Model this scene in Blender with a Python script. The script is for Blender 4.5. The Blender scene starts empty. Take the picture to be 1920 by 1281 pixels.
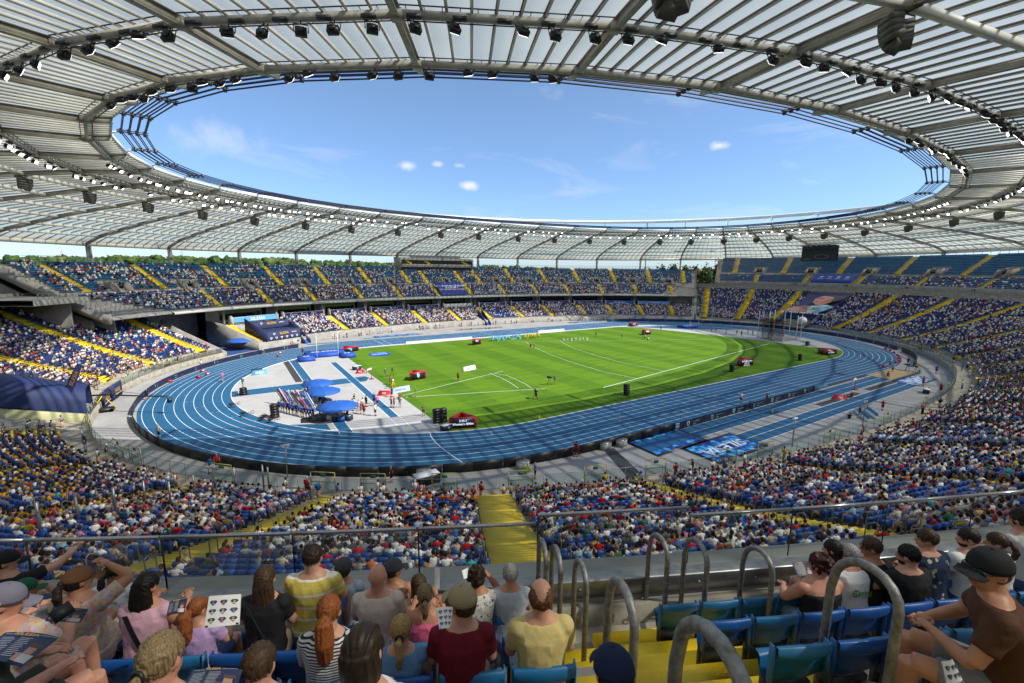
import bpy, math, random
import numpy as np
R = math.radians
random.seed(7); rng = np.random.default_rng(11)
SC = bpy.context.scene; COL = SC.collection
# ---------------------------------------------------------------- camera
CAMP = np.array([-78.4628, -84.2734, 20.6334]); YAW, PITCH, ROLL, FPX = 1.00462737, -0.158476496, 0.00925262603, 841.8205
def cam_axes():
    cy, sy, cp, sp = math.cos(YAW), math.sin(YAW), math.cos(PITCH), math.sin(PITCH)
    f = np.array([cy*cp, sy*cp, sp]); r = np.array([sy, -cy, 0.]); u = np.cross(r, f)
    c, s = math.cos(ROLL), math.sin(ROLL)
    return c*r+s*u, -s*r+c*u, f
CR, CU, CF = cam_axes()
def ray(px, py): return CF+((px-960)/FPX)*CR-((py-640.5)/FPX)*CU
def at(px, py, z=0.0):
    d = ray(px, py); return CAMP+(z-CAMP[2])/d[2]*d
from mathutils import Matrix, Vector
cam = bpy.data.cameras.new('camera'); co = bpy.data.objects.new('camera', cam); COL.objects.link(co)
m = Matrix(((CR[0], CU[0], -CF[0], CAMP[0]), (CR[1], CU[1], -CF[1], CAMP[1]), (CR[2], CU[2], -CF[2], CAMP[2]), (0, 0, 0, 1)))
co.matrix_world = m
cam.sensor_width = 36; cam.lens = FPX/1920*36; cam.clip_start = 0.1; cam.clip_end = 6000
SC.camera = co
# ---------------------------------------------------------------- sky, sun, exposure
SUN_AZ, SUN_EL = R(311.8), R(46.7)
W = bpy.data.worlds.new('World'); SC.world = W; W.use_nodes = True
nt = W.node_tree; nt.nodes.clear(); N = nt.nodes.new; L = nt.links.new
out = N('ShaderNodeOutputWorld'); bg = N('ShaderNodeBackground'); sky = N('ShaderNodeTexSky')
sky.sky_type = 'NISHITA'; sky.sun_disc = False; sky.sun_elevation = SUN_EL; sky.sun_rotation = math.pi/2-SUN_AZ
sky.air_density = 1.0; sky.dust_density = 0.35; sky.ozone_density = 2.2; sky.altitude = 200
bg.inputs['Strength'].default_value = 0.102
# thin cirrus and a few small fair weather clouds, as colours of the sky in its own directions
tc = N('ShaderNodeTexCoord'); mp = N('ShaderNodeMapping'); mp.inputs['Scale'].default_value = (1.0, 1.6, 5.0)
mp.inputs['Rotation'].default_value = (0.3, 0.15, 0.9)
L(tc.outputs['Generated'], mp.inputs['Vector'])
n1 = N('ShaderNodeTexNoise'); n1.inputs['Scale'].default_value = 2.6; n1.inputs['Detail'].default_value = 9; n1.inputs['Roughness'].default_value = .62
n1.inputs['Distortion'].default_value = .6
L(mp.outputs['Vector'], n1.inputs['Vector'])
r1 = N('ShaderNodeMapRange'); r1.inputs[1].default_value = .55; r1.inputs[2].default_value = .82; r1.inputs[4].default_value = .38; r1.clamp = True
L(n1.outputs['Fac'], r1.inputs[0])
n2 = N('ShaderNodeTexNoise'); n2.inputs['Scale'].default_value = 26; n2.inputs['Detail'].default_value = 7; n2.inputs['Roughness'].default_value = .6
L(tc.outputs['Generated'], n2.inputs['Vector'])
acc = r1.outputs[0]
for (px, py, rad, amp) in [(766, 311, .021, .8), (820, 308, .015, .6), (861, 311, .012, .5), (878, 348, .019, .8), (1349, 273, .018, .8), (425, 266, .070, .34), (385, 258, .03, .25)]:
    d = ray(px, py); d /= np.linalg.norm(d)
    sb = N('ShaderNodeVectorMath'); sb.operation = 'SUBTRACT'; sb.inputs[1].default_value = tuple(d)
    nv = N('ShaderNodeVectorMath'); nv.operation = 'NORMALIZE'; L(tc.outputs['Generated'], nv.inputs[0]); L(nv.outputs[0], sb.inputs[0])
    sc_ = N('ShaderNodeVectorMath'); sc_.operation = 'MULTIPLY'; sc_.inputs[1].default_value = (1, 1, 2.1); L(sb.outputs[0], sc_.inputs[0])
    ln = N('ShaderNodeVectorMath'); ln.operation = 'LENGTH'; L(sc_.outputs[0], ln.inputs[0])
    mm = N('ShaderNodeMath'); mm.operation = 'MULTIPLY_ADD'; L(n2.outputs['Fac'], mm.inputs[0]); mm.inputs[1].default_value = rad*2.2; L(ln.outputs['Value'], mm.inputs[2])
    mr = N('ShaderNodeMapRange'); mr.interpolation_type = 'SMOOTHSTEP'; mr.inputs[1].default_value = rad*2.3; mr.inputs[2].default_value = rad*1.05; mr.inputs[3].default_value = 0; mr.inputs[4].default_value = amp
    L(mm.outputs[0], mr.inputs[0])
    mx = N('ShaderNodeMath'); mx.operation = 'MAXIMUM'; L(acc, mx.inputs[0]); L(mr.outputs[0], mx.inputs[1]); acc = mx.outputs[0]
sx = N('ShaderNodeSeparateXYZ'); nvz = N('ShaderNodeVectorMath'); nvz.operation = 'NORMALIZE'; L(tc.outputs['Generated'], nvz.inputs[0]); L(nvz.outputs[0], sx.inputs[0])
hz = N('ShaderNodeMapRange'); hz.inputs[1].default_value = -.02; hz.inputs[2].default_value = .34; L(sx.outputs[2], hz.inputs[0])
ht = N('ShaderNodeMix'); ht.data_type = 'RGBA'; ht.inputs[6].default_value = (.60, .78, 1.12, 1); ht.inputs[7].default_value = (.90, .98, 1.06, 1); L(hz.outputs[0], ht.inputs[0])
hm = N('ShaderNodeMix'); hm.data_type = 'RGBA'; hm.blend_type = 'MULTIPLY'; hm.inputs[0].default_value = 1; L(sky.outputs[0], hm.inputs[6]); L(ht.outputs[2], hm.inputs[7])
mix = N('ShaderNodeMix'); mix.data_type = 'RGBA'; L(acc, mix.inputs[0]); L(hm.outputs[2], mix.inputs[6]); mix.inputs[7].default_value = (6.0, 6.1, 6.5, 1)
L(mix.outputs[2], bg.inputs['Color']); L(bg.outputs[0], out.inputs[0])
sl = bpy.data.lights.new('sun', 'SUN'); sl.energy = 4.0; sl.angle = R(.53); sl.color = (1, .955, .88)
so = bpy.data.objects.new('sun', sl); COL.objects.link(so)
sd_ = Vector((math.cos(SUN_AZ)*math.cos(SUN_EL), math.sin(SUN_AZ)*math.cos(SUN_EL), math.sin(SUN_EL)))
so.rotation_euler = sd_.to_track_quat('Z', 'Y').to_euler(); so.location = (60, -60, 120)
SC.view_settings.view_transform = 'Standard'; SC.view_settings.look = 'None'; SC.view_settings.gamma = 1
SC.view_settings.use_curve_mapping = False; SC.view_settings.exposure = 0.75
SC.render.engine = 'CYCLES'; SC.cycles.use_denoising = True
SC.cycles.max_bounces = 8; SC.cycles.transparent_max_bounces = 24; SC.cycles.diffuse_bounces = 4
SC.cycles.sample_clamp_indirect = 6.0
# ---------------------------------------------------------------- helpers
def tag(o, label=None, cat=None, group=None, kind=None):
    if label: o['label'] = label
    if cat: o['category'] = cat
    if group: o['group'] = group
    if kind: o['kind'] = kind
    return o
def empty(name, loc=(0, 0, 0), rz=0.0, label=None, cat=None, group=None):
    o = bpy.data.objects.new(name, None); COL.objects.link(o); o.location = tuple(map(float, loc)); o.rotation_euler = (0, 0, rz)
    o.empty_display_size = .2
    return tag(o, label, cat, group)
def link(name, me, parent=None, loc=None, rz=None):
    o = bpy.data.objects.new(name, me); COL.objects.link(o)
    if parent is not None: o.parent = parent
    if loc is not None: o.location = tuple(map(float, loc))
    if rz is not None: o.rotation_euler = (0, 0, rz)
    return o
def V3(x): return np.array(x, float)
def nrm(v): v = np.asarray(v, float); return v/max(1e-9, np.linalg.norm(v))
class MB:
    def __init__(s): s.v = []; s.f = []; s.m = []; s.c = []; s.n = 0; s.uv = None
    def add(s, v, f, mi=0, col=None):
        v = np.asarray(v, float); s.v.append(v); s.f += [tuple(i+s.n for i in q) for q in f]; s.m += [mi]*len(f)
        if col is not None: s.c += [tuple(col)]*len(f)
        s.n += len(v); return s
    def box(s, c, size, ax=None, mi=0, col=None, taper=1.0):
        h = V3(size)/2; P = np.array([[x, y, z] for z in (-1, 1) for y in (-1, 1) for x in (-1, 1)], float)
        P[4:, :2] *= taper; P = P*h
        if ax is not None: P = P@np.array(ax)
        return s.add(P+V3(c), [(0, 2, 3, 1), (4, 5, 7, 6), (0, 1, 5, 4), (2, 6, 7, 3), (0, 4, 6, 2), (1, 3, 7, 5)], mi, col)
    def rbox(s, c, size, rz=0., mi=0, col=None, taper=1.):
        cz, sz = math.cos(rz), math.sin(rz); return s.box(c, size, [[cz, sz, 0], [-sz, cz, 0], [0, 0, 1]], mi, col, taper)
    def beam(s, a, b, w, h, up=(0, 0, 1), mi=0, col=None):
        a, b = V3(a), V3(b); d = b-a; l = np.linalg.norm(d)
        if l < 1e-6: return s
        d /= l; x = np.cross(d, up); x = nrm(x); u = np.cross(x, d)
        return s.box((a+b)/2, (w, l, h), [x, d, u], mi, col)
    def tube(s, pts, r, k=8, mi=0, col=None, caps=True, closed=False):
        pts = [V3(p) for p in pts]; n = len(pts); r = [r]*n if np.isscalar(r) else list(r); vs = []; ref = None
        for i, p in enumerate(pts):
            if closed: d = pts[(i+1) % n]-pts[i-1]
            else: d = pts[min(i+1, n-1)]-pts[max(i-1, 0)]
            d = nrm(d)
            if ref is None: ref = V3((0, 0, 1)) if abs(d[2]) < .9 else V3((1, 0, 0))
            x = nrm(np.cross(ref, d)); y = np.cross(d, x); ref = y
            for j in range(k):
                a = 2*math.pi*j/k; vs.append(p+r[i]*(math.cos(a)*x+math.sin(a)*y))
        f = []
        for i in range(n if closed else n-1):
            for j in range(k): f.append((i*k+j, i*k+(j+1) % k, ((i+1) % n)*k+(j+1) % k, ((i+1) % n)*k+j))
        if caps and not closed: f += [tuple(range(k))[::-1], tuple(range((n-1)*k, n*k))]
        return s.add(vs, f, mi, col)
    def rings(s, R_, mi=0, col=None, caps=True):
        k = len(R_[0]); n = len(R_); f = []
        for i in range(n-1):
            for j in range(k): f.append((i*k+j, i*k+(j+1) % k, (i+1)*k+(j+1) % k, (i+1)*k+j))
        if caps: f += [tuple(range(k))[::-1], tuple(range((n-1)*k, n*k))]
        return s.add(np.concatenate(R_), f, mi, col)
    def ell(s, c, r, k=8, n=5, mi=0, col=None, ax=None):
        vs = [(0, 0, -1)]
        for i in range(1, n):
            t = math.pi*i/n
            for j in range(k): a = 2*math.pi*j/k; vs.append((math.sin(t)*math.cos(a), math.sin(t)*math.sin(a), -math.cos(t)))
        vs.append((0, 0, 1)); f = [(0, 1+(j+1) % k, 1+j) for j in range(k)]
        for i in range(n-2):
            for j in range(k): f.append((1+i*k+j, 1+i*k+(j+1) % k, 1+(i+1)*k+(j+1) % k, 1+(i+1)*k+j))
        b = 1+(n-2)*k; f += [(b+j, b+(j+1) % k, b+k) for j in range(k)]
        vs = np.array(vs)*V3(r)
        if ax is not None: vs = vs@np.array(ax)
        return s.add(vs+V3(c), f, mi, col)
    def grid(s, G, mi=0, col=None, closed=False):
        G = np.asarray(G, float); a, b = G.shape[:2]; f = []
        for i in range(a-1):
            for j in range(b if closed else b-1): f.append((i*b+j, i*b+(j+1) % b, (i+1)*b+(j+1) % b, (i+1)*b+j))
        return s.add(G.reshape(-1, 3), f, mi, col)
    def prism(s, poly, z0, z1, mi=0, col=None):
        n = len(poly); p = np.array([(x, y, z0) for x, y in poly]+[(x, y, z1) for x, y in poly])
        return s.add(p, [tuple(range(n))[::-1], tuple(range(n, 2*n))]+[(i, (i+1) % n, n+(i+1) % n, n+i) for i in range(n)], mi, col)
    def flat(s, poly, z, mi=0, col=None):
        return s.add([(x, y, z) for x, y in poly], [tuple(range(len(poly)))], mi, col)
    def mesh(s, name, mats, smooth=False):
        me = bpy.data.meshes.new(name); V = np.concatenate(s.v) if s.v else np.zeros((0, 3))
        nl = np.array([len(q) for q in s.f], np.int32); fl = np.array([i for q in s.f for i in q], np.int32)
        me.vertices.add(len(V)); me.vertices.foreach_set('co', V.astype(np.float32).ravel())
        me.loops.add(len(fl)); me.loops.foreach_set('vertex_index', fl)
        me.polygons.add(len(nl)); me.polygons.foreach_set('loop_start', np.concatenate([[0], np.cumsum(nl)[:-1]]).astype(np.int32))
        me.polygons.foreach_set('loop_total', nl)
        if not isinstance(mats, (list, tuple)): mats = [mats]
        for q in mats: me.materials.append(q)
        if len(mats) > 1: me.polygons.foreach_set('material_index', np.array(s.m, np.int32))
        if smooth: me.polygons.foreach_set('use_smooth', np.ones(len(nl), bool))
        if s.c and len(s.c) == len(nl):
            ca = me.color_attributes.new('Col', 'FLOAT_COLOR', 'CORNER'); C = np.repeat(np.array(s.c, np.float32), nl, axis=0)
            C = np.column_stack([C[:, :3], np.ones(len(C), np.float32)]).astype(np.float32); ca.data.foreach_set('color', C.ravel())
        me.update(); me.validate(); return me
    def build(s, name, mats, parent=None, loc=None, rz=None, smooth=False):
        return link(name, s.mesh(name, mats, smooth), parent, loc, rz)
def tree_copy(o, parent=None):
    c = o.copy(); COL.objects.link(c); c.parent = parent
    if parent is not None: c.matrix_parent_inverse = o.matrix_parent_inverse.copy()
    for ch in o.children: tree_copy(ch, c)
    return c
# ---------------------------------------------------------------- materials
def hexc(h):
    h = h.lstrip('#'); c = [int(h[i:i+2], 16)/255 for i in (0, 2, 4)]
    return tuple(x/12.92 if x <= .04045 else ((x+.055)/1.055)**2.4 for x in c)
MATS = {}
def mat(name, col, rough=.6, metal=0., var=0., vscale=1., col2=None, bump=0., bscale=20., attr=None, emit=None, spec=.5, detail=5, stretch=None, coat=0.):
    if name in MATS: return MATS[name]
    M = bpy.data.materials.new(name); M.use_nodes = True; t = M.node_tree; b = t.nodes['Principled BSDF']; Nn = t.nodes.new; Ll = t.links.new
    b.inputs['Base Color'].default_value = (*col, 1); b.inputs['Roughness'].default_value = rough; b.inputs['Metallic'].default_value = metal
    b.inputs['Specular IOR Level'].default_value = spec; b.inputs['Coat Weight'].default_value = coat
    src = None
    if attr:
        a = Nn('ShaderNodeAttribute'); a.attribute_name = attr; src = a.outputs['Color']; Ll(src, b.inputs['Base Color'])
    if var or bump:
        g = Nn('ShaderNodeNewGeometry'); vec = g.outputs['Position']
        if stretch:
            mpn = Nn('ShaderNodeMapping'); mpn.inputs['Scale'].default_value = stretch; Ll(vec, mpn.inputs['Vector']); vec = mpn.outputs[0]
    if var:
        n = Nn('ShaderNodeTexNoise'); n.inputs['Scale'].default_value = vscale; n.inputs['Detail'].default_value = detail; n.inputs['Roughness'].default_value = .62; Ll(vec, n.inputs['Vector'])
        mr = Nn('ShaderNodeMapRange'); mr.inputs[1].default_value = .3; mr.inputs[2].default_value = .7; Ll(n.outputs['Fac'], mr.inputs[0])
        if src is not None:
            mr.inputs[3].default_value = 1-var; mr.inputs[4].default_value = 1+var*.5
            mu = Nn('ShaderNodeVectorMath'); mu.operation = 'SCALE'; Ll(src, mu.inputs[0]); Ll(mr.outputs[0], mu.inputs['Scale']); Ll(mu.outputs[0], b.inputs['Base Color'])
        else:
            c2 = col2 or tuple(x*(1-var) for x in col)
            c1 = col if col2 else tuple(min(1, x*(1+var*.5)) for x in col)
            mxn = Nn('ShaderNodeMix'); mxn.data_type = 'RGBA'; mxn.inputs[6].default_value = (*c2, 1); mxn.inputs[7].default_value = (*c1, 1)
            Ll(mr.outputs[0], mxn.inputs[0]); Ll(mxn.outputs[2], b.inputs['Base Color'])
    if bump:
        n = Nn('ShaderNodeTexNoise'); n.inputs['Scale'].default_value = bscale; n.inputs['Detail'].default_value = 6; Ll(vec, n.inputs['Vector'])
        bp = Nn('ShaderNodeBump'); bp.inputs['Strength'].default_value = min(1, bump); bp.inputs['Distance'].default_value = .02*max(1, bump); Ll(n.outputs['Fac'], bp.inputs['Height']); Ll(bp.outputs[0], b.inputs['Normal'])
    if emit:
        b.inputs['Emission Color'].default_value = (*emit[0], 1); b.inputs['Emission Strength'].default_value = emit[1]
    MATS[name] = M; return M
CONC = mat('concrete', (.33, .31, .275), .85, var=.35, vscale=.5, bump=.3, bscale=6)
CONCD = mat('old_concrete', (.34, .31, .25), .9, var=.42, vscale=1.3, bump=.6, bscale=9)
CONCL = mat('pale_concrete', (.47, .455, .42), .8, var=.2, vscale=.4)
YEL = mat('yellow_paint', (.90, .60, .004), .6, var=.13, vscale=1.6, bump=.2, bscale=30)
STEEL = mat('galvanised_steel', (.30, .31, .32), .42, metal=.75, var=.35, vscale=14)
DSTEEL = mat('dark_steel', (.05, .052, .055), .5, metal=.4, var=.3, vscale=3)
GALV = mat('worn_galvanised_pipe', (.27, .265, .25), .5, metal=.55, var=.5, vscale=18, bump=.3, bscale=60)
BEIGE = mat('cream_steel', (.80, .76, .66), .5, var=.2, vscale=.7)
BEAM = mat('brown_grey_girder', (.40, .37, .30), .6, var=.3, vscale=.8)  # brown-grey is the radial girders' own colour
BLACK = mat('black_plastic', (.012, .012, .014), .45, var=.3, vscale=2)
WHITE = mat('white_paint', (.80, .80, .79), .5, var=.06, vscale=2)
NAVY = mat('navy_cloth', (.012, .022, .085), .7, var=.25, vscale=2)
BLUE = mat('bright_blue_cloth', (.01, .085, .42), .6, var=.2, vscale=1.5)
LBLUE = mat('light_blue_print', (.10, .36, .72), .6)
RED = mat('red_plastic', (.48, .012, .015), .45, var=.15, vscale=3)
SEATC = mat('seat_plastic', (1, 1, 1), .38, attr='Col', var=.12, vscale=3, spec=.5)
CROWD = mat('crowd_colours', (1, 1, 1), .85, attr='Col', var=.18, vscale=9, spec=.2)
PAINTED = mat('printed_colours', (1, 1, 1), .6, attr='Col')
def glassmat(name, tint, mixf, rough=.02):
    M = bpy.data.materials.new(name); M.use_nodes = True; t = M.node_tree; t.nodes.clear(); Nn = t.nodes.new; Ll = t.links.new
    o = Nn('ShaderNodeOutputMaterial'); mx = Nn('ShaderNodeMixShader'); tr = Nn('ShaderNodeBsdfTransparent'); gl = Nn('ShaderNodeBsdfGlossy')
    tr.inputs[0].default_value = (*tint, 1); gl.inputs['Roughness'].default_value = rough; gl.inputs[0].default_value = (.8, .85, .85, 1)
    fr = Nn('ShaderNodeFresnel'); fr.inputs[0].default_value = 1.45; mm = Nn('ShaderNodeMath'); mm.operation = 'MULTIPLY'; mm.inputs[1].default_value = mixf
    Ll(fr.outputs[0], mm.inputs[0]); Ll(mm.outputs[0], mx.inputs[0]); Ll(tr.outputs[0], mx.inputs[1]); Ll(gl.outputs[0], mx.inputs[2]); Ll(mx.outputs[0], o.inputs[0])
    return M
GLASS = glassmat('clear_glass', (.93, .95, .94), .22)
DGLASS = mat('dark_window_glass', (.012, .02, .018), .06, spec=.9, var=.3, vscale=.4)
# ---------------------------------------------------------------- text (font outlines -> one mesh)
TXT = {}
def text_mesh(s, mi, body, origin, xdir, ydir, height, align='C', thick=0.0, shear=0., bold=False, col=None, wscale=1.):
    key = (body, bold, shear)
    if key not in TXT:
        cu = bpy.data.curves.new('t', 'FONT'); cu.body = body; cu.resolution_u = 2; cu.shear = shear
        if bold: cu.offset = .018
        cu.fill_mode = 'BOTH'; cu.extrude = 0
        ob = bpy.data.objects.new('t', cu); COL.objects.link(ob); dg = bpy.context.evaluated_depsgraph_get(); me = bpy.data.meshes.new_from_object(ob.evaluated_get(dg))
        v = np.array([tuple(q.co) for q in me.vertices]); f = [tuple(p.vertices) for p in me.polygons]
        bpy.data.objects.remove(ob); bpy.data.curves.remove(cu); bpy.data.meshes.remove(me)
        TXT[key] = (v, f)
    v, f = TXT[key]
    if len(v) == 0: return 0
    x = v[:, 0]*wscale; y = v[:, 1]; k = height/.70; w = x.max()-x.min()
    x = x-x.min()-(w/2 if align == 'C' else 0); y = y-(.35 if align == 'C' else 0)
    X, Y = nrm(xdir), nrm(ydir); P3 = V3(origin)+np.outer(x*k, X)+np.outer(y*k, Y)
    if thick:
        Z = nrm(np.cross(X, Y)); n = len(P3); cnt = {}
        for q in f:
            for i in range(len(q)): e = (q[i], q[(i+1) % len(q)]); cnt[e] = 1
        sides = [(a, b, b+n, a+n) for (a, b) in cnt if (b, a) not in cnt]
        s.add(np.concatenate([P3-Z*thick/2, P3+Z*thick/2]), [q[::-1] for q in f]+[tuple(i+n for i in q) for q in f]+sides, mi, col)
    else: s.add(P3, f, mi, col)
    return w*k
# ---------------------------------------------------------------- the bowl's own plan: arc length s along its front, distance d outwards
_t = np.linspace(0, 2*np.pi, 8001); _c, _s = np.cos(_t), np.sin(_t); NE = 2.2
_m = (np.abs(_c/95)**NE+np.abs(_s/63)**NE)**(-1/NE); BX = np.stack([_m*_c, _m*_s], 1)
BS = np.concatenate([[0], np.cumsum(np.hypot(*np.diff(BX, axis=0).T))]); BLEN = BS[-1]
BG = np.stack([np.sign(BX[:, 0])*np.abs(BX[:, 0])**(NE-1)/95**NE, np.sign(BX[:, 1])*np.abs(BX[:, 1])**(NE-1)/63**NE], 1); BG /= np.hypot(*BG.T)[:, None]
def bn(s):
    s = np.asarray(s, float) % BLEN; g = np.stack([np.interp(s, BS, BG[:, 0]), np.interp(s, BS, BG[:, 1])], -1); return g/np.hypot(g[..., 0], g[..., 1])[..., None]
def bp(s, d, z=0.):
    s_ = np.asarray(s, float) % BLEN; p = np.stack([np.interp(s_, BS, BX[:, 0]), np.interp(s_, BS, BX[:, 1])], -1)+np.asarray(d)[..., None]*bn(s)
    return np.concatenate([p, np.broadcast_to(np.asarray(z, float), p.shape[:-1])[..., None]], -1)
def bang(s): g = bn(s); return math.atan2(-g[1], -g[0])     # heading of someone looking at the field
def zl(d): return 1.8+.28*(d-3)+.0040*(d-3)**2
# ---------------------------------------------------------------- ground, track, infield
TR, TA = 35.731, (400-2*math.pi*(35.731+.3))/4
def stad(r, n=72, z=0.):
    t = np.linspace(-math.pi/2, math.pi/2, n); x = np.concatenate([TA+r*np.cos(t), -TA-r*np.cos(t)]); y = np.concatenate([r*np.sin(t), r*np.sin(t)[::-1]])
    return np.stack([x, y, 0*x+z], 1)
def band(mb, r0, r1, z, mi=0, col=None, n=72):
    a, b = stad(r0, n, z), stad(r1, n, z); G = np.stack([np.vstack([a, a[:1]]), np.vstack([b, b[:1]])], 0); return mb.grid(G, mi, col)
GRND = mat('park_ground', (.06, .085, .03), 1., var=.5, vscale=.05)
mb = MB(); mb.flat([(-3500, -3500), (3500, -3500), (3500, 3500), (-3500, 3500)], -1.2); tag(mb.build('ground', GRND), kind='structure')
PAVE = mat('grey_infield_surface', (.43, .425, .41), .85, var=.12, vscale=.35, bump=.1, bscale=40)
PAVE2 = mat('perimeter_asphalt', (.33, .325, .315), .9, var=.22, vscale=.25, bump=.1, bscale=40)
ring = bp(np.linspace(0, BLEN, 241)[:-1], 1.5)
mb = MB(); mb.flat([(p[0], p[1]) for p in ring], -.008); tag(mb.build('perimeter_paving', PAVE2), kind='structure')
mb = MB(); mb.flat([(p[0], p[1]) for p in stad(TR-.05)], 0.0); tag(mb.build('infield_paving', PAVE), kind='structure')
TRK = mat('blue_track_rubber', (.010, .110, .235), .72, var=.16, vscale=.22, bump=.15, bscale=90, col2=(.008, .090, .195))
TRKF = TRK
mb = MB(); band(mb, TR-.02, TR+9*1.22+.55, 0.0)
tag(mb.build('running_track', TRK), kind='structure')
mb = MB()
mb.flat([(-61, 46.6), (-61, 47.9), (70, 47.9), (108, 40), (112, 20), (100, 0), (90, 14), (80, 30), (TA+20, 44), (TA, 46.6)], -.004)   # far straight and the blue apron at its end
tag(mb.build('track_apron', TRK), kind='structure')
# white pvc kerb inside lane one
mb = MB(); a, b = stad(TR-.10, 72), stad(TR+.0, 72)
G = [np.vstack([q, q[:1]])+V3((0, 0, z)) for q, z in ((a, 0), (a, .06), (b, .06), (b, 0))]
mb.grid(np.stack(G, 0)); tag(mb.build('track_kerb', WHITE), kind='structure')
LINE = mat('white_line_paint', (.78, .80, .82), .6)
YLINE = mat('yellow_line_paint', (.75, .62, .12), .6)
mb = MB()
for k in range(1, 10):
    r = TR+1.22*k; band(mb, r-.035, r+.035, .006)
tag(mb.build('lane_lines', LINE), kind='structure')
mb = MB()
def rad_line(th, r0, r1, cx, w=.06, mi=0):
    d = V3((math.cos(th), math.sin(th), 0)); n = V3((-d[1], d[0], 0))*w/2; c = V3((cx, 0, .010))
    mb.add([c+d*r0-n, c+d*r1-n, c+d*r1+n, c+d*r0+n], [(0, 1, 2, 3)], mi)
# starting lines on the two bends and the straights
for k in range(9):
    th = R(180+26-k*6.2); rad_line(th, TR+1.22*k, TR+1.22*(k+.35), -TA); rad_line(th, TR+1.22*(k+.65), TR+1.22*(k+1), -TA)
    th = R(-12+k*5.0); rad_line(th, TR+1.22*k, TR+1.22*(k+1), TA)
for k in range(1, 8):
    x = -43+6.1*k; y = -TR-1.22*k; mb.flat([(x, y), (x+.07, y), (x+.07, y-1.22), (x, y-1.22)], .010)
for k in range(7):
    x = -50+5.6*k; y = -TR-1.22*(k+1)
    if k < 2: th = R(270-12+k*7); rad_line(th, TR+1.22*(k+1), TR+1.22*(k+2), -TA, .07, 1)
    else: mb.flat([(x, y), (x+.07, y), (x+.07, y-1.22), (x, y-1.22)], .010, 1)
for k in range(5):
    x = -26+5.2*k; y = -TR-1.22*(k+1); mb.flat([(x, y), (x+.07, y), (x+.07, y-1.22), (x, y-1.22)], .010, 1)
# curved distance start
pts = [at(*q, .010) for q in [(806, 812.5), (809, 820), (818, 831), (832, 843), (850, 856), (872, 870.5)]]
for a, b in zip(pts[:-1], pts[1:]):
    d = nrm((b-a)[:2]); n = V3((-d[1], d[0], 0))*.05; mb.add([a-n, b-n, b+n, a+n], [(0, 1, 2, 3)])
for x in (-43.0, -41.0, -8, 3, 14, 33, 43.4):   # lines across the far straight
    mb.flat([(x, TR), (x+.09, TR), (x+.09, TR+11), (x, TR+11)], .010)
x = 10.; mb.flat([(x, -TR-11), (x+.06, -TR-11), (x+.06, -TR), (x, -TR)], .010)
tag(mb.build('track_markings', [LINE, YLINE]), kind='structure')
# grass: mown pitch, one sheet plus real blades' worth of grain in its bump
def grass_mat():
    M = bpy.data.materials.new('mown_grass'); M.use_nodes = True; t = M.node_tree; b = t.nodes['Principled BSDF']; Nn = t.nodes.new; Ll = t.links.new
    g = Nn('ShaderNodeNewGeometry'); sp = Nn('ShaderNodeSeparateXYZ'); Ll(g.outputs['Position'], sp.inputs[0])
    w = Nn('ShaderNodeMath'); w.operation = 'MULTIPLY'; w.inputs[1].default_value = math.pi/5.4; Ll(sp.outputs[0], w.inputs[0])
    s1 = Nn('ShaderNodeMath'); s1.operation = 'SINE'; Ll(w.outputs[0], s1.inputs[0])
    st = Nn('ShaderNodeMapRange'); st.inputs[1].default_value = -.15; st.inputs[2].default_value = .15; Ll(s1.outputs[0], st.inputs[0])
    n = Nn('ShaderNodeTexNoise'); n.inputs['Scale'].default_value = .35; n.inputs['Detail'].default_value = 9; n.inputs['Roughness'].default_value = .7
    mp_ = Nn('ShaderNodeMapping'); mp_.inputs['Scale'].default_value = (.28, 1.7, 1); mp_.inputs['Rotation'].default_value = (0, 0, .25); Ll(g.outputs['Position'], mp_.inputs[0]); Ll(mp_.outputs[0], n.inputs['Vector'])
    n2 = Nn('ShaderNodeTexNoise'); n2.inputs['Scale'].default_value = 3.5; n2.inputs['Detail'].default_value = 6; n2.inputs['Roughness'].default_value = .8; Ll(g.outputs['Position'], n2.inputs['Vector'])
    a = Nn('ShaderNodeMath'); a.operation = 'MULTIPLY_ADD'; a.inputs[1].default_value = .16; Ll(st.outputs[0], a.inputs[0]); Ll(n.outputs['Fac'], a.inputs[2])
    a2 = Nn('ShaderNodeMath'); a2.operation = 'MULTIPLY_ADD'; a2.inputs[1].default_value = .45; Ll(n2.outputs['Fac'], a2.inputs[0]); Ll(a.outputs[0], a2.inputs[2])
    mr = Nn('ShaderNodeMapRange'); mr.inputs[1].default_value = .52; mr.inputs[2].default_value = 1.02; Ll(a2.outputs[0], mr.inputs[0])
    mx = Nn('ShaderNodeMix'); mx.data_type = 'RGBA'; mx.inputs[6].default_value = (.048, .130, .006, 1); mx.inputs[7].default_value = (.125, .235, .012, 1)
    Ll(mr.outputs[0], mx.inputs[0]); Ll(mx.outputs[2], b.inputs['Base Color']); b.inputs['Roughness'].default_value = .9; b.inputs['Specular IOR Level'].default_value = .15
    bp_ = Nn('ShaderNodeBump'); bp_.inputs['Strength'].default_value = .5; bp_.inputs['Distance'].default_value = .05; Ll(n2.outputs['Fac'], bp_.inputs['Height']); Ll(bp_.outputs[0], b.inputs['Normal'])
    return M
GRASS = grass_mat()
g = [(x, y) for x, y, _ in stad(TR-.12, 90) if x < 60.6 and y < 0 and x > -55.6]
g = sorted(g, key=lambda q: (q[0])); 
poly = [(-55.6, 34.3), (-55.6, g[0][1])]+g+[(60.4, -31), (59.2, -27), (58.2, -14), (57.8, -8), (56, 4), (52.5, 18), (49.5, 29), (46, 33.5), (43, 34.4)]
mb = MB(); mb.flat(poly, .012); tag(mb.build('grass_pitch', GRASS), kind='structure')
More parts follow.
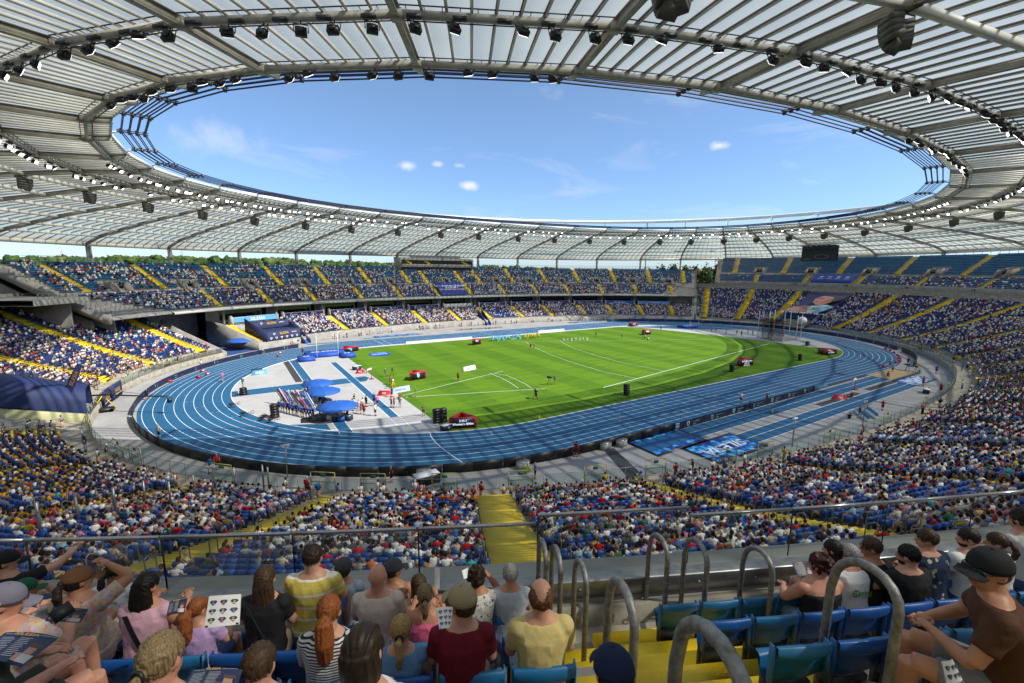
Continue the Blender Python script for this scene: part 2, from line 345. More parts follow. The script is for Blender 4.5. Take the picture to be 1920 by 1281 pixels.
# infield runways
mb = MB(); Z1 = .006
mb.flat([(-60.15, 19), (-59.0, 19), (-59.2, -24.2), (-60.3, -24.2)], Z1)
mb.flat([(-67.6, 26), (-66.2, 26), (-66.2, -27.5), (-67.6, -27.4)], Z1)
mb.flat([(-79, -1.3), (-61.4, -1.5), (-57.8, -1.5), (-56.6, 1.0), (-57.0, 2.6), (-61.4, 2.6), (-79, 2.6)], Z1-.003)
mb.flat([(-76.8, -18), (-68.4, -22.4), (-68.4, -27), (-74, -24)], Z1-.004)
mb.flat([(-37.9, -51.4), (30.9, -51.4), (30.9, -48.4), (-37.9, -48.4)], Z1)
mb.flat([(-24.8, -56.2), (29.0, -56.2), (29.0, -53.4), (-24.8, -53.4)], Z1)
mb.flat([(48, 32), (78, 24), (88, 12), (82, 6), (62, 16)], Z1)
mb.flat([(-45, 50), (-26, 51), (-26, 52.2), (-45, 51.2)], Z1)
tag(mb.build('runways', TRK), kind='structure')
mb = MB(); Z2 = .012
def ln(x0, y0, x1, y1, w=.08, z=Z2):
    a, b = V3((x0, y0, z)), V3((x1, y1, z)); d = nrm(b-a); n = V3((-d[1], d[0], 0))*w/2; mb.add([a-n, b-n, b+n, a+n], [(0, 1, 2, 3)])
for q in [(-58.9, 19.2, -59.15, -31.9), (-60.35, 19.2, -60.5, -31.3), (-66.1, 26, -66.1, -27.6), (-67.7, 26, -67.7, -27.2), (-79, -1.4, -61, -1.6), (-79, 2.7, -61, 2.7),
          (-60.3, -24.3, -59.1, -24.3), (-78, -1.4, -78, 2.7), (-38, -48.3, 31, -48.3), (-38, -49.9, 31, -49.9), (-38, -51.5, 31, -51.5), (-25, -53.3, 29, -53.3), (-25, -54.8, 29, -54.8), (-25, -56.3, 29, -56.3), (19, -49.9, 19, -48.3)]:
    ln(*q)
# throwing sector lines on the grass
S = lambda a, b, w=.11: ln(*at(*a, 0)[:2], *at(*b, 0)[:2], w, .018)
S((755, 742), (943, 696)); S((760, 745), (1022, 729)); S((1131, 727), (1442, 644.5), .16); S((965, 641), (1360, 636), .07)
def arc(P_, w=.09):
    q = [at(*p, 0)[:2] for p in P_]
    for a, b in zip(q[:-1], q[1:]): ln(*a, *b, w, .018)
arc([(918, 700), (940, 709), (957, 718), (972, 728)]); arc([(925, 700), (950, 704), (968, 712), (985, 720), (996, 728)])
arc([(985, 641), (1000, 651), (1030, 664), (1070, 679), (1130, 697), (1194, 710)], .08); arc([(1051, 640), (1070, 651), (1115, 666), (1165, 680), (1245, 696)], .08)
tag(mb.build('runway_lines', LINE), kind='structure')
DKS = mat('dark_grey_rubber', (.045, .045, .05), .8, var=.2, vscale=1)
mb = MB(); Z3 = .010
mb.flat([(-69, 26), (-67.8, 26), (-67.8, 4), (-69, 4)], Z3)
mb.flat([(-78.9, -1.2), (-76.5, -1.2), (-76.5, 0), (-78.9, 0)], Z3+.004)
mb.flat([(-1, -53.1), (13, -53.1), (13, -52.0), (-1, -52.0)], Z3); mb.flat([(17, -53.1), (31, -53.1), (31, -52.0), (17, -52.0)], Z3)
mb.flat([(8, -47.9), (31, -47.9), (31, -47.1), (8, -47.1)], Z3)
mb.flat([(-42.6, -47.8), (-41.3, -48.4), (-45.0, -58), (-46.8, -57.4)], Z3)
mb.flat([(30.2, -52.6), (44.4, -52.6), (44.4, -51.9), (30.2, -51.9)], Z3+.004); mb.flat([(42.8, -51.9), (44.0, -51.9), (44.0, -47.6), (42.8, -47.6)], Z3)
tag(mb.build('rubber_mats', DKS), kind='structure')
SAND = mat('damp_sand', (.46, .33, .17), .95, var=.35, vscale=2.2, bump=1.6, bscale=4)
G = np.zeros((25, 11, 3)); 
for i in range(25):
    for j in range(11): G[i, j] = (31+12*i/24, -51.8+4.1*j/10, .03+.04*rng.random()-.02*(i in (0, 24)))
mb = MB(); mb.grid(G); tag(mb.build('sand_pit', SAND, smooth=True), kind='structure')
# printed event mats
def mosaic(name, x0, y0, x1, y1, label, text=None, hole=None, seed=3, pale=False):
    rg = random.Random(seed); t = empty(name, ((x0+x1)/2, (y0+y1)/2, 0)); tag(t, label, 'mat')
    cx, cy = (x0+x1)/2, (y0+y1)/2; mb = MB(); mb.box((0, 0, .008), (x1-x0+.9, y1-y0+.9, .016)); mb.build('backing', BLACK, t)
    cols = [hexc('#0d2560'), hexc('#1f7fd0'), hexc('#5fb8ee'), hexc('#0f4fb0'), hexc('#16306e'), hexc('#3a9be0')]
    if pale: cols = [hexc('#8fb2dc'), hexc('#5c8fd0'), hexc('#b9d2ee'), hexc('#3f6fb6')]
    mb = MB(); nx = max(3, int((x1-x0)/.85)); ny = max(2, int((y1-y0)/.85)); dx, dy = (x1-x0)/nx, (y1-y0)/ny; mb.flat([(x0-cx, y0-cy), (x1-cx, y0-cy), (x1-cx, y1-cy), (x0-cx, y1-cy)], .018, 0, cols[0])
    for i in range(nx):
        for j in range(ny):
            X, Y = x0-cx+i*dx, y0-cy+j*dy; sh = dx*.45*(1 if (i+j) % 2 else -1)
            c = rg.choice(cols[1:]); q = [(X+max(0, sh), Y), (min(x1-cx, X+dx+sh*.4), Y), (min(x1-cx, X+dx), Y+dy*.5), (max(x0-cx, X+.0), Y+dy*.5)]
            mb.flat(q, .0205, 0, c); c = rg.choice(cols[1:])
            mb.flat([(X, Y+dy*.5), (X+dx, Y+dy*.5), (min(x1-cx, X+dx-sh*.3), Y+dy), (max(x0-cx, X-sh*.3), Y+dy)], .0205, 0, c)
    if hole: mb.flat([(hole[0]-cx, hole[1]-cy), (hole[2]-cx, hole[1]-cy), (hole[2]-cx, hole[3]-cy), (hole[0]-cx, hole[3]-cy)], .023, 0, (.014, .10, .25))
    mb.build('print', PAINTED, t)
    if text:
        mb = MB(); text_mesh(mb, 0, text, (0.2, 0, .026), (-1, 0, 0), (0, -1, 0), 1.5, shear=.25, bold=True, wscale=1.15); mb.build('lettering', WHITE, t)
    return t
mosaic('event_mat', -34.2, -57.2, -25.2, -52.9, 'blue patterned SILESIA floor mat on the near runway side with white lettering', 'SILESIA', seed=5)
mosaic('event_mat', -38.4, -52.3, -29.7, -47.9, 'blue patterned mat around the start of the near jump runway', None, (-38.4, -51.4, -29.7, -48.7), seed=6)
mosaic('event_mat', 29.3, -55.9, 38.9, -52.7, 'pale blue printed mat beside the far end of the sand pit', 'SILESIA', seed=8, pale=True)
a = at(650+.0, 632, 0); mosaic('event_mat', -41, 51.3, -28, 53.4, 'long blue printed mat on the paving before the far stand, left one', None, seed=9)
mosaic('event_mat', 36, 52.2, 52, 54.2, 'long blue printed mat on the paving before the far stand, right one', None, seed=10)
# dark water jump pool before the far stand
POOL = mat('still_water', (.02, .035, .045), .04, spec=.9, var=.4, vscale=.6)
mb = MB(); mb.flat([(-14, 54.0), (4.5, 52.2), (5.5, 55), (-10, 57)], .012); tag(mb.build('water_jump_pool', POOL), kind='structure')
# ---------------------------------------------------------------- the bowl
SM0, SM1 = 34.0, 225.6            # main stand between these arc lengths
TUN0, TUN1 = 203.8, 213.0         # corner tunnel between main stand and the left curve
def sweep(mb, prof, s0, s1, step=2.2, mi=0, ends=True):
    n = max(2, int(abs(s1-s0)/step)+1); ss = np.linspace(s0, s1, n); G = np.stack([bp(ss, np.full(n, d), z) for d, z in prof], 1)
    if G.shape[1] > 1: mb.grid(G, mi)
    return G
def wall_poly(mb, s, prof, th=.3, mi=0):
    """a wall across the stand at arc length s with this (d, z) outline"""
    o = bp(s, 0.); g = V3((*bn(s), 0)); t = V3((-g[1], g[0], 0))*th/2
    a = [o+g*d+V3((0, 0, z))-t for d, z in prof]; b = [o+g*d+V3((0, 0, z))+t for d, z in prof]; n = len(a)
    mb.add(a+b, [tuple(range(n))[::-1], tuple(range(n, 2*n))]+[(i, (i+1) % n, n+(i+1) % n, n+i) for i in range(n)], mi)
def steps(d0, z0, n, pd, zf):
    """profile of n seat rows: (d,z) stair; zf(i) floor height of row i"""
    P_ = []
    for i in range(n): P_ += [(d0+i*pd, zf(i)), (d0+(i+1)*pd, zf(i))]
    return P_
PD = .85; NL = 33
rowL = [(3+PD*i, float(zl(3+PD*i))) for i in range(NL)]                   # curve stands, lower tier: (front edge of tread, floor)
stand = empty('stadium_stand', (0, 0, 0), label='concrete curved grandstand around both bends and the near side, two tiers', cat='grandstand')
mains = empty('stadium_stand', (2, 60, 0), label='main grandstand along the far straight with a row of glazed boxes', cat='grandstand')
def local(o): return -V3(tuple(o.location))
def addto(mb, name, m_, root, smooth=False, kind=None):
    off = local(root)
    for i in range(len(mb.v)): mb.v[i] = mb.v[i]+off
    o = mb.build(name, m_, root, smooth=smooth)
    if kind: o['kind'] = kind
    return o
E0, E1 = TUN1, BLEN+SM0-0.5       # curve stands run from the tunnel round the left, near side and right to the main stand
mb = MB(); sweep(mb, [(0, 0), (0, 1.15), (.25, 1.15), (.25, 1.0), (3, 1.2)]+[(3, rowL[0][1])]+steps(3, 0, NL, PD, lambda i: rowL[i][1])[1:]+[(31.05, 15.1)], E0, E1)
addto(mb, 'lower_terrace', CONCD, stand)
# the main stand: lower tier, box level, upper tier
NM = 13; rowM = [(1.6+.86*i, 2.0+.235*i+.004*i*i) for i in range(NM)]
mb = MB(); sweep(mb, [(0, 0), (0, 1.3), (.25, 1.3), (.25, 1.7), (1.6, 1.7)]+steps(1.6, 0, NM, .86, lambda i: rowM[i][1])+[(13.0, 5.3), (18.5, 5.3), (18.5, 9.6)], SM0, TUN0)
addto(mb, 'lower_terrace', CONC, mains)
NU1 = 9; rowU1 = [(14.6+.85*i, 10.3+.46*i) for i in range(NU1)]
NU2 = 14; rowU2 = [(24.2+.82*i, 15.0+.445*i) for i in range(NU2)]
mb = MB(); sweep(mb, [(13.0, 9.75), (13.0, 10.15), (14.3, 10.3)]+steps(14.6, 0, NU1, .85, lambda i: rowU1[i][1])+[(22.25, 14.25), (24.0, 14.25), (24.0, 15.0)]+steps(24.2, 0, NU2, .82, lambda i: rowU2[i][1])+[(35.9, 20.85), (42.5, 20.85), (42.5, -1.2)], SM0, SM1-.2)
addto(mb, 'upper_terrace', CONC, mains)
mb = MB(); sweep(mb, [(42.3, 20.9), (42.3, 20.95), (36, 20.95)], SM0, SM1)
sweep(mb, [(13.0, 9.72), (18.6, 9.62), (30, 12)], SM0, SM1-.2); addto(mb, 'underside', CONC, mains)
# pale ledge, a light metal fascia over the boxes
mb = MB(); sweep(mb, [(12.3, 9.55), (12.2, 9.62), (12.2, 10.05), (13.6, 10.35), (13.6, 9.55), (12.3, 9.55)], 40, 214); addto(mb, 'ledge_fascia', CONCL, mains)
# ramped concrete end walls that follow the steps
for s_, nm in ((SM0-.2, 'end_wall'), (SM1, 'end_wall')):
    mb = MB()
    p = [(13.0, 9.0), (13.0, 11.0)]
    for d, z in rowU1[::2]: p += [(d, z+.7), (d+1.7, z+.7)]
    p += [(24, 15.3)]
    for d, z in rowU2[::2]: p += [(d, z+.65), (d+1.64, z+.65)]
    p += [(37, 21.6), (37, 19.8), (24, 13.2), (14, 9.0)]
    wall_poly(mb, s_, p, .35); addto(mb, nm, CONC, mains)
# end blocks standing under the main stand's ends
for s_ in (SM0+6, SM1-1):
    mb = MB(); wall_poly(mb, s_, [(18, -1), (18, 9.3), (30, 14), (42, 20), (42, -1)], .4); addto(mb, 'gable_wall', CONC, mains)
# curve stands, upper tier (parapet, six rows, walkway, thirteen rows)
def rowE1(i): return (32.75+.88*i, 16.0+.55*i)
NE1 = 6
def rowE2(i): return (39.9+.85*i, 20.05+.54*i)
NE2 = 13
U0, U1 = 233.0, BLEN+28.5
WALLD = 32.3
profU = [(31.05, 15.1), (31.05, 16.35), (31.35, 16.35), (31.45, 16.1), (31.45, 15.95), (32.75, 15.95)]
profU = [(WALLD-.5, 15.05), (WALLD-.45, 16.42), (WALLD+.12, 16.44), (WALLD+.12, 15.95), (32.9, 15.95)]+steps(32.9, 0, NE1, .88, lambda i: 16.0+.55*i)+[(38.2, 19.35), (39.8, 19.35), (39.8, 20.05)]+steps(39.8, 0, NE2, .85, lambda i: rowE2(i)[1])+[(50.9, 27.0), (53.0, 27.0), (53.0, -1.2)]
mb = MB(); sweep(mb, profU, U0, U1); addto(mb, 'upper_terrace', CONC, stand)
mb = MB(); sweep(mb, [(WALLD-.5, 15.05), (36, 15.8), (44, 17.6)], U0, U1); addto(mb, 'underside', CONC, stand)
for s_ in (U0, U1):
    mb = MB(); p = [(31.1, 15.0), (31.1, 16.7)]
    for i in range(NE1): d, z = rowE1(i); p += [(d, z+1), (d+.88, z+1)]
    p += [(39.8, 20.2)]
    for i in range(NE2): d, z = rowE2(i); p += [(d, z+1), (d+.85, z+1)]
    p += [(52, 28), (52, 20), (40, 17)]
    wall_poly(mb, s_, p, .35); addto(mb, 'end_wall', CONC, stand)
# left junction deck between the tiers, with its railing
mb = MB(); sweep(mb, [(17.2, 13.5), (17.2, 14.5), (34, 14.5), (34, 13.5), (17.2, 13.5)], SM1-.5, U0+1); addto(mb, 'junction_deck', CONC, stand)
mb = MB(); wall_poly(mb, U0-6, [(19, -1), (19, 13.5), (33, 13.5), (33, -1)], .3); wall_poly(mb, SM1-3, [(16, -1), (16, 11), (19, 13.5), (33, 14.4), (33, -1)], .3)
addto(mb, 'pier_wall', CONC, stand)
mb = MB(); sweep(mb, [(30, -1), (30, 13.5)], SM1-3, U0); addto(mb, 'dark_concourse', DGLASS, stand)
mb = MB()
for i, s_ in enumerate(np.linspace(SM1, U0, 10)):
    a = bp(s_, 17.4, 14.5); mb.tube([a, a+V3((0, 0, 1.1))], .035, 5)
for h in (.5, 1.1): mb.tube([bp(q, 17.4, 14.5+h) for q in np.linspace(SM1, U0, 10)], .03, 5)
addto(mb, 'deck_railing', STEEL, stand)
# end of main ledge at the right: low slab
mb = MB(); wall_poly(mb, SM0+.5, [(3.0, 1.0), (13.2, 6.0), (18.5, 9.4), (18.5, 5), (3, 0)], .3); addto(mb, 'pier_wall', CONC, mains)
# tunnel walls either side and floor
mb = MB(); wall_poly(mb, TUN1, [(.0, 0), (0, 1.2), (3, 2.4), (12, 5.6), (18, 8.0), (18, 0)], .35); wall_poly(mb, TUN0, [(0, 0), (0, 2.4), (13, 6.1), (18.5, 6.6), (18.5, 0)], .35)
sweep(mb, [(26, 0), (26, 12)], TUN0-2, TUN1+3); addto(mb, 'tunnel_wall', CONC, stand)
mb = MB(); n = 8; G = np.stack([bp(np.linspace(TUN0-1, TUN1+1, n), np.full(n, 0.8), .0), bp(np.linspace(TUN0-1, TUN1+1, n), np.full(n, 26.), .02)], 1); mb.grid(G); tag(mb.build('tunnel_floor', mat('tunnel_blue_floor', (.02, .06, .2), .8)), kind='structure')
# ---- glazed boxes of the main stand
PITCHS = 13.2
boxes = [(195.4, 'S')]+[(182.4, 'O'), (169.2, 'M'), (156.0, 'M'), (142.7, 'M'), (129.3, ''), (114.8, 'M'), (101.0, 'M'), (87.4, 'M'), (73.9, 'O'), (61.0, 'P'), (48.2, 'S')]
def shield(mb, c, X, Y, r, mi=0):
    q = [(-.8, .9), (.8, .9), (.8, 0), (.45, -.6), (0, -1), (-.45, -.6), (-.8, 0)]
    mb.add([c+X*x*r+Y*y*r for x, y in q], [tuple(range(7))], mi)
def gem(mb, c, X, Y, r, mi=0):
    q = [(-.6, .6), (.6, .6), (1, .15), (0, -1), (-1, .15)]; mb.add([c+X*x*r+Y*y*r for x, y in q], [tuple(range(5))], mi)
    q = [(-.35, .3), (.35, .3), (.5, .1), (0, -.6), (-.5, .1)]; mb.add([c+X*x*r+Y*y*r+np.cross(X, Y)*.02 for x, y in q], [tuple(range(5))], mi+1)
for bi, (sc, kd) in enumerate(boxes):
    w = 5.4; ss = np.linspace(sc-w, sc+w, 4)
    mb = MB(); sweep(mb, [(18.2, 5.4), (18.2, 9.5)], sc-w, sc+w, 3); addto(mb, 'box_window', DGLASS, mains)
    mb = MB()
    for q in np.linspace(sc-w, sc+w, 4): mb = MB(); a = bp(q, 18.1, 5.4); mb.beam(a, a+V3((0, 0, 4.2)), .09, .09); addto(mb, 'window_mullion', STEEL, mains)
    mb = MB(); sweep(mb, [(12.9, 5.9), (12.9, 7.35), (13.1, 7.35), (13.1, 5.9)], sc-w, sc+w, 3)
    for q in (sc-w-.25, sc+w+.25): wall_poly(mb, q, [(12.7, 4.6), (12.7, 7.3), (13.3, 7.75), (14.6, 7.75), (14.6, 4.6)], .25)
    addto(mb, 'balcony_front', CONCL, mains)
    for q in (sc+w+.9, sc-w-.9):
        mb = MB(); a = bp(q, 15.2, 4.8); mb.beam(a, a+V3((0, 0, 4.9)), .55, .55, up=(1, 0, 0)); addto(mb, 'pillar', CONC, mains)
    if kd:
        g = V3((*bn(sc), 0)); X = V3((-g[1], g[0], 0)); X = X if X@CR > 0 else -X; Y = V3((0, 0, 1)); a0 = bp(sc, 12.84, 6.62)
        M_ = {'M': NAVY, 'O': NAVY, 'P': BLUE, 'S': LBLUE}[kd]
        lab = {'M': 'navy banner with two white shields on box', 'O': 'navy banner with white ring signs on box', 'P': 'bright blue lettered banner on box', 'S': 'light blue SILESIA banner on box'}[kd]
        ban = empty('banner', a0); tag(ban, '%s, %s from left' % (lab, 'first second third fourth fifth sixth seventh eighth ninth tenth eleventh twelfth'.split()[bi]), 'banner')
        mb = MB(); G = np.stack([bp(ss, np.full(4, 12.82), 5.95), bp(ss, np.full(4, 12.82), 7.3)], 1)-a0; mb.grid(G); mb.build('cloth', mat('banner_navy', (.008, .02, .12), .6) if kd in 'MO' else M_, ban)
        mb = MB(); O_ = -g*.10
        if kd == 'M':
            for k in (-1, 1):
                shield(mb, X*k*2.4-X*1.2+O_, X, Y, .42); text_mesh(mb, 0, 'Województwo', X*(k*2.4+.3)+Y*.18+O_, X, Y, .26, 'C'); text_mesh(mb, 0, 'Śląskie', X*(k*2.4-.1)-Y*.22+O_, X, Y, .26, 'C')
        elif kd == 'O':
            for k in (-3.4, 0, 3.4):
                t_ = np.linspace(0, 2*math.pi, 13)[:-1]; mb.tube([X*(k-.8)+O_+X*.3*math.cos(q)+Y*.42*math.sin(q) for q in t_], .07, 4, closed=True)
                text_mesh(mb, 0, 'ORLEN', X*(k+.5)+O_+Y*.1, X, Y, .3)
        elif kd == 'P': text_mesh(mb, 0, 'PZU GRANDA', O_, X, Y, .62, bold=True)
        else:
            text_mesh(mb, 0, 'SILESIA', O_+X*.6, X, Y, .8, bold=True, wscale=1.25); gem(mb, X*-3.9+O_, X, Y, .5)
        mb.build('lettering', [WHITE, NAVY], ban)
# ---- aisles (yellow stairs)
def aisle(root, s, d0, d1, zf, w=2.3, up=.0, w2=None, half=2):
    """steps of half a row each, painted yellow"""
    o = bp(s, 0.); g = V3((*bn(s), 0)); t = V3((-g[1], g[0], 0)); mb = MB(); w2 = w2 or w
    n = int(round((d1-d0)/.43)); pd = (d1-d0)/n; G = []
    for i in range(n):
        z = zf(d0+(i+.5)*pd)+.14
        for d in (d0+i*pd, d0+(i+1)*pd):
            ww = (w+(w2-w)*(d-d0)/(d1-d0))/2
            G.append([o+g*d-t*ww+V3((0, 0, z-.5)), o+g*d-t*ww+V3((0, 0, z)), o+g*d+t*ww+V3((0, 0, z)), o+g*d+t*ww+V3((0, 0, z-.5))])
    mb.grid(np.array(G)); return addto(mb, 'yellow_stairs', YEL, root)
AL = [216.5, 229.3, 241.6, 255, 270, 284.4, 296.3, 308.3, 321.3, 334.5, 348.5, 362, 376, 390, 404, 418, 431, 444, 458, 471.5, 484.6, 495.6, 507.5, BLEN+7.4, BLEN+18.8, BLEN+30.4]
zE = lambda d: float(zl(max(3, d)))
for s_ in AL: aisle(stand, s_, 2.6, 30.6, zE, 2.9 if abs(s_-321.3) < 1 else 2.2)
AML = [202.3, 175.7, 161.9, 147.7, 134.2, 121, 106.9, 93.8, 78.8, 66.6, 54.2, 42.3]
zM = lambda d: float(np.interp(d, [r[0]+.43 for r in rowM], [r[1] for r in rowM]))
for s_ in AML: aisle(mains, s_, 1.5, 12.6, zM, 2.0)
zU1 = lambda d: 10.3+.46*max(0, (d-14.9)/.85); zU2 = lambda d: 15.0+.445*max(0, (d-24.4)/.82)
AU1 = [202.4, 190.1, 178, 163.6, 150.3, 136, 122.5, 108.5, 94.8, 81.3, 67.4, 54.3, 41.7]
AU2 = [220.5, 208, 195.8, 182.8, 169.8, 156.7, 143.1, 136.3, 122.3, 115, 101.1, 87.3, 74.1, 60.4, 48.1, 37.5]
for s_ in AU1: aisle(mains, s_, 14.4, 22.3, zU1, 1.5)
for s_ in AU2: aisle(mains, s_, 24.0, 35.4 if not 110 < s_ < 146 else 33.2, zU2, 1.7)
AE1 = [238, 250, 262, 276, 290, 304, 321.05, 337, 351, 365, 379, 393, 407, 421, 434, 446, 458, 469.5, 481.7, 493, 504.8, BLEN+7.2, BLEN+18.6]
AE2 = [232+1, 244, 256, 269, 283, 297, 311, 329, 344, 358, 372, 386, 400, 414, 427, 440, 452, 464, 475.5, 488.1, 499.2, BLEN+1.1, BLEN+13.3, BLEN+24.2]
zE1 = lambda d: 16.0+.55*max(0, (d-33.2)/.88); zE2 = lambda d: 20.05+.54*max(0, (d-40.2)/.85)
for s_ in AE1: aisle(stand, s_, 32.9, 38.3, zE1, 1.5)
for s_ in AE2[1:]: aisle(stand, s_, 39.7, 50.6, zE2, 1.9)
# ---- vomitories (concrete hoods with a number)
def vom(root, s, d0, z0, num, dep=3.4, h=2.5, w=3.0, rise=.55):
    o = bp(s, 0.); g = V3((*bn(s), 0)); t = V3((-g[1], g[0], 0)); mb = MB(); Z = V3((0, 0, 1))
    for k in (-1, 1):
        a = o+t*k*w/2
        p = [(0, 0), (0, .95), (dep*.35, h+.1), (dep+.9, h+.55), (dep+.9, h-.7), (dep*.8, 0)]
        A = [a+g*(d0+x)+Z*(z0+y)-t*.14 for x, y in p]; B = [q+t*.28 for q in A]; n = len(A)
        mb.add(A+B, [tuple(range(n))[::-1], tuple(range(n, 2*n))]+[(i, (i+1) % n, n+(i+1) % n, n+i) for i in range(n)])
    c = o+g*(d0+dep*.8)+Z*(z0+h-.15); mb.box(c, (w, .3, 1.05), [t, g, Z])
    v = empty('vomitory', o+g*d0+Z*z0); v.parent = root; v.matrix_parent_inverse = Matrix.Identity(4); v.location = tuple(o+g*d0+Z*z0-V3(tuple(root.location)))
    off = -(o+g*d0+Z*z0)
    for i in range(len(mb.v)): mb.v[i] = mb.v[i]+off
    mb.build('hood', CONC, v)
    mb = MB(); c = g*(dep*.8+.02)+Z*(h*.42); mb.box(c, (w-.3, .2, h*.9), [t, g, Z]); mb.build('dark_opening', BLACK, v)
    mb = MB(); X = t if t@CR > 0 else -t; c = g*(dep*.8-.19)+Z*(h-.1); mb.box(c, (1.5, .06, .7), [X, g, Z]); text_mesh(mb, 1, str(num), c-g*.05, X, Z, .45, bold=True); mb.build('number_sign', [BLACK, WHITE], v)
    return v
VM = [215.5, 203.4, 190.4, 177, 163.9, 150.4, 129.5, 108.6, 94.8, 81.6, 67.7, 54.3, 42.3]
for i, s_ in enumerate(VM): vom(mains, s_, 22.5, 14.3, '%d' % (41+i))
VE = [238.5, 250, 262, 276, 290, 304, 337, 351, 365, 379, 393, 407, 421, 434, 446, 458, 469.5, 481.8, 493, 504.6, BLEN+7.4, BLEN+18.6]
for i, s_ in enumerate(VE):
    if 300 < s_ < 345: continue
    vom(stand, s_, 38.6, 19.4, '%d' % (i+11))
# sector numbers on the parapet
mb = MB()
for i, s_ in enumerate(np.arange(236, U1-2, 12.3)):
    g = V3((*bn(s_), 0)); t = V3((-g[1], g[0], 0)); X = t if t@CR > 0 else -t; c = bp(s_, WALLD-.55, 15.75)
    mb.box(c, (1.1, .06, .6), [X, g, V3((0, 0, 1))]); text_mesh(mb, 1, '%d' % (i+2), c-g*.05, X, (0, 0, 1), .38, bold=True)
addto(mb, 'sector_number', [BLACK, WHITE], stand)
# under-tier dark back wall and pillars at the top of the lower tier, doors
mb = MB(); sweep(mb, [(31.1, 12.6), (31.1, 15.05)], E0, E1); addto(mb, 'concourse_wall', CONCD, stand)
# press building on top of the main stand
pr = empty('press_box', bp(129, 34.5, 20.3)); tag(pr, 'long concrete press box with yellow stairs behind its glass on top of the far stand', 'building')
def inst(mb, name, m_, root): 
    off = -V3(tuple(root.location))
    for i in range(len(mb.v)): mb.v[i] = mb.v[i]+off
    return mb.build(name, m_, root)
mb = MB(); sweep(mb, [(32.8, 21.4), (32.6, 22.0), (32.6, 22.6), (33.2, 22.6), (33.2, 21.4), (32.8, 21.4)], 115.5, 142.5, 5); sweep(mb, [(32.3, 24.2), (32.3, 25.0), (39, 25.4), (39, 24.2), (32.3, 24.2)], 114.7, 143.3, 5); inst(mb, 'slab', CONC, pr)
mb = MB(); wall_poly(mb, 114.9, [(32.3, 21.6), (32.3, 25), (39, 25), (39, 19.8), (34, 19.8)], .4); inst(mb, 'side_wall', CONC, pr); mb = MB(); wall_poly(mb, 143.1, [(32.3, 21.6), (32.3, 25), (39, 25), (39, 19.8), (34, 19.8)], .4); inst(mb, 'side_wall', CONC, pr)
mb = MB(); sweep(mb, [(33.3, 22.4), (33.3, 24.3)], 115, 143, 5); sweep(mb, [(34, 19.8), (34, 21.5)], 115, 143, 5); inst(mb, 'window', mat('press_glass', (.02, .02, .02), .25), pr)
mb = MB()
for q in np.linspace(116, 142, 9): a = bp(q, 33.15, 22.4); mb.beam(a, a+V3((0, 0, 1.9)), .14, .14)
inst(mb, 'mullion', CONC, pr)
mb = MB()
for q in (117, 132, 139):
    a, b = bp(q, 33.1, 22.6), bp(q+2.2, 33.1, 24.1); mb.beam(a, b, .05, .9)
inst(mb, 'stair_flight', YEL, pr)
mb = MB()
for q in np.linspace(118, 140, 24): a = bp(q, 33.5, 25.1); mb.tube([a, a+V3((0, 0, 1.0))], .04, 4)
mb.tube([bp(q, 33.5, 26.1) for q in np.linspace(118, 140, 8)], .06, 4); sweep(mb, [(35, 25.2), (35, 26.3)], 119, 139, 5); inst(mb, 'roof_railing', STEEL, pr)
# ---------------------------------------------------------------- the roof
RP = (-6.174, -8.338, 84.488, 54.165, 2.175, 7.134, 5.799, .00051, -.01914, -.253, -.023)
RZ = [35.064, 34.754, 34.144, 33.248, 32.521, 31.647, 30.545, 29.422, 27.679]
RK = 1.07
NODES = [7.8, 16.2, 25, 34.6, 44.6, 57.2, 70.3, 84.2, 98.9, 114.7, 129.2, 144.2, 158.8, 171.6, 184.0, 195.0, 205.0, 214.4, 223.9, 233.3, 243.6, 252.6, 261.8, 271.0, 280.8, 293.8, 307.1, 321.0, 337.2, 353.1, 370.5, 388.3, 405.4, 420.5, 434.5, 446.5, 457.5, 467.5, 477.3]
_m2 = (np.abs(_c/RP[2])**RP[4]+np.abs(_s/RP[3])**RP[4])**(-1/RP[4]); RX = np.stack([_m2*_c, _m2*_s], 1)
RS = np.concatenate([[0], np.cumsum(np.hypot(*np.diff(RX, axis=0).T))])*RK
RG = np.stack([np.sign(RX[:, 0])*np.abs(RX[:, 0])**(RP[4]-1)/RP[2]**RP[4], np.sign(RX[:, 1])*np.abs(RX[:, 1])**(RP[4]-1)/RP[3]**RP[4]], 1); RG /= np.hypot(*RG.T)[:, None]
def rp(s, j, off=0., dz=0.):
    """point of the roof at ring j (0 inner .. 8 eave) and arc length s of the inner ring; off metres further out, dz up"""
    s = float(s) % RS[-1]; x = V3((np.interp(s, RS, RX[:, 0]), np.interp(s, RS, RX[:, 1]))); g = nrm((np.interp(s, RS, RG[:, 0]), np.interp(s, RS, RG[:, 1])))
    e = j*RP[5] if j <= 7 else 7*RP[5]+(j-7)*RP[6]; jj = min(7, max(0, int(j))); z = RZ[jj]+(RZ[jj+1]-RZ[jj])*(j-jj)
    p = x+g*e+V3(RP[:2]); i = np.interp(s, RS, _t); z += RP[7]*p[0]+RP[8]*p[1]+(RP[9]+RP[10]*j)*math.cos(2*i)
    q = CAMP+RK*(V3((p[0], p[1], z))-CAMP); q[:2] += g*off; q[2] += dz; return q
roof = empty('stadium_roof', (0, 0, 0), label='translucent ring roof of clear panels on cream girders over the whole bowl', cat='roof')
NN = len(NODES); RN = {j: [rp(s, j) for s in NODES] for j in range(9)}; RN[-1] = [rp(s, 0, -2.3, .42) for s in NODES]
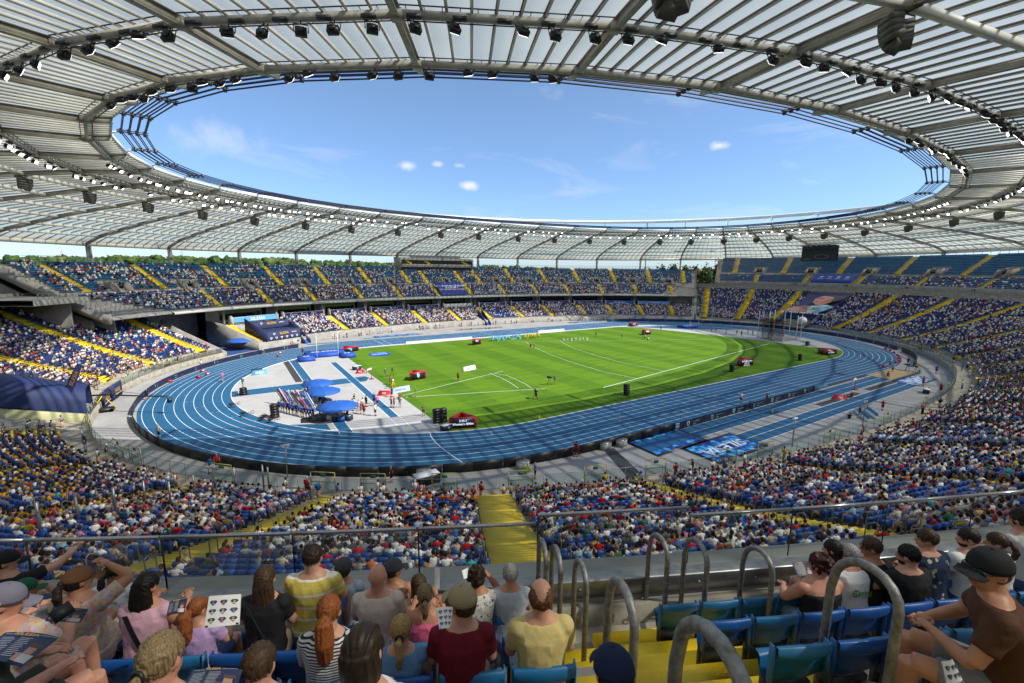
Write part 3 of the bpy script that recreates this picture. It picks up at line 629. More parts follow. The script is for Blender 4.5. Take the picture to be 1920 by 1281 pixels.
def panel_mat():
    M = bpy.data.materials.new('polycarbonate_panel'); M.use_nodes = True; t = M.node_tree; t.nodes.clear(); Nn = t.nodes.new; Ll = t.links.new
    o = Nn('ShaderNodeOutputMaterial'); tl = Nn('ShaderNodeBsdfTranslucent'); tr = Nn('ShaderNodeBsdfTransparent'); gl = Nn('ShaderNodeBsdfGlossy'); df = Nn('ShaderNodeBsdfDiffuse')
    g = Nn('ShaderNodeNewGeometry'); n = Nn('ShaderNodeTexNoise'); n.inputs['Scale'].default_value = .16; n.inputs['Detail'].default_value = 6; Ll(g.outputs['Position'], n.inputs['Vector'])
    mx = Nn('ShaderNodeMix'); mx.data_type = 'RGBA'; mx.inputs[6].default_value = (.36, .37, .31, 1); mx.inputs[7].default_value = (.66, .66, .57, 1); Ll(n.outputs['Fac'], mx.inputs[0]); Ll(mx.outputs[2], tl.inputs[0])
    df.inputs[0].default_value = (.60, .57, .48, 1)
    tr.inputs[0].default_value = (.92, .92, .86, 1); gl.inputs['Roughness'].default_value = .28; gl.inputs[0].default_value = (.7, .78, .8, 1)
    a = Nn('ShaderNodeMixShader'); a.inputs[0].default_value = .30; Ll(tl.outputs[0], a.inputs[1]); Ll(df.outputs[0], a.inputs[2])
    b = Nn('ShaderNodeMixShader'); b.inputs[0].default_value = .36; Ll(a.outputs[0], b.inputs[1]); Ll(tr.outputs[0], b.inputs[2])
    fr = Nn('ShaderNodeLayerWeight'); fr.inputs[0].default_value = .12; fm = Nn('ShaderNodeMath'); fm.operation = 'MULTIPLY'; fm.inputs[1].default_value = .38; Ll(fr.outputs['Facing'], fm.inputs[0]); c = Nn('ShaderNodeMixShader'); Ll(fm.outputs[0], c.inputs[0]); Ll(b.outputs[0], c.inputs[1]); Ll(gl.outputs[0], c.inputs[2]); Ll(c.outputs[0], o.inputs[0])
    n2 = Nn('ShaderNodeTexNoise'); n2.inputs['Scale'].default_value = .9; Ll(g.outputs['Position'], n2.inputs['Vector']); bp_ = Nn('ShaderNodeBump'); bp_.inputs['Distance'].default_value = .25; bp_.inputs['Strength'].default_value = .35; Ll(n2.outputs['Fac'], bp_.inputs['Height']); Ll(bp_.outputs[0], gl.inputs['Normal'])
    return M
PANEL = panel_mat(); NP = 9
cells = []
for k in range(NN):
    k2 = (k+1) % NN
    for j in list(range(-1, 8)):
        for i in range(NP):
            a, b, c, d = RN[j][k], RN[j][k2], RN[j+1][k2], RN[j+1][k]
            u0, u1 = i/NP, (i+1)/NP; q = [a+(b-a)*u0, a+(b-a)*u1, d+(c-d)*u1, d+(c-d)*u0]; ctr = sum(q)/4; v = ctr-CAMP; dep = v@CF
            ok = dep > 1 and abs(v@CR)/dep*FPX < 1250 and abs(v@CU)/dep*FPX < 900
            ar = np.linalg.norm(np.cross(q[2]-q[0], q[3]-q[1]))/max(1, (v@v))*abs(nrm(np.cross(q[1]-q[0], q[3]-q[0]))@nrm(v)) if ok else 0
            cells.append((ar, j, k, i, q))
order = sorted(range(len(cells)), key=lambda n: -cells[n][0]); top = set(order[:290])
rest = MB(); restr = MB(); UPZ = V3((0, 0, 1)); H = .50
for n, (ar, j, k, i, q) in enumerate(cells):
    q = [p+UPZ*H for p in q]
    if n in top:
        mb = MB(); u = (q[1]-q[0]+q[2]-q[3])/2; G = []
        for w in (.0, .25, .5, .75, 1.): up = UPZ*(.10*math.sin(w*math.pi)); G.append([q[0]+(q[1]-q[0])*w+up, q[3]+(q[2]-q[3])*w+up])
        mb.grid(np.array(G)); mb.build('roof_panel', PANEL, roof, smooth=True)
    else: rest.add(q, [(0, 1, 2, 3)])
    if i > 0:
        a, b = q[0]-UPZ*.14, q[3]-UPZ*.14; mb = MB() if n in top else restr
        if n in top:
            mb.beam(a, b, .15, .22); sd = nrm(np.cross(b-a, UPZ))*.11; mb.beam(a+UPZ*.04+sd, b+UPZ*.04+sd, .05, .14, mi=1)
            mb.build('roof_rib', [BEIGE, mat('rib_gasket', (.16, .14, .11), .7)], roof)
        else: mb.beam(a, b, .17, .3)
o = rest.build('roof_panels', PANEL, roof); o['kind'] = 'stuff'
o = restr.build('roof_ribs', BEIGE, roof); o['kind'] = 'stuff'
RB = [(.34, .48), (.34, .44), (.42, .5), (.38, .5), (.38, .5), (.38, .5), (.38, .5), (.38, .5), (.5, 1.0)]
for j in range(9):
    mb = MB(); w, h = RB[j]
    for k in range(NN):
        a, b = RN[j][k], RN[j][(k+1) % NN]; mb.beam(a, b, w, h)
        if j in (0, 1):      # catwalk rails, cable trays and hangers
            d = nrm(b-a); sd = nrm(np.cross(d, UPZ)); L_ = np.linalg.norm(b-a); gs = V3((0, 0, 0))
            for (so_, zo) in ((-.55, -.1), (-.55, .35), (.5, .3)): mb.tube([a+sd*so_+UPZ*zo, b+sd*so_+UPZ*zo], .045, 5, mi=1)
            for q in np.arange(.6, L_, 1.15): p = a+d*q; mb.tube([p-sd*.55-UPZ*.12, p-sd*.55+UPZ*.4], .035, 4, mi=1); mb.tube([p-sd*.5+UPZ*.3, p+sd*.5+UPZ*.32], .03, 4, mi=1)
            if j == 1:
                for q in np.arange(1.1, L_, 2.9): mb.box(a+d*q+sd*.32-UPZ*.25, (.9, .35, .22), [d, sd, UPZ], 1)
    mb.build('ring_beam', [mat('bright_cream_steel', (.80, .77, .68), .5, var=.12, vscale=.6) if j not in (0, 1) else mat('catwalk_steel', (.42, .40, .34), .6, var=.3, vscale=2), DSTEEL], roof)
mb = MB()
for k in range(NN):
    a, b = RN[-1][k]+UPZ*.45, RN[-1][(k+1) % NN]+UPZ*.45; mb.beam(a, b, .1, .45)
mb.build('edge_fascia', WHITE, roof)
mb = MB()
for k in range(NN):
    a, b = RN[8][k], RN[8][(k+1) % NN]; o_ = V3((0, 0, 1.0)); mb.beam(a+o_, b+o_, .12, .9)
mb.build('eave_band', CONCL, roof)
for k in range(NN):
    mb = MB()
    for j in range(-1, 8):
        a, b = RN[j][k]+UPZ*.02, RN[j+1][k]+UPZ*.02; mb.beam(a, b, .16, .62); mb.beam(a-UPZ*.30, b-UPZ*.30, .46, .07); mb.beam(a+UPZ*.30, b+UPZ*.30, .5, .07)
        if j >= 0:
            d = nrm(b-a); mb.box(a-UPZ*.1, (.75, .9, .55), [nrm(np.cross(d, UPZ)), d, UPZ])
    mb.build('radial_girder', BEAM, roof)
CABLE = mat('dark_blue_cable', (.012, .018, .05), .5, var=.2, vscale=2)
CLAMP = mat('cable_clamp_casting', (.11, .115, .125), .5, metal=.3, var=.3, vscale=3)
ARM = mat('pale_casting', (.42, .44, .46), .45, metal=.2)
for c in range(4):
    for h in (0, .42):
        mb = MB(); mb.tube([rp(s, 0, -3.3-.78*c, 1.25+h) for s in NODES], .075, 6, closed=True); mb.build('ring_cable', CABLE, roof)
for k, s in enumerate(NODES):
    g = nrm(rp(s, 0, -5.9)-rp(s, 0, -3))[:3]; a = rp(s, 0, -2.9, 1.4); b = rp(s, 0, -6.0, 1.4); mb = MB(); mb.beam(a, b, .30, .10); mb.beam(a+UPZ*.2, b+UPZ*.2, .22, .08)
    for c in range(4): mb.box(rp(s, 0, -3.3-.78*c, 1.45), (.34, .34, .62))
    mb.build('cable_clamp', CLAMP, roof)
    mb = MB(); p0, p1, p2 = rp(s, 0, 0, .4), rp(s, 0, -2.0, 1.1), rp(s, 0, -3.3, 1.4); mb.tube([p0, p1, p2], [.12, .17, .08], 6)
    q0 = rp(s, 0, 1.0, 2.2); mb.tube([q0, p2], .035, 5); mb.build('cable_strut', ARM, roof)
# upper compression ring behind the eaves, on posts
def upr(s): i = np.interp(s % RS[-1], RS, _t); return rp(s, 0, 46.3, 8.6+.9*math.cos(2*i))
mb = MB(); mb.tube([upr(s) for s in NODES], .75, 8, closed=True); mb.build('compression_ring', WHITE, roof)
for s in NODES:
    mb = MB(); a = upr(s); b = rp(s, 6.5, 0, .5); mb.tube([a, (a[0]*.99+b[0]*.01, a[1]*.99+b[1]*.01, b[2]+.0)], .22, 6); mb.tube([a, rp(s, 0, 26, 5.)], .06, 4); mb.build('ring_post', WHITE, roof)
for s in NODES:
    p = rp(s, 8, -.8); mb = MB(); h = math.atan2(*(rp(s, 8)-rp(s, 7))[[1, 0]])
    mb.rbox(((p[0]), p[1], (p[2]-.4-1.2)/2), (1.25, .75, p[2]-.4+1.2), h, taper=1.0); o = mb.build('roof_column', CONC, roof)
# floodlights: each a thing of its own, hung from the catwalks
EMIT = mat('lit_lamp_lens', (.9, .9, .9), .3, emit=((1., .98, .94), 2.2))
def lamp_proto(kind):
    t = empty('floodlight'); tag(t, 'black floodlight on a yoke hanging under the roof catwalk', 'floodlight', 'floodlights under the roof ring')
    mb = MB(); mb.box((0, 0, -.62), (.62, .30, .44), taper=1.); mb.box((0, -.19, -.62), (.36, .14, .3)); mb.build('housing', BLACK if kind != 2 else mat('grey_lamp_housing', (.28, .28, .27), .6), t)
    mb = MB(); mb.box((0, .165, -.62), (.56, .03, .38)); mb.build('lens', EMIT, t)
    mb = MB(); mb.tube([(-.38, 0, -.62), (-.38, 0, -.12), (.38, 0, -.12), (.38, 0, -.62)], .035, 5); mb.tube([(0, 0, -.12), (0, 0, .12)], .04, 5); mb.build('bracket', BLACK, t)
    return t
lp = [lamp_proto(0), lamp_proto(1)]; used = [False, False]; nl = 0
def put_lamp(p, ang, tilt):
    global nl
    kd = nl % 2; o = lp[kd] if not used[kd] else tree_copy(lp[kd]); used[kd] = True; nl += 1
    o.location = tuple(p); o.rotation_euler = (tilt, 0, ang); o.scale = (1.15,)*3; return o
def inring(s, segs): return any(a <= s <= b for a, b in segs)
seg0 = [(150, 232), (85, 128), (262, 307), (353, 392), (0, 57), (418, 479)]; 
for j, step in ((0, 1.75), (1, 1.9)):
    for k in range(NN):
        a, b = RN[j][k], RN[j][(k+1) % NN]; sm = (NODES[k]+((NODES[(k+1) % NN]-NODES[k]) % RS[-1])/2) % RS[-1]
        if j == 0 and not inring(sm, seg0): continue
        v = (a+b)/2-CAMP; dep = v@CF
        if dep < 3 or abs(v@CR)/dep*FPX > 1120 or abs(v@CU)/dep*FPX > 800: continue
        L_ = np.linalg.norm(b-a); d = (b-a)/L_; far = np.linalg.norm(v) > 150; stp = step*(1.6 if far else 1.)*(1.25 if j == 1 else 1)
        for q in np.arange(.9, L_-.5, stp):
            if random.random() < .12: continue
            p = a+d*(q+random.uniform(-.25, .25))-UPZ*.28; ang = math.atan2(d[1], d[0])+math.pi; inward = V3((-d[1], d[0], 0)); ang = math.atan2(-inward[0], inward[1])
            put_lamp(p, ang+random.uniform(-.5, .5), -random.uniform(.25, 1.0))
# loudspeaker clusters on the third ring
SPK = mat('speaker_cabinet', (.11, .105, .085), .7, var=.3, vscale=4)
def cluster():
    t = empty('speaker_cluster'); tag(t, 'cluster of dark curved loudspeaker arrays hanging under the roof', 'loudspeakers', 'speaker clusters under the roof')
    for ang, n_ in ((-.9, 5), (.15, 6), (1.2, 4)):
        for i in range(n_):
            mb = MB(); c, s_ = math.cos(ang), math.sin(ang); tl = .14*i; Y = V3((-s_*math.cos(tl), c*math.cos(tl), -math.sin(tl))); X = V3((c, s_, 0)); Zz = np.cross(X, Y)
            mb.box(V3((-s_*.75, c*.75, -.55))+V3((0, 0, -.34*i))-Y*(.05*i*i*.4), (1.15, .75, .33), [X, Y, Zz], 0, None); mb.build('speaker', SPK, t)
    mb = MB(); mb.tube([(-.9, 0, -.2), (.9, 0, -.2)], .06, 5); mb.tube([(0, -.9, -.2), (0, .9, -.2)], .06, 5); mb.tube([(0, 0, -.2), (0, 0, .3)], .08, 5); mb.build('hanger', DSTEEL, t); return t
cp = cluster(); first = True
for k in range(NN):
    p = RN[2][k]; v = p-CAMP; dep = v@CF
    if dep < 3 or abs(v@CR)/dep*FPX > 1250 or abs(v@CU)/dep*FPX > 900 or 250 < NODES[k] < 300: continue
    o = cp if first else tree_copy(cp); first = False; o.location = tuple(p-UPZ*.3); g = rp(NODES[k], 0)-p; o.rotation_euler = (0, 0, math.atan2(g[1], g[0])-math.pi/2)
# big video screen
scr = empty('video_screen', bp(5.4, 37.6, 30.3)); tag(scr, 'big dark video screen showing a throwing circle, hanging over the right stand', 'screen')
X = bp(1.3, 37.6)-bp(9.5, 37.6); X[2] = 0; X = nrm(X); Y = V3((0, 0, 1)); Zz = np.cross(X, Y)
mb = MB(); mb.box((0, 0, 0), (13.2, 9.6, .8), [X, Y, Zz]); mb.build('cabinet', BLACK, scr)
SCRM = mat('screen_picture', (.5, .5, .5), .5, attr='Col')
mb = MB(); F_ = Zz*.42
def sq(x0, y0, x1, y1, c, dz=0): mb.add([X*x0+Y*y0+F_+Zz*dz, X*x1+Y*y0+F_+Zz*dz, X*x1+Y*y1+F_+Zz*dz, X*x0+Y*y1+F_+Zz*dz], [(0, 1, 2, 3)], 0, c)
sq(-6.4, -4.6, 6.4, 4.6, (.006, .014, .016)); sq(-6.4, .2, 6.4, 3.9, (.008, .05, .045), .01); sq(-6.4, -4.6, 6.4, -1.2, (.016, .022, .028), .01)
for x in (-3.4, 2.9): sq(x, -1, x+.4, 4.6, (.004, .006, .007), .02)
for x in np.arange(-6, 6.3, .8): sq(x, .2, x+.05, 4.5, (.004, .008, .008), .02)
t_ = np.linspace(0, 2*math.pi, 25)
for a, b in zip(t_[:-1], t_[1:]):
    P_ = lambda q, r: X*(.9+2.6*r*math.cos(q))+Y*(-3.1+.85*r*math.sin(q))+F_+Zz*.03
    mb.add([P_(a, 1), P_(b, 1), P_(b, .86), P_(a, .86)], [(0, 1, 2, 3)], 0, (.20, .22, .22))
sq(.2, -2.0, .9, 1.0, (.012, .014, .016), .03); sq(-6, -4.2, -3, -3.9, (.15, .17, .17), .03)
mb.build('picture', SCRM, scr)
mb = MB(); 
for x in (-6.5, 6.5): mb.tube([X*x-Y*4.6, X*x+Y*5.6], .12, 5)
for x in np.arange(-6.5, 6.6, 2.6): mb.tube([X*x+Y*4.8, X*(x+1.3)+Y*5.6], .06, 4)
mb.tube([X*-6.5+Y*5.6, X*6.5+Y*5.6], .1, 5); mb.build('frame', DSTEEL, scr)
mst = MB(); p = bp(47, 52, 20); mst.tube([p, p+V3((0, 0, 27))], .22, 6); mst.build('mast', DSTEEL); tag(bpy.data.objects['mast'], 'thin dark mast rising above the far roof edge right of centre', 'mast')
# ---------------------------------------------------------------- seats and spectators
def rotz(a): a = np.asarray(a); c, s = np.cos(a), np.sin(a); return np.stack([np.stack([c, -s], -1), np.stack([s, c], -1)], -2)
class Stamp:
    """many copies of small templates in one mesh, coloured face by face"""
    def __init__(s): s.V = []; s.F = []; s.C = []; s.n = 0
    def put(s, tv, tf, tcl, pos, ang, scale, cols):
        pos = np.asarray(pos, float); N_ = len(pos)
        if N_ == 0: return
        tv = np.asarray(tv, float); Rm = rotz(np.asarray(ang)); sc = np.broadcast_to(np.asarray(scale, float), (N_,))
        xy = np.einsum('nij,vj->nvi', Rm, tv[:, :2])*sc[:, None, None]; z = tv[None, :, 2]*sc[:, None]
        P_ = np.concatenate([xy, z[..., None]], -1)+pos[:, None, :]; s.V.append(P_.reshape(-1, 3))
        f = np.array(tf)[None]+(np.arange(N_)*len(tv))[:, None, None]+s.n; s.F.append(f.reshape(-1, 4)); s.n += N_*len(tv)
        s.C.append(np.asarray(cols, np.float32)[:, tcl].reshape(-1, 3))
    def build(s, name, m_, parent=None, smooth=False):
        V = np.concatenate(s.V); F = np.concatenate(s.F); C = np.concatenate(s.C); tri = F[:, 3] < 0
        F2 = F.copy(); lt = np.where(F[:, 3] == F[:, 2], 3, 4); idx = np.ones(F.shape, bool); idx[lt == 3, 3] = False
        me = bpy.data.meshes.new(name); me.vertices.add(len(V)); me.vertices.foreach_set('co', V.astype(np.float32).ravel()); fl = F2[idx]
        me.loops.add(len(fl)); me.loops.foreach_set('vertex_index', fl.astype(np.int32)); me.polygons.add(len(F)); me.polygons.foreach_set('loop_start', np.concatenate([[0], np.cumsum(lt)[:-1]]).astype(np.int32)); me.polygons.foreach_set('loop_total', lt.astype(np.int32))
        me.materials.append(m_); ca = me.color_attributes.new('Col', 'FLOAT_COLOR', 'CORNER'); cc = np.repeat(C, lt, axis=0); ca.data.foreach_set('color', np.column_stack([cc, np.ones(len(cc))]).astype(np.float32).ravel())
        if smooth: me.polygons.foreach_set('use_smooth', np.ones(len(F), bool))
        me.update(); return link(name, me, parent)
def tmpl(mb):
    V = np.concatenate(mb.v); F = []; cl = []
    for q, c in zip(mb.f, mb.m):
        if len(q) <= 4: F.append(tuple(q)+((q[2],) if len(q) == 3 else ())); cl.append(c)
        else:
            for i in range(1, len(q)-1): F.append((q[0], q[i], q[i+1], q[i+1])); cl.append(c)
    return V, np.array(F), np.array(cl)
# templates face +Y, origin on the floor under the seat back
def seat_low():
    mb = MB(); mb.grid([[(-.22, .0, .36), (.22, .0, .36)], [(-.22, -.05, .82), (.22, -.05, .82)]]); mb.grid([[(-.22, .03, .42), (.22, .03, .42)], [(-.22, .16, .74), (.22, .16, .74)], [(-.22, .21, .70), (.22, .21, .70)]]); return tmpl(mb)
def seat_mid():
    mb = MB(); mb.box((0, -.03, .62), (.44, .05, .42)); mb.box((0, .09, .60), (.42, .06, .38)); mb.box((0, .10, .2), (.06, .2, .4), mi=1); return tmpl(mb)
def seat_fine():
    mb = MB()
    xs = np.linspace(-.222, .222, 7)
    bow = lambda x: .035*(1-(x/.222)**2)
    F_ = []; 
    for z, y, k in [(.40, .05, .8), (.47, -.005, 1), (.62, -.03, 1), (.78, -.055, 1), (.805, -.075, .99), (.80, -.10, .98), (.74, -.105, .98), (.70, -.085, .97)]:
        F_.append([(x*k, y-bow(x)*(1 if z < .79 else .5), z+(.012*(1-(x/.222)**2) if z > .77 else 0)) for x in xs])
    mb.grid(np.array(F_))
    P_ = []
    for y, z, k in [(-.0, .405, .9), (.03, .425, .98), (.2, .43, 1), (.38, .45, 1), (.42, .44, .98), (.425, .40, .97), (.40, .37, .93), (.2, .375, .9), (0, .37, .85)]:
        yy = .06+y*.16+(z-.405)*-1.; zz = .40+y*.42; P_.append([(x*k*.97, yy+.02*(1-(x/.222)**2)*(1 if z > .41 else 0), zz) for x in xs])
    mb.grid(np.array(P_))
    for x in (-.222, .222): mb.box((x, -.05, .62), (.012, .06, .34)); 
    return tmpl(mb)
def person_tmpl(lod, pose):
    """classes: 0 skin, 1 hair or hat, 2 shirt, 3 trousers. seated persons are built on the seat, standing ones on the floor"""
    mb = MB(); st = pose >= 4; b = .47 if not st else .92; lean = [0, .10, .22, -.03, 0, .06][pose]
    def P3(x, y, z): return (x, .16*(0 if st else 1)+y+lean*(z-b)*1.3, z)
    if lod == -1:
        k = 4; rg = lambda z, rx, ry, n=k: [P3(rx*math.cos(2*math.pi*(i+.5)/n), ry*math.sin(2*math.pi*(i+.5)/n), z) for i in range(n)]
        mb.rings([np.array(rg(b, .23, .18)), np.array(rg(b+.42, .27, .16)), np.array(rg(b+.54, .12, .09))], 2); c = P3(0, .03, b+.70); mb.ell(c, (.10, .11, .135), 4, 3, 1)
        mb.grid([[P3(-.07, .10, b+.58), P3(.07, .10, b+.58)], [P3(-.08, .145, b+.72), P3(.08, .145, b+.72)]], 0)
        if not st: mb.box((0, .42, b+.0), (.34, .36, .16), mi=3)
        else: mb.box((0, 0, .46), (.27, .16, .92), mi=3, taper=1.1)
        return tmpl(mb)
    if lod == 0:
        k = 5
        rg = lambda z, rx, ry, n=k: [P3(rx*math.cos(2*math.pi*i/n), ry*math.sin(2*math.pi*i/n), z) for i in range(n)]
        mb.rings([np.array(rg(b, .17, .13)), np.array(rg(b+.36, .20, .12)), np.array(rg(b+.53, .10, .07))], 2)
        c = P3(0, .03, b+.70); mb.ell(c, (.095, .11, .135), 5, 4, 1)
        mb.grid([[P3(-.07, .10, b+.58), P3(.07, .10, b+.58)], [P3(-.08, .145, b+.72), P3(.08, .145, b+.72)]], 0)
        if not st: mb.box((0, .42, b+.02), (.34, .36, .14), mi=3); mb.box((0, .56, b-.24), (.26, .10, .42), mi=0)
        else: mb.box((0, 0, .46), (.27, .16, .92), mi=3, taper=1.1)
        mb.box(P3(-.24, .03, b+.30), (.09, .12, .36), mi=2); mb.box(P3(.24, .03, b+.30), (.09, .12, .36), mi=0)
        return tmpl(mb)
    k = 8
    rg = lambda z, rx, ry, dy=0: np.array([P3(rx*math.cos(2*math.pi*i/k), dy+ry*math.sin(2*math.pi*i/k), z) for i in range(k)])
    mb.rings([rg(b-.03, .17, .14), rg(b+.12, .155, .12), rg(b+.32, .18, .125, .01), rg(b+.46, .205, .10), rg(b+.515, .15, .08), rg(b+.54, .07, .06)], 2)
    mb.rings([rg(b+.50, .055, .055), rg(b+.61, .052, .055, .01)], 0)
    c = V3(P3(0, .035, b+.715)); mb.ell(c, (.078, .098, .125), 8, 6, 0); mb.ell(c+V3((0, -.022, .025)), (.088, .098, .118), 8, 6, 1)
    for sx in (-1, 1):
        sh = P3(sx*.20, 0, b+.46)
        if pose == 0: el, ha = P3(sx*.25, .06, b+.22), (sx*.14, .42, b+.14)
        elif pose == 1: el, ha = P3(sx*.27, .05, b+.20), (sx*.06, .46, b+.22)
        elif pose == 2: el, ha = P3(sx*.24, .12, b+.18), (sx*.10, .55, b+.10)
        elif pose == 3: el, ha = P3(sx*.29, .10, b+.42), (sx*.10, .30, b+.64)
        elif pose == 4: el, ha = P3(sx*.25, -.02, b+.20), (sx*.24, .06, b-.06)
        else: el, ha = P3(sx*.28, .02, b+.22), (sx*.05, .24, b+.28)
        mid = V3(sh)*.45+V3(el)*.55
        mb.tube([sh, mid], [.062, .055], 6, 2); mb.tube([mid, el, ha], [.042, .038, .028], 5, 0); mb.ell(ha, (.035, .045, .03), 5, 4, 0)
        if not st:
            mb.tube([(sx*.09, .14, b+.0), (sx*.11, .55, b+.03)], [.095, .07], 6, 3); mb.tube([(sx*.11, .55, b+.03), (sx*.11, .60, .08)], [.058, .04], 5, 0); mb.box((sx*.11, .66, .04), (.09, .24, .08), mi=1)
        else:
            q = .10*(1 if sx > 0 else -1)*(pose-4)
            mb.tube([(sx*.09, 0, .93), (sx*.10, q, .50)], [.095, .065], 6, 3); mb.tube([(sx*.10, q, .50), (sx*.11, q*1.1, .07)], [.055, .038], 5, 0); mb.box((sx*.11, q*1.1+.05, .04), (.09, .26, .08), mi=1)
    return tmpl(mb)
TS0, TS1 = seat_low(), seat_mid(); TPF = [person_tmpl(-1, i) for i in range(6)]; TP0 = [person_tmpl(0, i) for i in range(6)]; TP1 = [person_tmpl(1, i) for i in range(6)]
H_ = hexc
SHIRT = [('white', (.78, .78, .76), 46), ('cream', (.66, .54, .38), 7), ('black', (.012, .012, .014), 13), ('navy', (.015, .025, .08), 7), ('grey', (.22, .23, .24), 8), ('red', (.50, .010, .015), 8), ('blue', (.02, .13, .50), 4),
         ('pale blue', (.30, .45, .62), 5), ('pink', (.62, .22, .28), 4), ('yellow', (.62, .42, .02), 2.2), ('green', (.03, .17, .06), 2.2), ('olive', (.10, .11, .05), 2), ('orange', (.72, .16, .02), 1), ('lilac', (.38, .28, .55), 1.5), ('turquoise', (.05, .38, .42), 1.5), ('maroon', (.12, .01, .02), 2), ('bare shouldered', (.50, .28, .19), 2)]
HAIR = [('dark hair', (.018, .012, .008), 26), ('brown hair', (.06, .032, .016), 30), ('fair hair', (.30, .20, .09), 14), ('grey hair', (.30, .29, .28), 9), ('a white cap', (.7, .7, .68), 9), ('a black cap', (.012, .012, .014), 4), ('a red cap', (.5, .02, .02), 2), ('a beige hat', (.5, .38, .2), 3), ('a blue cap', (.02, .08, .35), 2)]
SKIN = [(.52, .26, .15), (.58, .31, .19), (.44, .20, .11), (.60, .35, .23), (.36, .16, .085)]
PANT = [(.03, .05, .12), (.012, .012, .015), (.30, .26, .19), (.10, .16, .28), (.45, .27, .18), (.2, .2, .2), (.5, .5, .5)]
def pick(rs, T_): w = np.array([q[2] for q in T_], float); return T_[rs.choice(len(T_), p=w/w.sum())]
def bump2(x, y): return .5+.25*(math.sin(x*.31+y*.9+1.3)+math.sin(x*.13-y*.35+4)*.9+math.sin(x*.55+y*.15)*.5)/1.2
def rowpts(d, z, s0, s1, pitch=.5):
    n = max(4, int((s1-s0)*2)); ss = np.linspace(s0, s1, n); p = bp(ss, np.full(n, d), z); L_ = np.concatenate([[0], np.cumsum(np.hypot(*np.diff(p[:, :2], axis=0).T))])
    q = np.arange(pitch/2, L_[-1], pitch); s_ = np.interp(q, L_, ss); return s_, bp(s_, np.full(len(s_), d), z)
BLUE_L = V3((.004, .034, .18)); BLUE_S = V3((.005, .070, .33)); TEAL = V3((.012, .165, .36))
rows = []   # (kind, d of seat back, floor, s0, s1, aisles, half width, colour, occupancy function)
for i, (d, z) in enumerate(rowL): rows.append(('L', i, d+.42, z, TUN1+1, E1-.5, AL, 1.35))
for i, (d, z) in enumerate(rowM): rows.append(('M', i, d+.42, z, SM0+1, TUN0-1, AML, 1.25))
for i, (d, z) in enumerate(rowU1): rows.append(('U', i, d+.42, z, SM0+6+(8-i)*.6, SM1-2-(8-i)*1.2, AU1, .95))
for i, (d, z) in enumerate(rowU2): rows.append(('V', i, d+.42, z, SM0+1, SM1-1.5, AU2, 1.05))
for i in range(NE1): d, z = rowE1(i); rows.append(('E', i, d+.42, z, U0+1, U1-1, AE1, 1.0))
for i in range(NE2): d, z = rowE2(i); rows.append(('F', i, d+.42, z, U0+1, U1-1, AE2, 1.15))
def occ(k, i, s, d, p):
    b = bump2(s, d); b = b+.55*(bump2(s*3.1+i*2.2, d*2.3+s*.7)-.5)
    if k == 'L':
        o = .52+.5*(b-.5)
        if 262 < s < 400: o = .70+.45*(b-.5)-(.28 if i > 17 else 0)*(b < .62)+(.1 if i < 8 else 0)
        if s < 262: o = .46+.75*(b-.5)
        if s > 470: o = .44+.5*(b-.5)+(.15 if i < 8 else 0)-(.1 if 12 < i < 22 else 0)
        return o
    if k == 'M': return .80+.3*(b-.5)-(.5 if 111 < s < 120 and i < 9 else 0)
    if k == 'U': return .62+.5*(b-.5)-(.3 if s > 176 and s < 196 else 0)
    if k == 'V': return .44+.6*(b-.5)-(.22 if i > 10 else 0)-(.15 if s < 50 else 0)
    if k == 'E': return .33 if s % BLEN > 60 and s < 505 and s > 400 else (.02 if s > 470 or s < 60 else .7)
    return .0 if (s > 400 or s < 60) else .25
seatpos = []; ppl = []; fg_hold = []
for (k, i, d, z, s0, s1, AI, hw) in rows:
    s_, P_ = rowpts(d, z, s0, s1); ai = np.array(AI)
    v = P_-CAMP; dep = v@CF; ok = (dep > .8); dd = np.where(ok, dep, 1); xs = (v@CR)/dd*FPX; ys = (v@CU)/dd*FPX; ok &= (np.abs(xs) < 1130) & (np.abs(ys) < 800)
    dist = np.linalg.norm(v, axis=1)
    near = np.abs(((s_[:, None]-ai[None]+BLEN/2) % BLEN)-BLEN/2).min(1); sc = 1+d/60.; fac = hw*(1.15 if (k == 'L') else 1)
    w3 = np.array([1.7 if abs(a-321.3) < .5 and k == 'L' else fac for a in AI]); near2 = (np.abs(((s_[:, None]-ai[None]+BLEN/2) % BLEN)-BLEN/2)*np.hypot(*(bp(ai+.5, np.full(len(ai), d))-bp(ai-.5, np.full(len(ai), d)))[:, :2].T)[None]-w3[None]).min(1)
    ok &= near2 > 0
    if k in ('V',):
        for q in VM: ok &= ~((np.abs(s_-q) < 1.9) & (i < 5))
        ok &= ~((s_ > 114) & (s_ < 144) & (i > 10))
    if k == 'F':
        for q in VE: ok &= ~((np.abs(((s_-q+BLEN/2) % BLEN)-BLEN/2) < 1.5) & (i < 5))
    if k == 'U': ok &= ~((s_ > 123.3) & (s_ < 136))
    sm = s_ % BLEN
    if k == 'E': ok &= ~((sm > 505.3) | (sm < 6.4))
    if k == 'L': ok &= ~(((sm > 504.3) | (sm < 4.2))); ok &= ~((sm > 252) & (sm < 268) & (i < 7))
    if k == 'M': ok &= ~((s_ > 189.5) & (s_ < 201.5)); ok &= ~((s_ > 122) & (s_ < 127) & (i < 7))
    if k == 'E': ok &= dist > 15
    if k == 'F': ok &= dist > 12
    for n in np.where(ok)[0]: seatpos.append((k, i, float(s_[n]), float(d), P_[n], float(dist[n]), float(xs[n]+960), float(640.5-ys[n])))
print('seats', len(seatpos))
rs = np.random.default_rng(5)
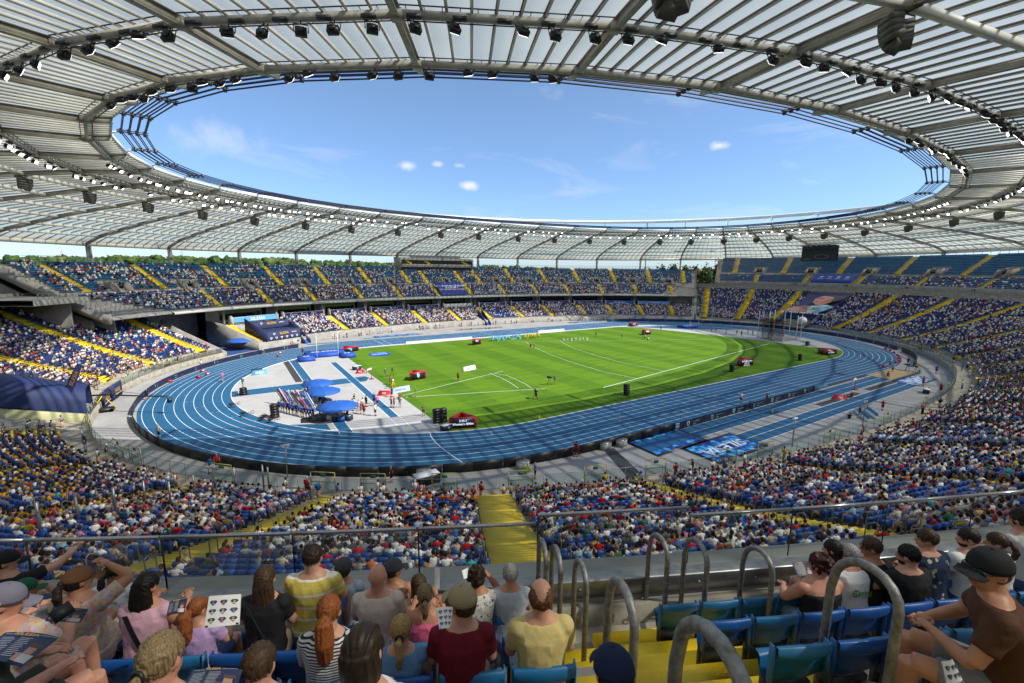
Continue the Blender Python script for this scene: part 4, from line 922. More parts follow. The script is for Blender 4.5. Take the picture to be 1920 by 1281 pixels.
def seatcol(k, s, i):
    if k in 'EVUF': c = TEAL if k in 'VF' else TEAL*.6+BLUE_S*.4
    else: c = BLUE_L*.5+BLUE_S*.5
    if k in 'MU' and 163 < s < 197 and rs.random() < .8 and k == 'U': c = V3((.008, .018, .07)) if rs.random() < .75 else V3((.4, .42, .5))
    return c*(.8+.4*rs.random())
seat_stuff = Stamp(); low = []; mid = []; cols0 = []; cols1 = []
seatpos.sort(key=lambda q: q[5])
nind = 0; IND_SEATS = []
for q in seatpos:
    c = seatcol(q[0], q[2], q[1])
    if q[0] == 'L' and q[5] < 60 and len(IND_SEATS) < 262 and 60 < q[7] < 1075 and 0 < q[6] < 1920: IND_SEATS.append((q, c)); continue
    (mid if q[5] < 75 else low).append((q[4], bang(q[2])-math.pi/2)); (cols1 if q[5] < 75 else cols0).append([c, c*.4, c, c])
seat_stuff.put(*TS0, [a for a, b in low], [b for a, b in low], 1., cols0); seat_stuff.put(*TS1, [a for a, b in mid], [b for a, b in mid], 1., cols1)
o = seat_stuff.build('stadium_seats', SEATC); tag(o, 'the thousands of blue plastic seats in the farther rows of the stands', 'seats', kind='stuff')
def side_of(s, AI):
    a = np.array(AI); df = ((s-a+BLEN/2) % BLEN)-BLEN/2; i = int(np.abs(df).argmin()); return i, ('right' if df[i] > 0 else 'left'), abs(df[i])*1.25
names_ = {}
def stairname(a):
    n = {321.3: 'the wide middle yellow stairs', 308.3: 'the yellow stairs left of the middle ones', 334.5: 'the yellow stairs right of the middle ones', 296.3: 'the second yellow stairs left of the middle ones', 348.5: 'the second yellow stairs right of the middle ones', 284.4: 'the third yellow stairs left of the middle ones', 362: 'the third yellow stairs right of the middle ones'}
    return n.get(a, 'the outer yellow stairs')
ORDN = 'first second third fourth fifth sixth seventh eighth ninth tenth eleventh twelfth thirteenth fourteenth fifteenth sixteenth seventeenth eighteenth nineteenth twentieth'.split()
def ow(n): return ORDN[n-1] if n <= 20 else {2: 'twenty', 3: 'thirty', 4: 'forty', 5: 'fifty'}[n//10]+('-'+ORDN[n % 10-1] if n % 10 else 'ieth')
SN = {321.3: 'middle yellow stairs', 308.3: 'left yellow stairs', 334.5: 'right yellow stairs', 296.3: 'second left stairs', 348.5: 'second right stairs', 284.4: 'third left stairs', 362: 'third right stairs'}
taken = {}
def place(q):
    i, sd, n = side_of(q[2], AL); return '%s row, %s place %s of %s' % (ow(q[1]+1), ow(int(n/.5)+1), sd, SN.get(AL[i], 'outer stairs'))
def uniq(l):
    taken[l] = taken.get(l, 0)+1; return l if taken[l] == 1 else l+' '+['', 'also', 'again', 'too', 'likewise'][min(4, taken[l]-1)]
fine = seat_mid()
for (q, c) in IND_SEATS:
    mb = MB(); mb.add(fine[0], [tuple(f[:3]) if f[2] == f[3] else tuple(f) for f in fine[1]]); mb.c = [tuple(c*(.4 if cl == 1 else 1)) for cl in fine[2]]
    o = mb.build('seat', SEATC, None, q[4], bang(q[2])-math.pi/2); tag(o, uniq('empty blue seat in the '+place(q)), 'seat', 'blue plastic seats below the glass railing')
crowd = Stamp(); B = {}; INDP = []
def shirt_for(q):
    k, i, s, d, p, dist, x, y = q
    if 775 < x < 900 and 890 < y < 960 and rs.random() < .4: return ('orange', (.75, .15, .02), 1)
    if x < 150 and 860 < y < 1010 and rs.random() < .55: return ('golden yellow', (.55, .30, .01), 1)
    if k == 'L' and 1630 < x < 1690 and 560 < y < 590 and rs.random() < .6: return ('orange', (.65, .25, .02), 1)
    return pick(rs, SHIRT)
for q in seatpos:
    k, i, s, d, p, dist, x, y = q
    o_ = occ(k, i, s, d, p)
    if rs.random() > o_: continue
    sh = shirt_for(q); ha = pick(rs, HAIR); sk = SKIN[rs.integers(5)]; pt = PANT[rs.integers(len(PANT))]; pose = int(rs.choice([0, 0, 1, 1, 2, 3])); 
    j = .82+.3*rs.random(); cc = [sk, tuple(V3(ha[1])*j), tuple(V3(sh[1])*j), pt]; ang = bang(s)-math.pi/2+rs.normal()*.16; sc = .88+.16*rs.random()
    if k == 'L' and dist < 62 and len(INDP) < 215 and y < 1075 and 0 < x < 1920: INDP.append((q, sh, ha, cc, ang, sc, pose)); continue
    key = (1 if dist < 45 else (0 if dist < 120 else -1), pose); B.setdefault(key, []).append((p+V3((0, 0, 0)), ang, sc, cc))
for (s, d, z, n) in []: pass
for (lod, pose), L_ in B.items():
    T_ = {1: TP1, 0: TP0, -1: TPF}[lod][pose]; crowd.put(*T_, [a[0] for a in L_], [a[1] for a in L_], [a[2] for a in L_], [a[3] for a in L_])
# people standing along the lowest walkway and on a few stairs
L_ = {4: [], 5: []}
def standing(p, ang, dist):
    sh = pick(rs, SHIRT); ha = pick(rs, HAIR); cc = [SKIN[rs.integers(5)], ha[1], sh[1], PANT[rs.integers(len(PANT))]]; L_[int(rs.integers(4, 6))].append((p, ang, .92+.12*rs.random(), cc))
for s in np.arange(275, 352, .62):
    if rs.random() < .34: standing(bp(s, rs.uniform(.9, 2.6), 1.05), bang(s)-math.pi/2+rs.normal()*.4, 40)
for s in np.concatenate([np.arange(216, 275, 1.5), np.arange(352, 500, 1.2)]):
    if rs.random() < .3: standing(bp(s, rs.uniform(.9, 2.6), 1.05), bang(s)+rs.normal(), 80)
for a in AL[18:]:
    for _ in range(3): d = rs.uniform(5, 28); standing(bp(a+rs.uniform(-.8, .8), d, zE(d)+.15), bang(a)+rs.normal(), 120)
for s in np.arange(50, 195, 1.3):
    if rs.random() < .35: standing(bp(s, rs.uniform(-1.2, -.5), 0), bang(s)+rs.normal()*2, 150)
for pose in (4, 5):
    q = L_[pose]; crowd.put(*TP0[pose], [a[0] for a in q], [a[1] for a in q], [a[2] for a in q], [a[3] for a in q])
o = crowd.build('spectator_crowd', CROWD, smooth=False); tag(o, 'the thousands of farther spectators filling the stands around the track', 'crowd', kind='stuff')
seen = {}
POSEN = ['upright', 'with hands together', 'leaning forward', 'with raised hands']
for (q, sh, ha, cc, ang, sc, pose) in INDP:
    T_ = TP1[pose]; mb = MB(); mb.add(T_[0], [tuple(f[:3]) if f[2] == f[3] else tuple(f) for f in T_[1]]); mb.c = [tuple(cc[cl]) for cl in T_[2]]
    o = mb.build('person', CROWD, None, q[4], ang, smooth=True); o.scale = (sc,)*3; bare = sh[0] == 'bare shouldered'
    tag(o, uniq('%s spectator with %s, %s' % ('bare-shouldered' if bare else sh[0]+'-shirted', ha[0], place(q))), 'person', 'spectators seated below the glass railing')
# ---------------------------------------------------------------- trees and the far park
def crown_pts(rg, n=10, m_=7):
    mb = MB(); mb.ell((0, 0, 0), (1, 1, .9), n, m_); v = np.concatenate(mb.v); ph = rg.random(6)*6
    k = 1+.22*np.sin(v[:, 0]*4+ph[0])*np.sin(v[:, 1]*5+ph[1])+.16*np.sin(v[:, 2]*7+ph[2]+v[:, 0]*3)+.12*rg.standard_normal(len(v)); v = v*k[:, None]
    F = [tuple(q)+((q[2],) if len(q) == 3 else ()) for q in mb.f]; return v, np.array(F)
rg = np.random.default_rng(3); TREEM = mat('tree_foliage', (.06, .1, .03), .95, attr='Col', var=.55, vscale=.35, detail=8, bump=3, bscale=1.2, spec=.1)
forest = Stamp(); CR_ = [crown_pts(rg, 10, 7) for _ in range(6)]
for n in range(1900):
    az = rg.uniform(R(5), R(125)); 
    left = az > R(52); dist = rg.uniform(420, 700) if left else rg.uniform(430, 520)
    if not left and rg.random() < .5: continue
    x, y = CAMP[0]+dist*math.cos(az), CAMP[1]+dist*math.sin(az)
    hill = (0+8*np.clip((az-R(50))/R(25), 0, 1)+1.5*math.sin(az*9)+(dist-420)*.02) if left else 1+1.5*math.sin(az*21)
    hgt = hill+rg.uniform(10, 15.5)*(1 if left else .9); r_ = rg.uniform(2.6, 4.8); v, F = CR_[rg.integers(6)]
    base = V3(((.055, .095, .022), (.075, .12, .03), (.10, .135, .04), (.045, .08, .025))[rg.integers(4)]); cl = rg.integers(0, 3, len(F))
    forest.put(v*V3((r_, r_, r_*1.0)), F, cl, [(x, y, hgt)], [rg.uniform(0, 6)], 1., [[base, base*.7, base*1.25]])
# canopy body under the crowns so that no gap shows the horizon through the wood
mb = MB(); G = []
for az in np.linspace(R(0), R(130), 60):
    for_ = (-2+8*float(np.clip((az-R(50))/R(25), 0, 1))); G.append([(CAMP[0]+q*math.cos(az), CAMP[1]+q*math.sin(az), z) for q, z in ((415, -1), (430, for_+4), (520, for_+8), (760, for_+10))])
mb.grid(np.array(G)); tag(mb.build('wooded_hill', mat('distant_canopy', (.045, .07, .02), 1., var=.5, vscale=.12, bump=4, bscale=.4)), kind='structure')
o = forest.build('forest', TREEM, smooth=True); tag(o, 'dense green wood on the horizon beyond the far stand', 'forest', kind='stuff')
LEAF = mat('leaf_clumps', (.05, .09, .02), .9, attr='Col', var=.3, vscale=.8, spec=.15); BARK = mat('tree_bark', (.06, .045, .03), .95, var=.3, vscale=3)
TW = ['leftmost', 'second from left', 'third from left', 'fourth from left', 'fifth from left', 'sixth from left', 'seventh from left', 'eighth from left', 'ninth from left', 'tenth from left', 'eleventh from left', 'twelfth from left', 'thirteenth from left', 'fourteenth from left']
for n, (px, D, ht) in enumerate([(1060, 330, 17.5), (1085, 345, 17), (1112, 320, 18.5), (1140, 335, 18.5), (1165, 330, 20), (1190, 345, 21), (1215, 330, 23), (1240, 320, 24.5), (1262, 340, 26.5), (1285, 325, 25), (1305, 340, 25.5), (1325, 320, 25), (1345, 330, 26), (1368, 345, 24)]):
    d = ray(px, 506); d = d/np.hypot(d[0], d[1]); x, y = CAMP[0]+D*d[0], CAMP[1]+D*d[1]; t = empty('tree', (x, y, -1)); tag(t, 'bushy autumn-tinged green tree beyond the gap between stands, %s of the row' % TW[n], 'tree', 'trees beyond the gap in the stands')
    mb = MB(); mb.tube([(0, 0, 0), (.2, .1, ht*.35), (.1, .3, ht*.7)], [.5, .38, .15], 6)
    for _ in range(5): a = rg.uniform(0, 6.3); mb.tube([(.2, .1, ht*.4), (2.6*math.cos(a), 2.6*math.sin(a), ht*.65)], [.2, .06], 5)
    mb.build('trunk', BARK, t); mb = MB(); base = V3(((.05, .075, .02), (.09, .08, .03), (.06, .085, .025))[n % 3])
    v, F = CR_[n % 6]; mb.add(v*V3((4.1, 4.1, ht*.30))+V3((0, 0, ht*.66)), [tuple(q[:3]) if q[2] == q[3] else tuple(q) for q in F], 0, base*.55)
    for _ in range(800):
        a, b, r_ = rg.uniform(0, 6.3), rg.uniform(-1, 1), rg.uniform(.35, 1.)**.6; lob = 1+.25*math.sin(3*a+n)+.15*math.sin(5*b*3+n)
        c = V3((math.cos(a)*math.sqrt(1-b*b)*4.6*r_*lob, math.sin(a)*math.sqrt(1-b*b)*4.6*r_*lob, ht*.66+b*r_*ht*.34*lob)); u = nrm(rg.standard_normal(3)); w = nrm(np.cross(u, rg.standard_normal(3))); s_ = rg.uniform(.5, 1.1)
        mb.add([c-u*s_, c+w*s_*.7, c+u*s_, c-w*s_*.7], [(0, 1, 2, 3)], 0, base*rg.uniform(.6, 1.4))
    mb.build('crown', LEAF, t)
for px, D, h in ((342, 900, 76), (118, 700, 42)):
    d = ray(px, 490); d = d/np.hypot(d[0], d[1]); x, y = CAMP[0]+D*d[0], CAMP[1]+D*d[1]; mb = MB()
    for a in range(3): mb.tube([(x+2.2*math.cos(a*2.1), y+2.2*math.sin(a*2.1), 20), (x, y, h)], .25, 4)
    for z in range(24, int(h), 5): mb.tube([(x-1.5, y, z), (x+1.5, y+1, z+3)], .15, 4)
    if D == 900: mb.tube([(x-7, y, h-14), (x+7, y, h-14)], 1.1, 5); mb.tube([(x-5, y, h-9), (x+5, y, h-9)], .7, 5)
    tag(mb.build('radio_mast', mat('hazy_steel', (.5, .45, .48), .7)), 'distant %s lattice mast above the wood' % ('pale' if D == 900 else 'short dark'), 'mast')
# ---------------------------------------------------------------- fences round the front of the bowl
FGLASS = glassmat('fence_glass', (.72, .80, .78), .5)
fence = empty('perimeter_fence', (0, 0, 0)); tag(fence, 'steel and glass fence along the front of the curve and near stands', 'fence')
mb = MB(); mb.tube([(0, 0, 0), (0, 0, 1.15)], .03, 5); me_post = mb.mesh('fence_post', STEEL)
for s_ in np.arange(TUN1+1, 505, 2.0):
    p = bp(s_, .12, 1.15); o = link('fence_post', me_post, fence, p)
for h in (.08, 1.15):
    mb = MB(); mb.tube([bp(q, .12, 1.15+h) for q in np.arange(TUN1+1, 505, 2.0)], .028, 5); mb.build('rail', STEEL, fence)
for i, s_ in enumerate(np.arange(TUN1+1, 503, 2.0)):
    a, b = bp(s_+.08, .12, 1.28), bp(s_+1.92, .12, 1.28); mb = MB(); mb.add([a, b, b+V3((0, 0, .95)), a+V3((0, 0, .95))], [(0, 1, 2, 3)]); mb.build('fence_pane', FGLASS, fence)
YG = mat('yellow_gate_frame', (.45, .40, .09), .55); GRN = mat('green_exit_sign', (.01, .16, .08), .6)
def gate(s_, n):
    a, b = bp(s_-1.1, .05, 1.1), bp(s_+1.1, .05, 1.1); g = V3((*bn(s_), 0)); X = nrm(b-a); t = empty('gate', (a+b)/2); tag(t, 'yellow framed gate with green exit sign, %s' % n, 'gate')
    a, b = a-(a+b)/2, b-(a+b)/2; U = V3((0, 0, 1)); mb = MB()
    for p in (a, b): mb.beam(p-U*.3, p+U*1.7, .06, .06, up=(1, 0, 0))
    mb.beam(a+U*1.7, b+U*1.7, .06, .06); mb.beam(a+U*.8, b+U*.8, .05, .05); mb.build('frame', YG, t)
    mb = MB(); mb.box((a+b)/2+U*1.42, (.5, .03, .3), [X, np.cross(U, X), U]); mb.build('exit_sign', GRN, t)
    mb = MB(); mb.add([a+U*.1, b+U*.1, b+U*.85, a+U*.85], [(0, 1, 2, 3)]); mb.build('pane', FGLASS, t)
    o_ = math.copysign(1, g@(V3((0, 0, 0))-bp(s_, 0))); text_mesh
for i, s_ in enumerate([229.3, 241.6, 270, 284.4, 284.4-3.5, 296.3, 308.3-2, 308.3+2.5, 321.3-4.2, 321.3+2.6, 334.5-3.5, 334.5+2.8, 348.5-2.6, 348.5+2.6, 362, 376, 390, 404, 418, 431, 444, 458]):
    gate(s_, '%s from the left along the fence' % ow(i+1))
# long poles standing in the lower tier (glass partition posts)
mb = MB(); mb.box((0, 0, 1.1), (.13, .13, 2.2)); me_p = mb.mesh('partition_post', STEEL); part = empty('partition', (0, 0, 0)); tag(part, 'row of grey partition posts crossing the near lower seats on the left', 'partition')
for px, py in [(150, 940), (80, 965), (220, 925), (275, 905), (322, 905), (367, 890), (405, 880), (442, 870), (495, 865), (505, 870)]:
    d = ray(px, py+52); tt_ = np.arange(8, 70, .05)/np.hypot(d[0], d[1]); P_ = CAMP+tt_[:, None]*d
    for p in P_[::4]:
        D_ = p[:2]-BX; al = (D_*BG).sum(1); e = np.hypot(*(D_-al[:, None]*BG).T); i = int(e.argmin())
        if al[i] > 0 and p[2] <= zl(max(3, al[i]))+.1: link('partition_post', me_p, part, p); break
# tube handrails at the edges of the yellow stairs
mb = MB(); mb.tube([(0, 0, 0), (0, 0, .85), (0, .06, .93), (0, .16, .97), (0, .42, .78), (0, .5, .70), (0, .53, .6), (0, .53, -.2)], .027, 5); me_h = mb.mesh('handrail', GALV, True)
for s_ in AL:
    if not any(np.linalg.norm(bp(s_, d, zE(d))-CAMP) < 72 and (bp(s_, d, zE(d))-CAMP)@CF > 1 for d in (5, 12, 20, 28)): continue
    hr = empty('stair_handrails', bp(s_, 3, 1.8)); tag(hr, 'bent tube handrails lining the yellow stairs, %s stairs from the left tunnel' % ow(AL.index(s_)+1), 'handrail')
    for sd in ((-1, 1)):
        for d in np.arange(4.2, 30, 1.7):
            wd = (1.75 if abs(s_-321.3) < 1 else 1.2); g = V3((*bn(s_), 0)); t = V3((-g[1], g[0], 0)); p = bp(s_, d, zE(d)+.1)+t*sd*wd-V3(tuple(hr.location)); v = p+V3(tuple(hr.location))-CAMP
            if np.linalg.norm(v) > 75 or v@CF < 1: continue
            o = link('handrail', me_h, hr, p, math.atan2(g[1], g[0])+math.pi/2)
# fence along the back of the main stand and of the curve stands
mb = MB()
for s_ in np.arange(SM0, SM1, 1.1): p = bp(s_, 36.1, 20.9); mb.tube([p, p+V3((0, 0, 1.9))], .045, 4)
for h in (1.0, 1.85): mb.tube([bp(q, 36.1, 20.9+h) for q in np.arange(SM0, SM1, 4)], .035, 4)
o = mb.build('rear_fence', DSTEEL); tag(o, 'thin dark fence along the top of the main stand', 'fence'); 
mb = MB()
for s_ in np.concatenate([np.arange(U0, 262, 1.2), np.arange(455, U1, 1.2)]): p = bp(s_, 51.2, 26.9); mb.tube([p, p+V3((0, 0, 1.3))], .05, 4)
for a, b in ((U0, 262), (455, U1)): mb.tube([bp(q, 51.2, 28.2) for q in np.arange(a, b, 4)], .04, 4)
o = mb.build('rear_fence', DSTEEL); tag(o, 'thin dark fence along the top of the curve stands', 'fence')
# ---------------------------------------------------------------- advertising boards
BN = mat('board_navy', (.012, .02, .055), .55); BB = mat('board_black_back', (.008, .008, .009), .5)
def board(name, pts, h, label, face, logo=None, inward=True, z0=.02, back=BB, unit=6.0, text=('Województwo', 'Śląskie')):
    """a run of upright boards; face looks to the left of the path when inward"""
    pts = [V3((*p[:2], 0)) for p in pts]; t = empty(name, pts[0]); tag(t, label, 'advertising board'); o = pts[0]; q = [p-o for p in pts]; U = V3((0, 0, 1))
    L_ = np.concatenate([[0], np.cumsum([np.linalg.norm(b-a) for a, b in zip(q[:-1], q[1:])])]); n = max(1, int(L_[-1]/unit)); pos = lambda l: V3([np.interp(l, L_, [p[k] for p in q]) for k in range(3)])
    lg = MB(); 
    for i in range(n):
        l0, l1 = L_[-1]*i/n+.03, L_[-1]*(i+1)/n-.03; m_ = max(1, int((l1-l0)/3)); mb = MB()
        for k in range(m_):
            a, b = pos(l0+(l1-l0)*k/m_), pos(l0+(l1-l0)*(k+1)/m_); d = nrm(b-a); nn = V3((-d[1], d[0], 0))*(1 if inward else -1)
            mb.beam(a+U*(z0+h/2), b+U*(z0+h/2), .08, h, mi=0); mb.add([a+U*z0+nn*.045, b+U*z0+nn*.045, b+U*(z0+h)+nn*.045, a+U*(z0+h)+nn*.045], [(0, 1, 2, 3)], 1)
        mb.build('board_panel', [back, face], t)
        if logo:
            lg = MB(); c = pos((l0+l1)/2); d = nrm(pos((l0+l1)/2+.5)-c); nn = V3((-d[1], d[0], 0))*(1 if inward else -1); c = c+U*(z0+h/2)+nn*.06; X = d if d@np.cross(nn, U) < 0 else -d; X = np.cross(U, nn)
            if logo == 'shield':
                shield(lg, c-X*.9, X, U, h*.36, 0); lg.add([c-X*.9+X*x*h+U*y*h+nn*.01 for x, y in ((-.16, .1), (0, .25), (.16, .1), (.05, -.2), (-.05, -.2))], [(0, 1, 2, 3, 4)], 1)
                text_mesh(lg, 0, text[0], c+X*.75+U*.15, X, U, .17); text_mesh(lg, 0, text[1], c+X*.45-U*.2, X, U, .17)
            elif logo == 'gem': gem(lg, c-X*1.2, X, U, h*.36)
            else: text_mesh(lg, 0, logo, c, X, U, h*.55, bold=True, wscale=1.2)
            lg.build('lettering', [mat('pale_cyan_print', (.32, .58, .60), .6), BN], t)
    return t
def arcpts(cx, r, a0, a1, n=24): return [(cx+r*math.cos(R(a)), r*math.sin(R(a))) for a in np.linspace(a0, a1, n)]
board('led_board', arcpts(-TA, 47.7, 186, 115, 22), 1.0, 'dark navy board with shield logos around the far half of the left bend', BN, 'shield', inward=False)
board('led_board', arcpts(-TA, 47.7, 187, 269, 26)+[(-36, -48.1), (-30, -48.2)], 1.05, 'black backed board around the near half of the left bend', BN, 'shield', inward=True)
board('led_board', [(-29.3, -48.3), (7.8, -48.05)], 1.0, 'navy board with shield logos between the track and the near runway', BN, 'shield', inward=False, unit=5.3)
board('led_board', [(8.2, -47.6), (13.8, -47.5)], .8, 'short white and blue lettered board beside the near runway', LBLUE, 'SILESIA', inward=False)
board('led_board', arcpts(TA, 49.6, -52, 80, 34), 1.0, 'long navy board with pale shields around the right bend', mat('board_royal_navy', (.008, .028, .10), .55), 'shield', inward=True, unit=7)
board('led_board', arcpts(TA, 49.9, -83, -54, 8), 1.25, 'dark board behind the right bend next to the cameras', BB, None, inward=True)
board('led_board', [(66, 50), (60, 57), (52, 61)], 2.4, 'tall dark navy board at the far end of the main straight', BN, 'shield', inward=False)
board('white_board', [(-37.5, 34.9), (-17, 34.9)], .7, 'long white low board along the far edge of the grass', WHITE, None, inward=False)
board('white_board', [(7.5, 34.9), (18.5, 34.9)], .9, 'short bright white board on the far edge of the grass', WHITE, None, inward=False)
def low_board(px, py, w, rz, label, txt, face=WHITE, tm=None, h=.9):
    p = at(px, py); t = empty('a_frame_board', p, rz); tag(t, label, 'board'); mb = MB(); mb.add([(-w/2, -.35, 0), (w/2, -.35, 0), (w/2, 0, h), (-w/2, 0, h), (-w/2, .35, 0), (w/2, .35, 0)], [(0, 1, 2, 3), (3, 2, 5, 4), (0, 3, 4), (1, 5, 2)]); mb.build('board_panel', face, t)
    mb = MB(); text_mesh(mb, 0, txt, (0, -.2, h*.48), (1, 0, 0), (0, .35, .9), h*.38, bold=True); mb.build('lettering', tm or BLUE, t)
low_board(880, 694, 3.2, .25, 'small white sponsor board lying on the middle of the grass', 'SILESIA'); low_board(750, 735, 3.6, .2, 'white and blue low board beside the throwing sector line', 'WIRELESS', mat('pale_blue_board', (.45, .55, .8), .6))
low_board(487, 702, 2.6, .1, 'blue lettered board at the left edge of the inner grey area', 'SILESIA', LBLUE, WHITE)
# letters standing on the far edge of the grass, facing the main stand
def bigtext(s_, p0, p1, h, colr, label, name='standing_letters', z=0.0, th=.35):
    a, b = at(*p0), at(*p1); X = nrm(a-b); X[2] = 0; X = nrm(X); t = empty(name, (a+b)/2); tag(t, label, 'letters'); n = len(s_); W_ = np.linalg.norm(a-b)
    for i, ch in enumerate(s_):
        if ch == ' ': continue
        mb = MB(); c = X*(-W_/2+W_*(i+.5)/n)+V3((0, 0, h/2+z)); text_mesh(mb, 0, ch, c, X, (0, 0, 1), h, thick=th); mb.build('letter', colr, t)
bigtext('SKOLIMOWSKA', (921, 640), (977, 635.5), 1.5, mat('letter_cyan', (.20, .50, .70), .5), 'row of big pale blue letters, seen from behind, on the far grass edge')
bigtext('KAMILA', (981, 635), (1010, 633), 1.4, mat('letter_yellow', (.6, .48, .05), .5), 'row of big yellow letters, seen from behind, on the far grass edge')
bigtext('SILESIA', (1053, 640), (1104, 638), .8, WHITE, 'row of low white letters, seen from behind, standing on the grass')
# ---------------------------------------------------------------- scoreboards and other gear on the field
SCB = mat('scoreboard_face', (.015, .02, .045), .3, var=.2, vscale=5)
def scoreboard(px, py, w, rz, label, lines=(), h=1.5):
    p = at(px, py); t = empty('scoreboard', p, rz); tag(t, label, 'scoreboard')
    A = [V3((-w/2, 0, 0)), V3((w/2, 0, 0)), V3((0, w*.62, 0))]; U = V3((0, 0, 1))
    for i, (a, b) in enumerate(((A[0], A[1]), (A[1], A[2]), (A[2], A[0]))):
        d = nrm(b-a); n = V3((d[1], -d[0], 0)); mb = MB(); mb.beam(a+U*h/2, b+U*h/2, .22, h); mb.build('side_frame', RED, t)
        mb = MB(); mb.beam(a+d*.22+n*.13+U*h*.5, b-d*.22+n*.13+U*h*.5, .03, h*.76); mb.build('display', SCB, t)
    if lines:
        mb = MB()
        for k, s_ in enumerate(lines): text_mesh(mb, 0, s_, (0, -.16, h*(.72-.30*k)), (1, 0, 0), (0, 0, 1), h*.20, bold=True)
        mb.build('lettering', mat('lit_digits', (.7, .75, .8), .5, emit=((.7, .8, 1), .6)), t)
    else:
        mb = MB(); shield(mb, V3((0, -.16, h*.5)), V3((1, 0, 0)), U, h*.25); mb.build('emblem', mat('pale_cyan_print', (.3, .5, .55), .6), t)
scoreboard(784, 712, 3.3, .15, 'red three-sided scoreboard with a shield emblem on the left of the grass')
scoreboard(868, 803, 3.5, -.35, 'red three-sided scoreboard showing a running time beside the near track', ('2:35.5', "Women's 800m"), 1.5)
scoreboard(894, 646.5, 2.9, .15, 'red three-sided scoreboard at the far left edge of the grass', ('1:22.5',)); scoreboard(1399, 686, 4.0, -.2, 'red three-sided scoreboard with white name lines on the right of the grass', ('SKOLIMOWSKA', 'POL 68', '67.51 m 3'))
scoreboard(1214, 628, 3.4, .1, 'red three-sided scoreboard far across the grass near two cameramen', ('HAMMER',)); scoreboard(1557, 665, 5.0, -.15, 'red three-sided scoreboard at the inside of the right bend', ('2:35.5', "Women's 800m"), 1.3)
scoreboard(658, 660, 4.5, .4, 'dark red angled board beside the pole vault mats', (), 1.2); scoreboard(1190, 612, 4.0, .2, 'small red board beyond the far grass edge', (), 1.1)
def block_board(px, py, label, txt, w=1.7, h=.8):
    p = at(px, py); t = empty('distance_marker', p, YAW-math.pi/2); tag(t, label, 'marker board'); mb = MB(); mb.add([(-w/2, -.4, 0), (w/2, -.4, 0), (w*.38, -.05, h), (-w*.38, -.05, h), (-w/2, .4, 0), (w/2, .4, 0)], [(0, 1, 2, 3), (3, 2, 5, 4), (0, 3, 4), (1, 5, 2)]); mb.build('body', RED, t)
    mb = MB(); text_mesh(mb, 0, txt, (0, -.26, h*.5), (1, 0, 0), (0, .4, .9), h*.42, bold=True); mb.build('digits', WHITE, t)
block_board(676, 700, 'red low marker with white digits beside the vault runway', '402'); block_board(721, 741, 'red rounded marker with white digits at the grass corner', '103', 2.2); block_board(1574, 748, 'red low marker with white digits on the near runway', '10.2', 2.3)
block_board(783+0, 703, 'tiny red marker at the scoreboard foot', '1', .4, .3)
def speakers(px, py, label, cols=1, rows_=4, rz=0.3, h=.38):
    p = at(px, py); t = empty('speaker_stack', p, rz); tag(t, label, 'loudspeakers')
    for c in range(cols):
        for r_ in range(rows_): mb = MB(); mb.box(((c-.5*(cols-1))*.95, .03*r_, h*(r_+.5)), (.9, .7, h*.95)); mb.box(((c-.5*(cols-1))*.95, .03*r_-.36, h*(r_+.5)), (.75, .03, h*.7)); mb.build('speaker', BLACK, t)
speakers(1175, 741, 'tall black speaker stack on the shaded grass by the near straight', 1, 5); speakers(825, 792, 'wide black speaker stack at the near corner of the grass', 2, 5, -.1); speakers(516, 783, 'tall black speaker stack on the grey area by the wheelchairs', 1, 5, .4)
speakers(482, 699, 'black speaker pair at the far left of the grey area', 2, 2, .2); speakers(1372, 697, 'black speaker stack on the grass left of a scoreboard', 1, 4); speakers(1500, 676, 'leaning black speaker stack on the right grass', 1, 4); speakers(1514, 648, 'black speaker group before the throwing cage', 2, 3, .2); speakers(457, 740, 'grey speaker stack with a man behind at the strip end', 1, 3, .3)
def equip(px, py, label, name='camera_tripod'):
    p = at(px, py); t = empty(name, p, rg.uniform(0, 6)); tag(t, label, 'camera'); mb = MB()
    for a in (0, 2.1, 4.2): mb.tube([(.5*math.cos(a), .5*math.sin(a), 0), (0, 0, 1.3)], .03, 4)
    mb.build('tripod', BLACK, t); mb = MB(); mb.box((0, 0, 1.45), (.3, .7, .32)); mb.box((0, .5, 1.45), (.2, .35, .2)); mb.build('camera', BLACK, t)
for q, l in (((573, 0), None),): pass
for px, py, l in [(736, 706, 'television camera on a tripod left of the red scoreboard'), (1029, 722, 'large television camera on a tripod in the middle of the sector'), (1004, 748, 'camera on a tripod where a sector line ends'), (833, 800, 'small camera on a stand behind the running-time scoreboard'), (1716, 700, 'camera on a tripod on the paving right of the sand pit'), (1700, 696, 'camera on a tripod next to the right bend board'), (1206, 634, 'camera beside the far scoreboard')]: equip(px, py, l)
def tripodyellow():
    p = at(737, 730); t = empty('surveying_tripod', p); tag(t, 'yellow measuring tripod beside officials in red on the grass edge', 'tripod'); mb = MB()
    for a in (0, 2.1, 4.2): mb.tube([(.6*math.cos(a), .6*math.sin(a), 0), (0, 0, 1.5)], .05, 4)
    mb.build('legs', YEL, t); mb = MB(); mb.box((0, 0, 1.6), (.3, .25, .3)); mb.build('instrument', WHITE, t)
tripodyellow()
UMB = mat('umbrella_blue', (.012, .10, .42), .7, var=.12, vscale=3)
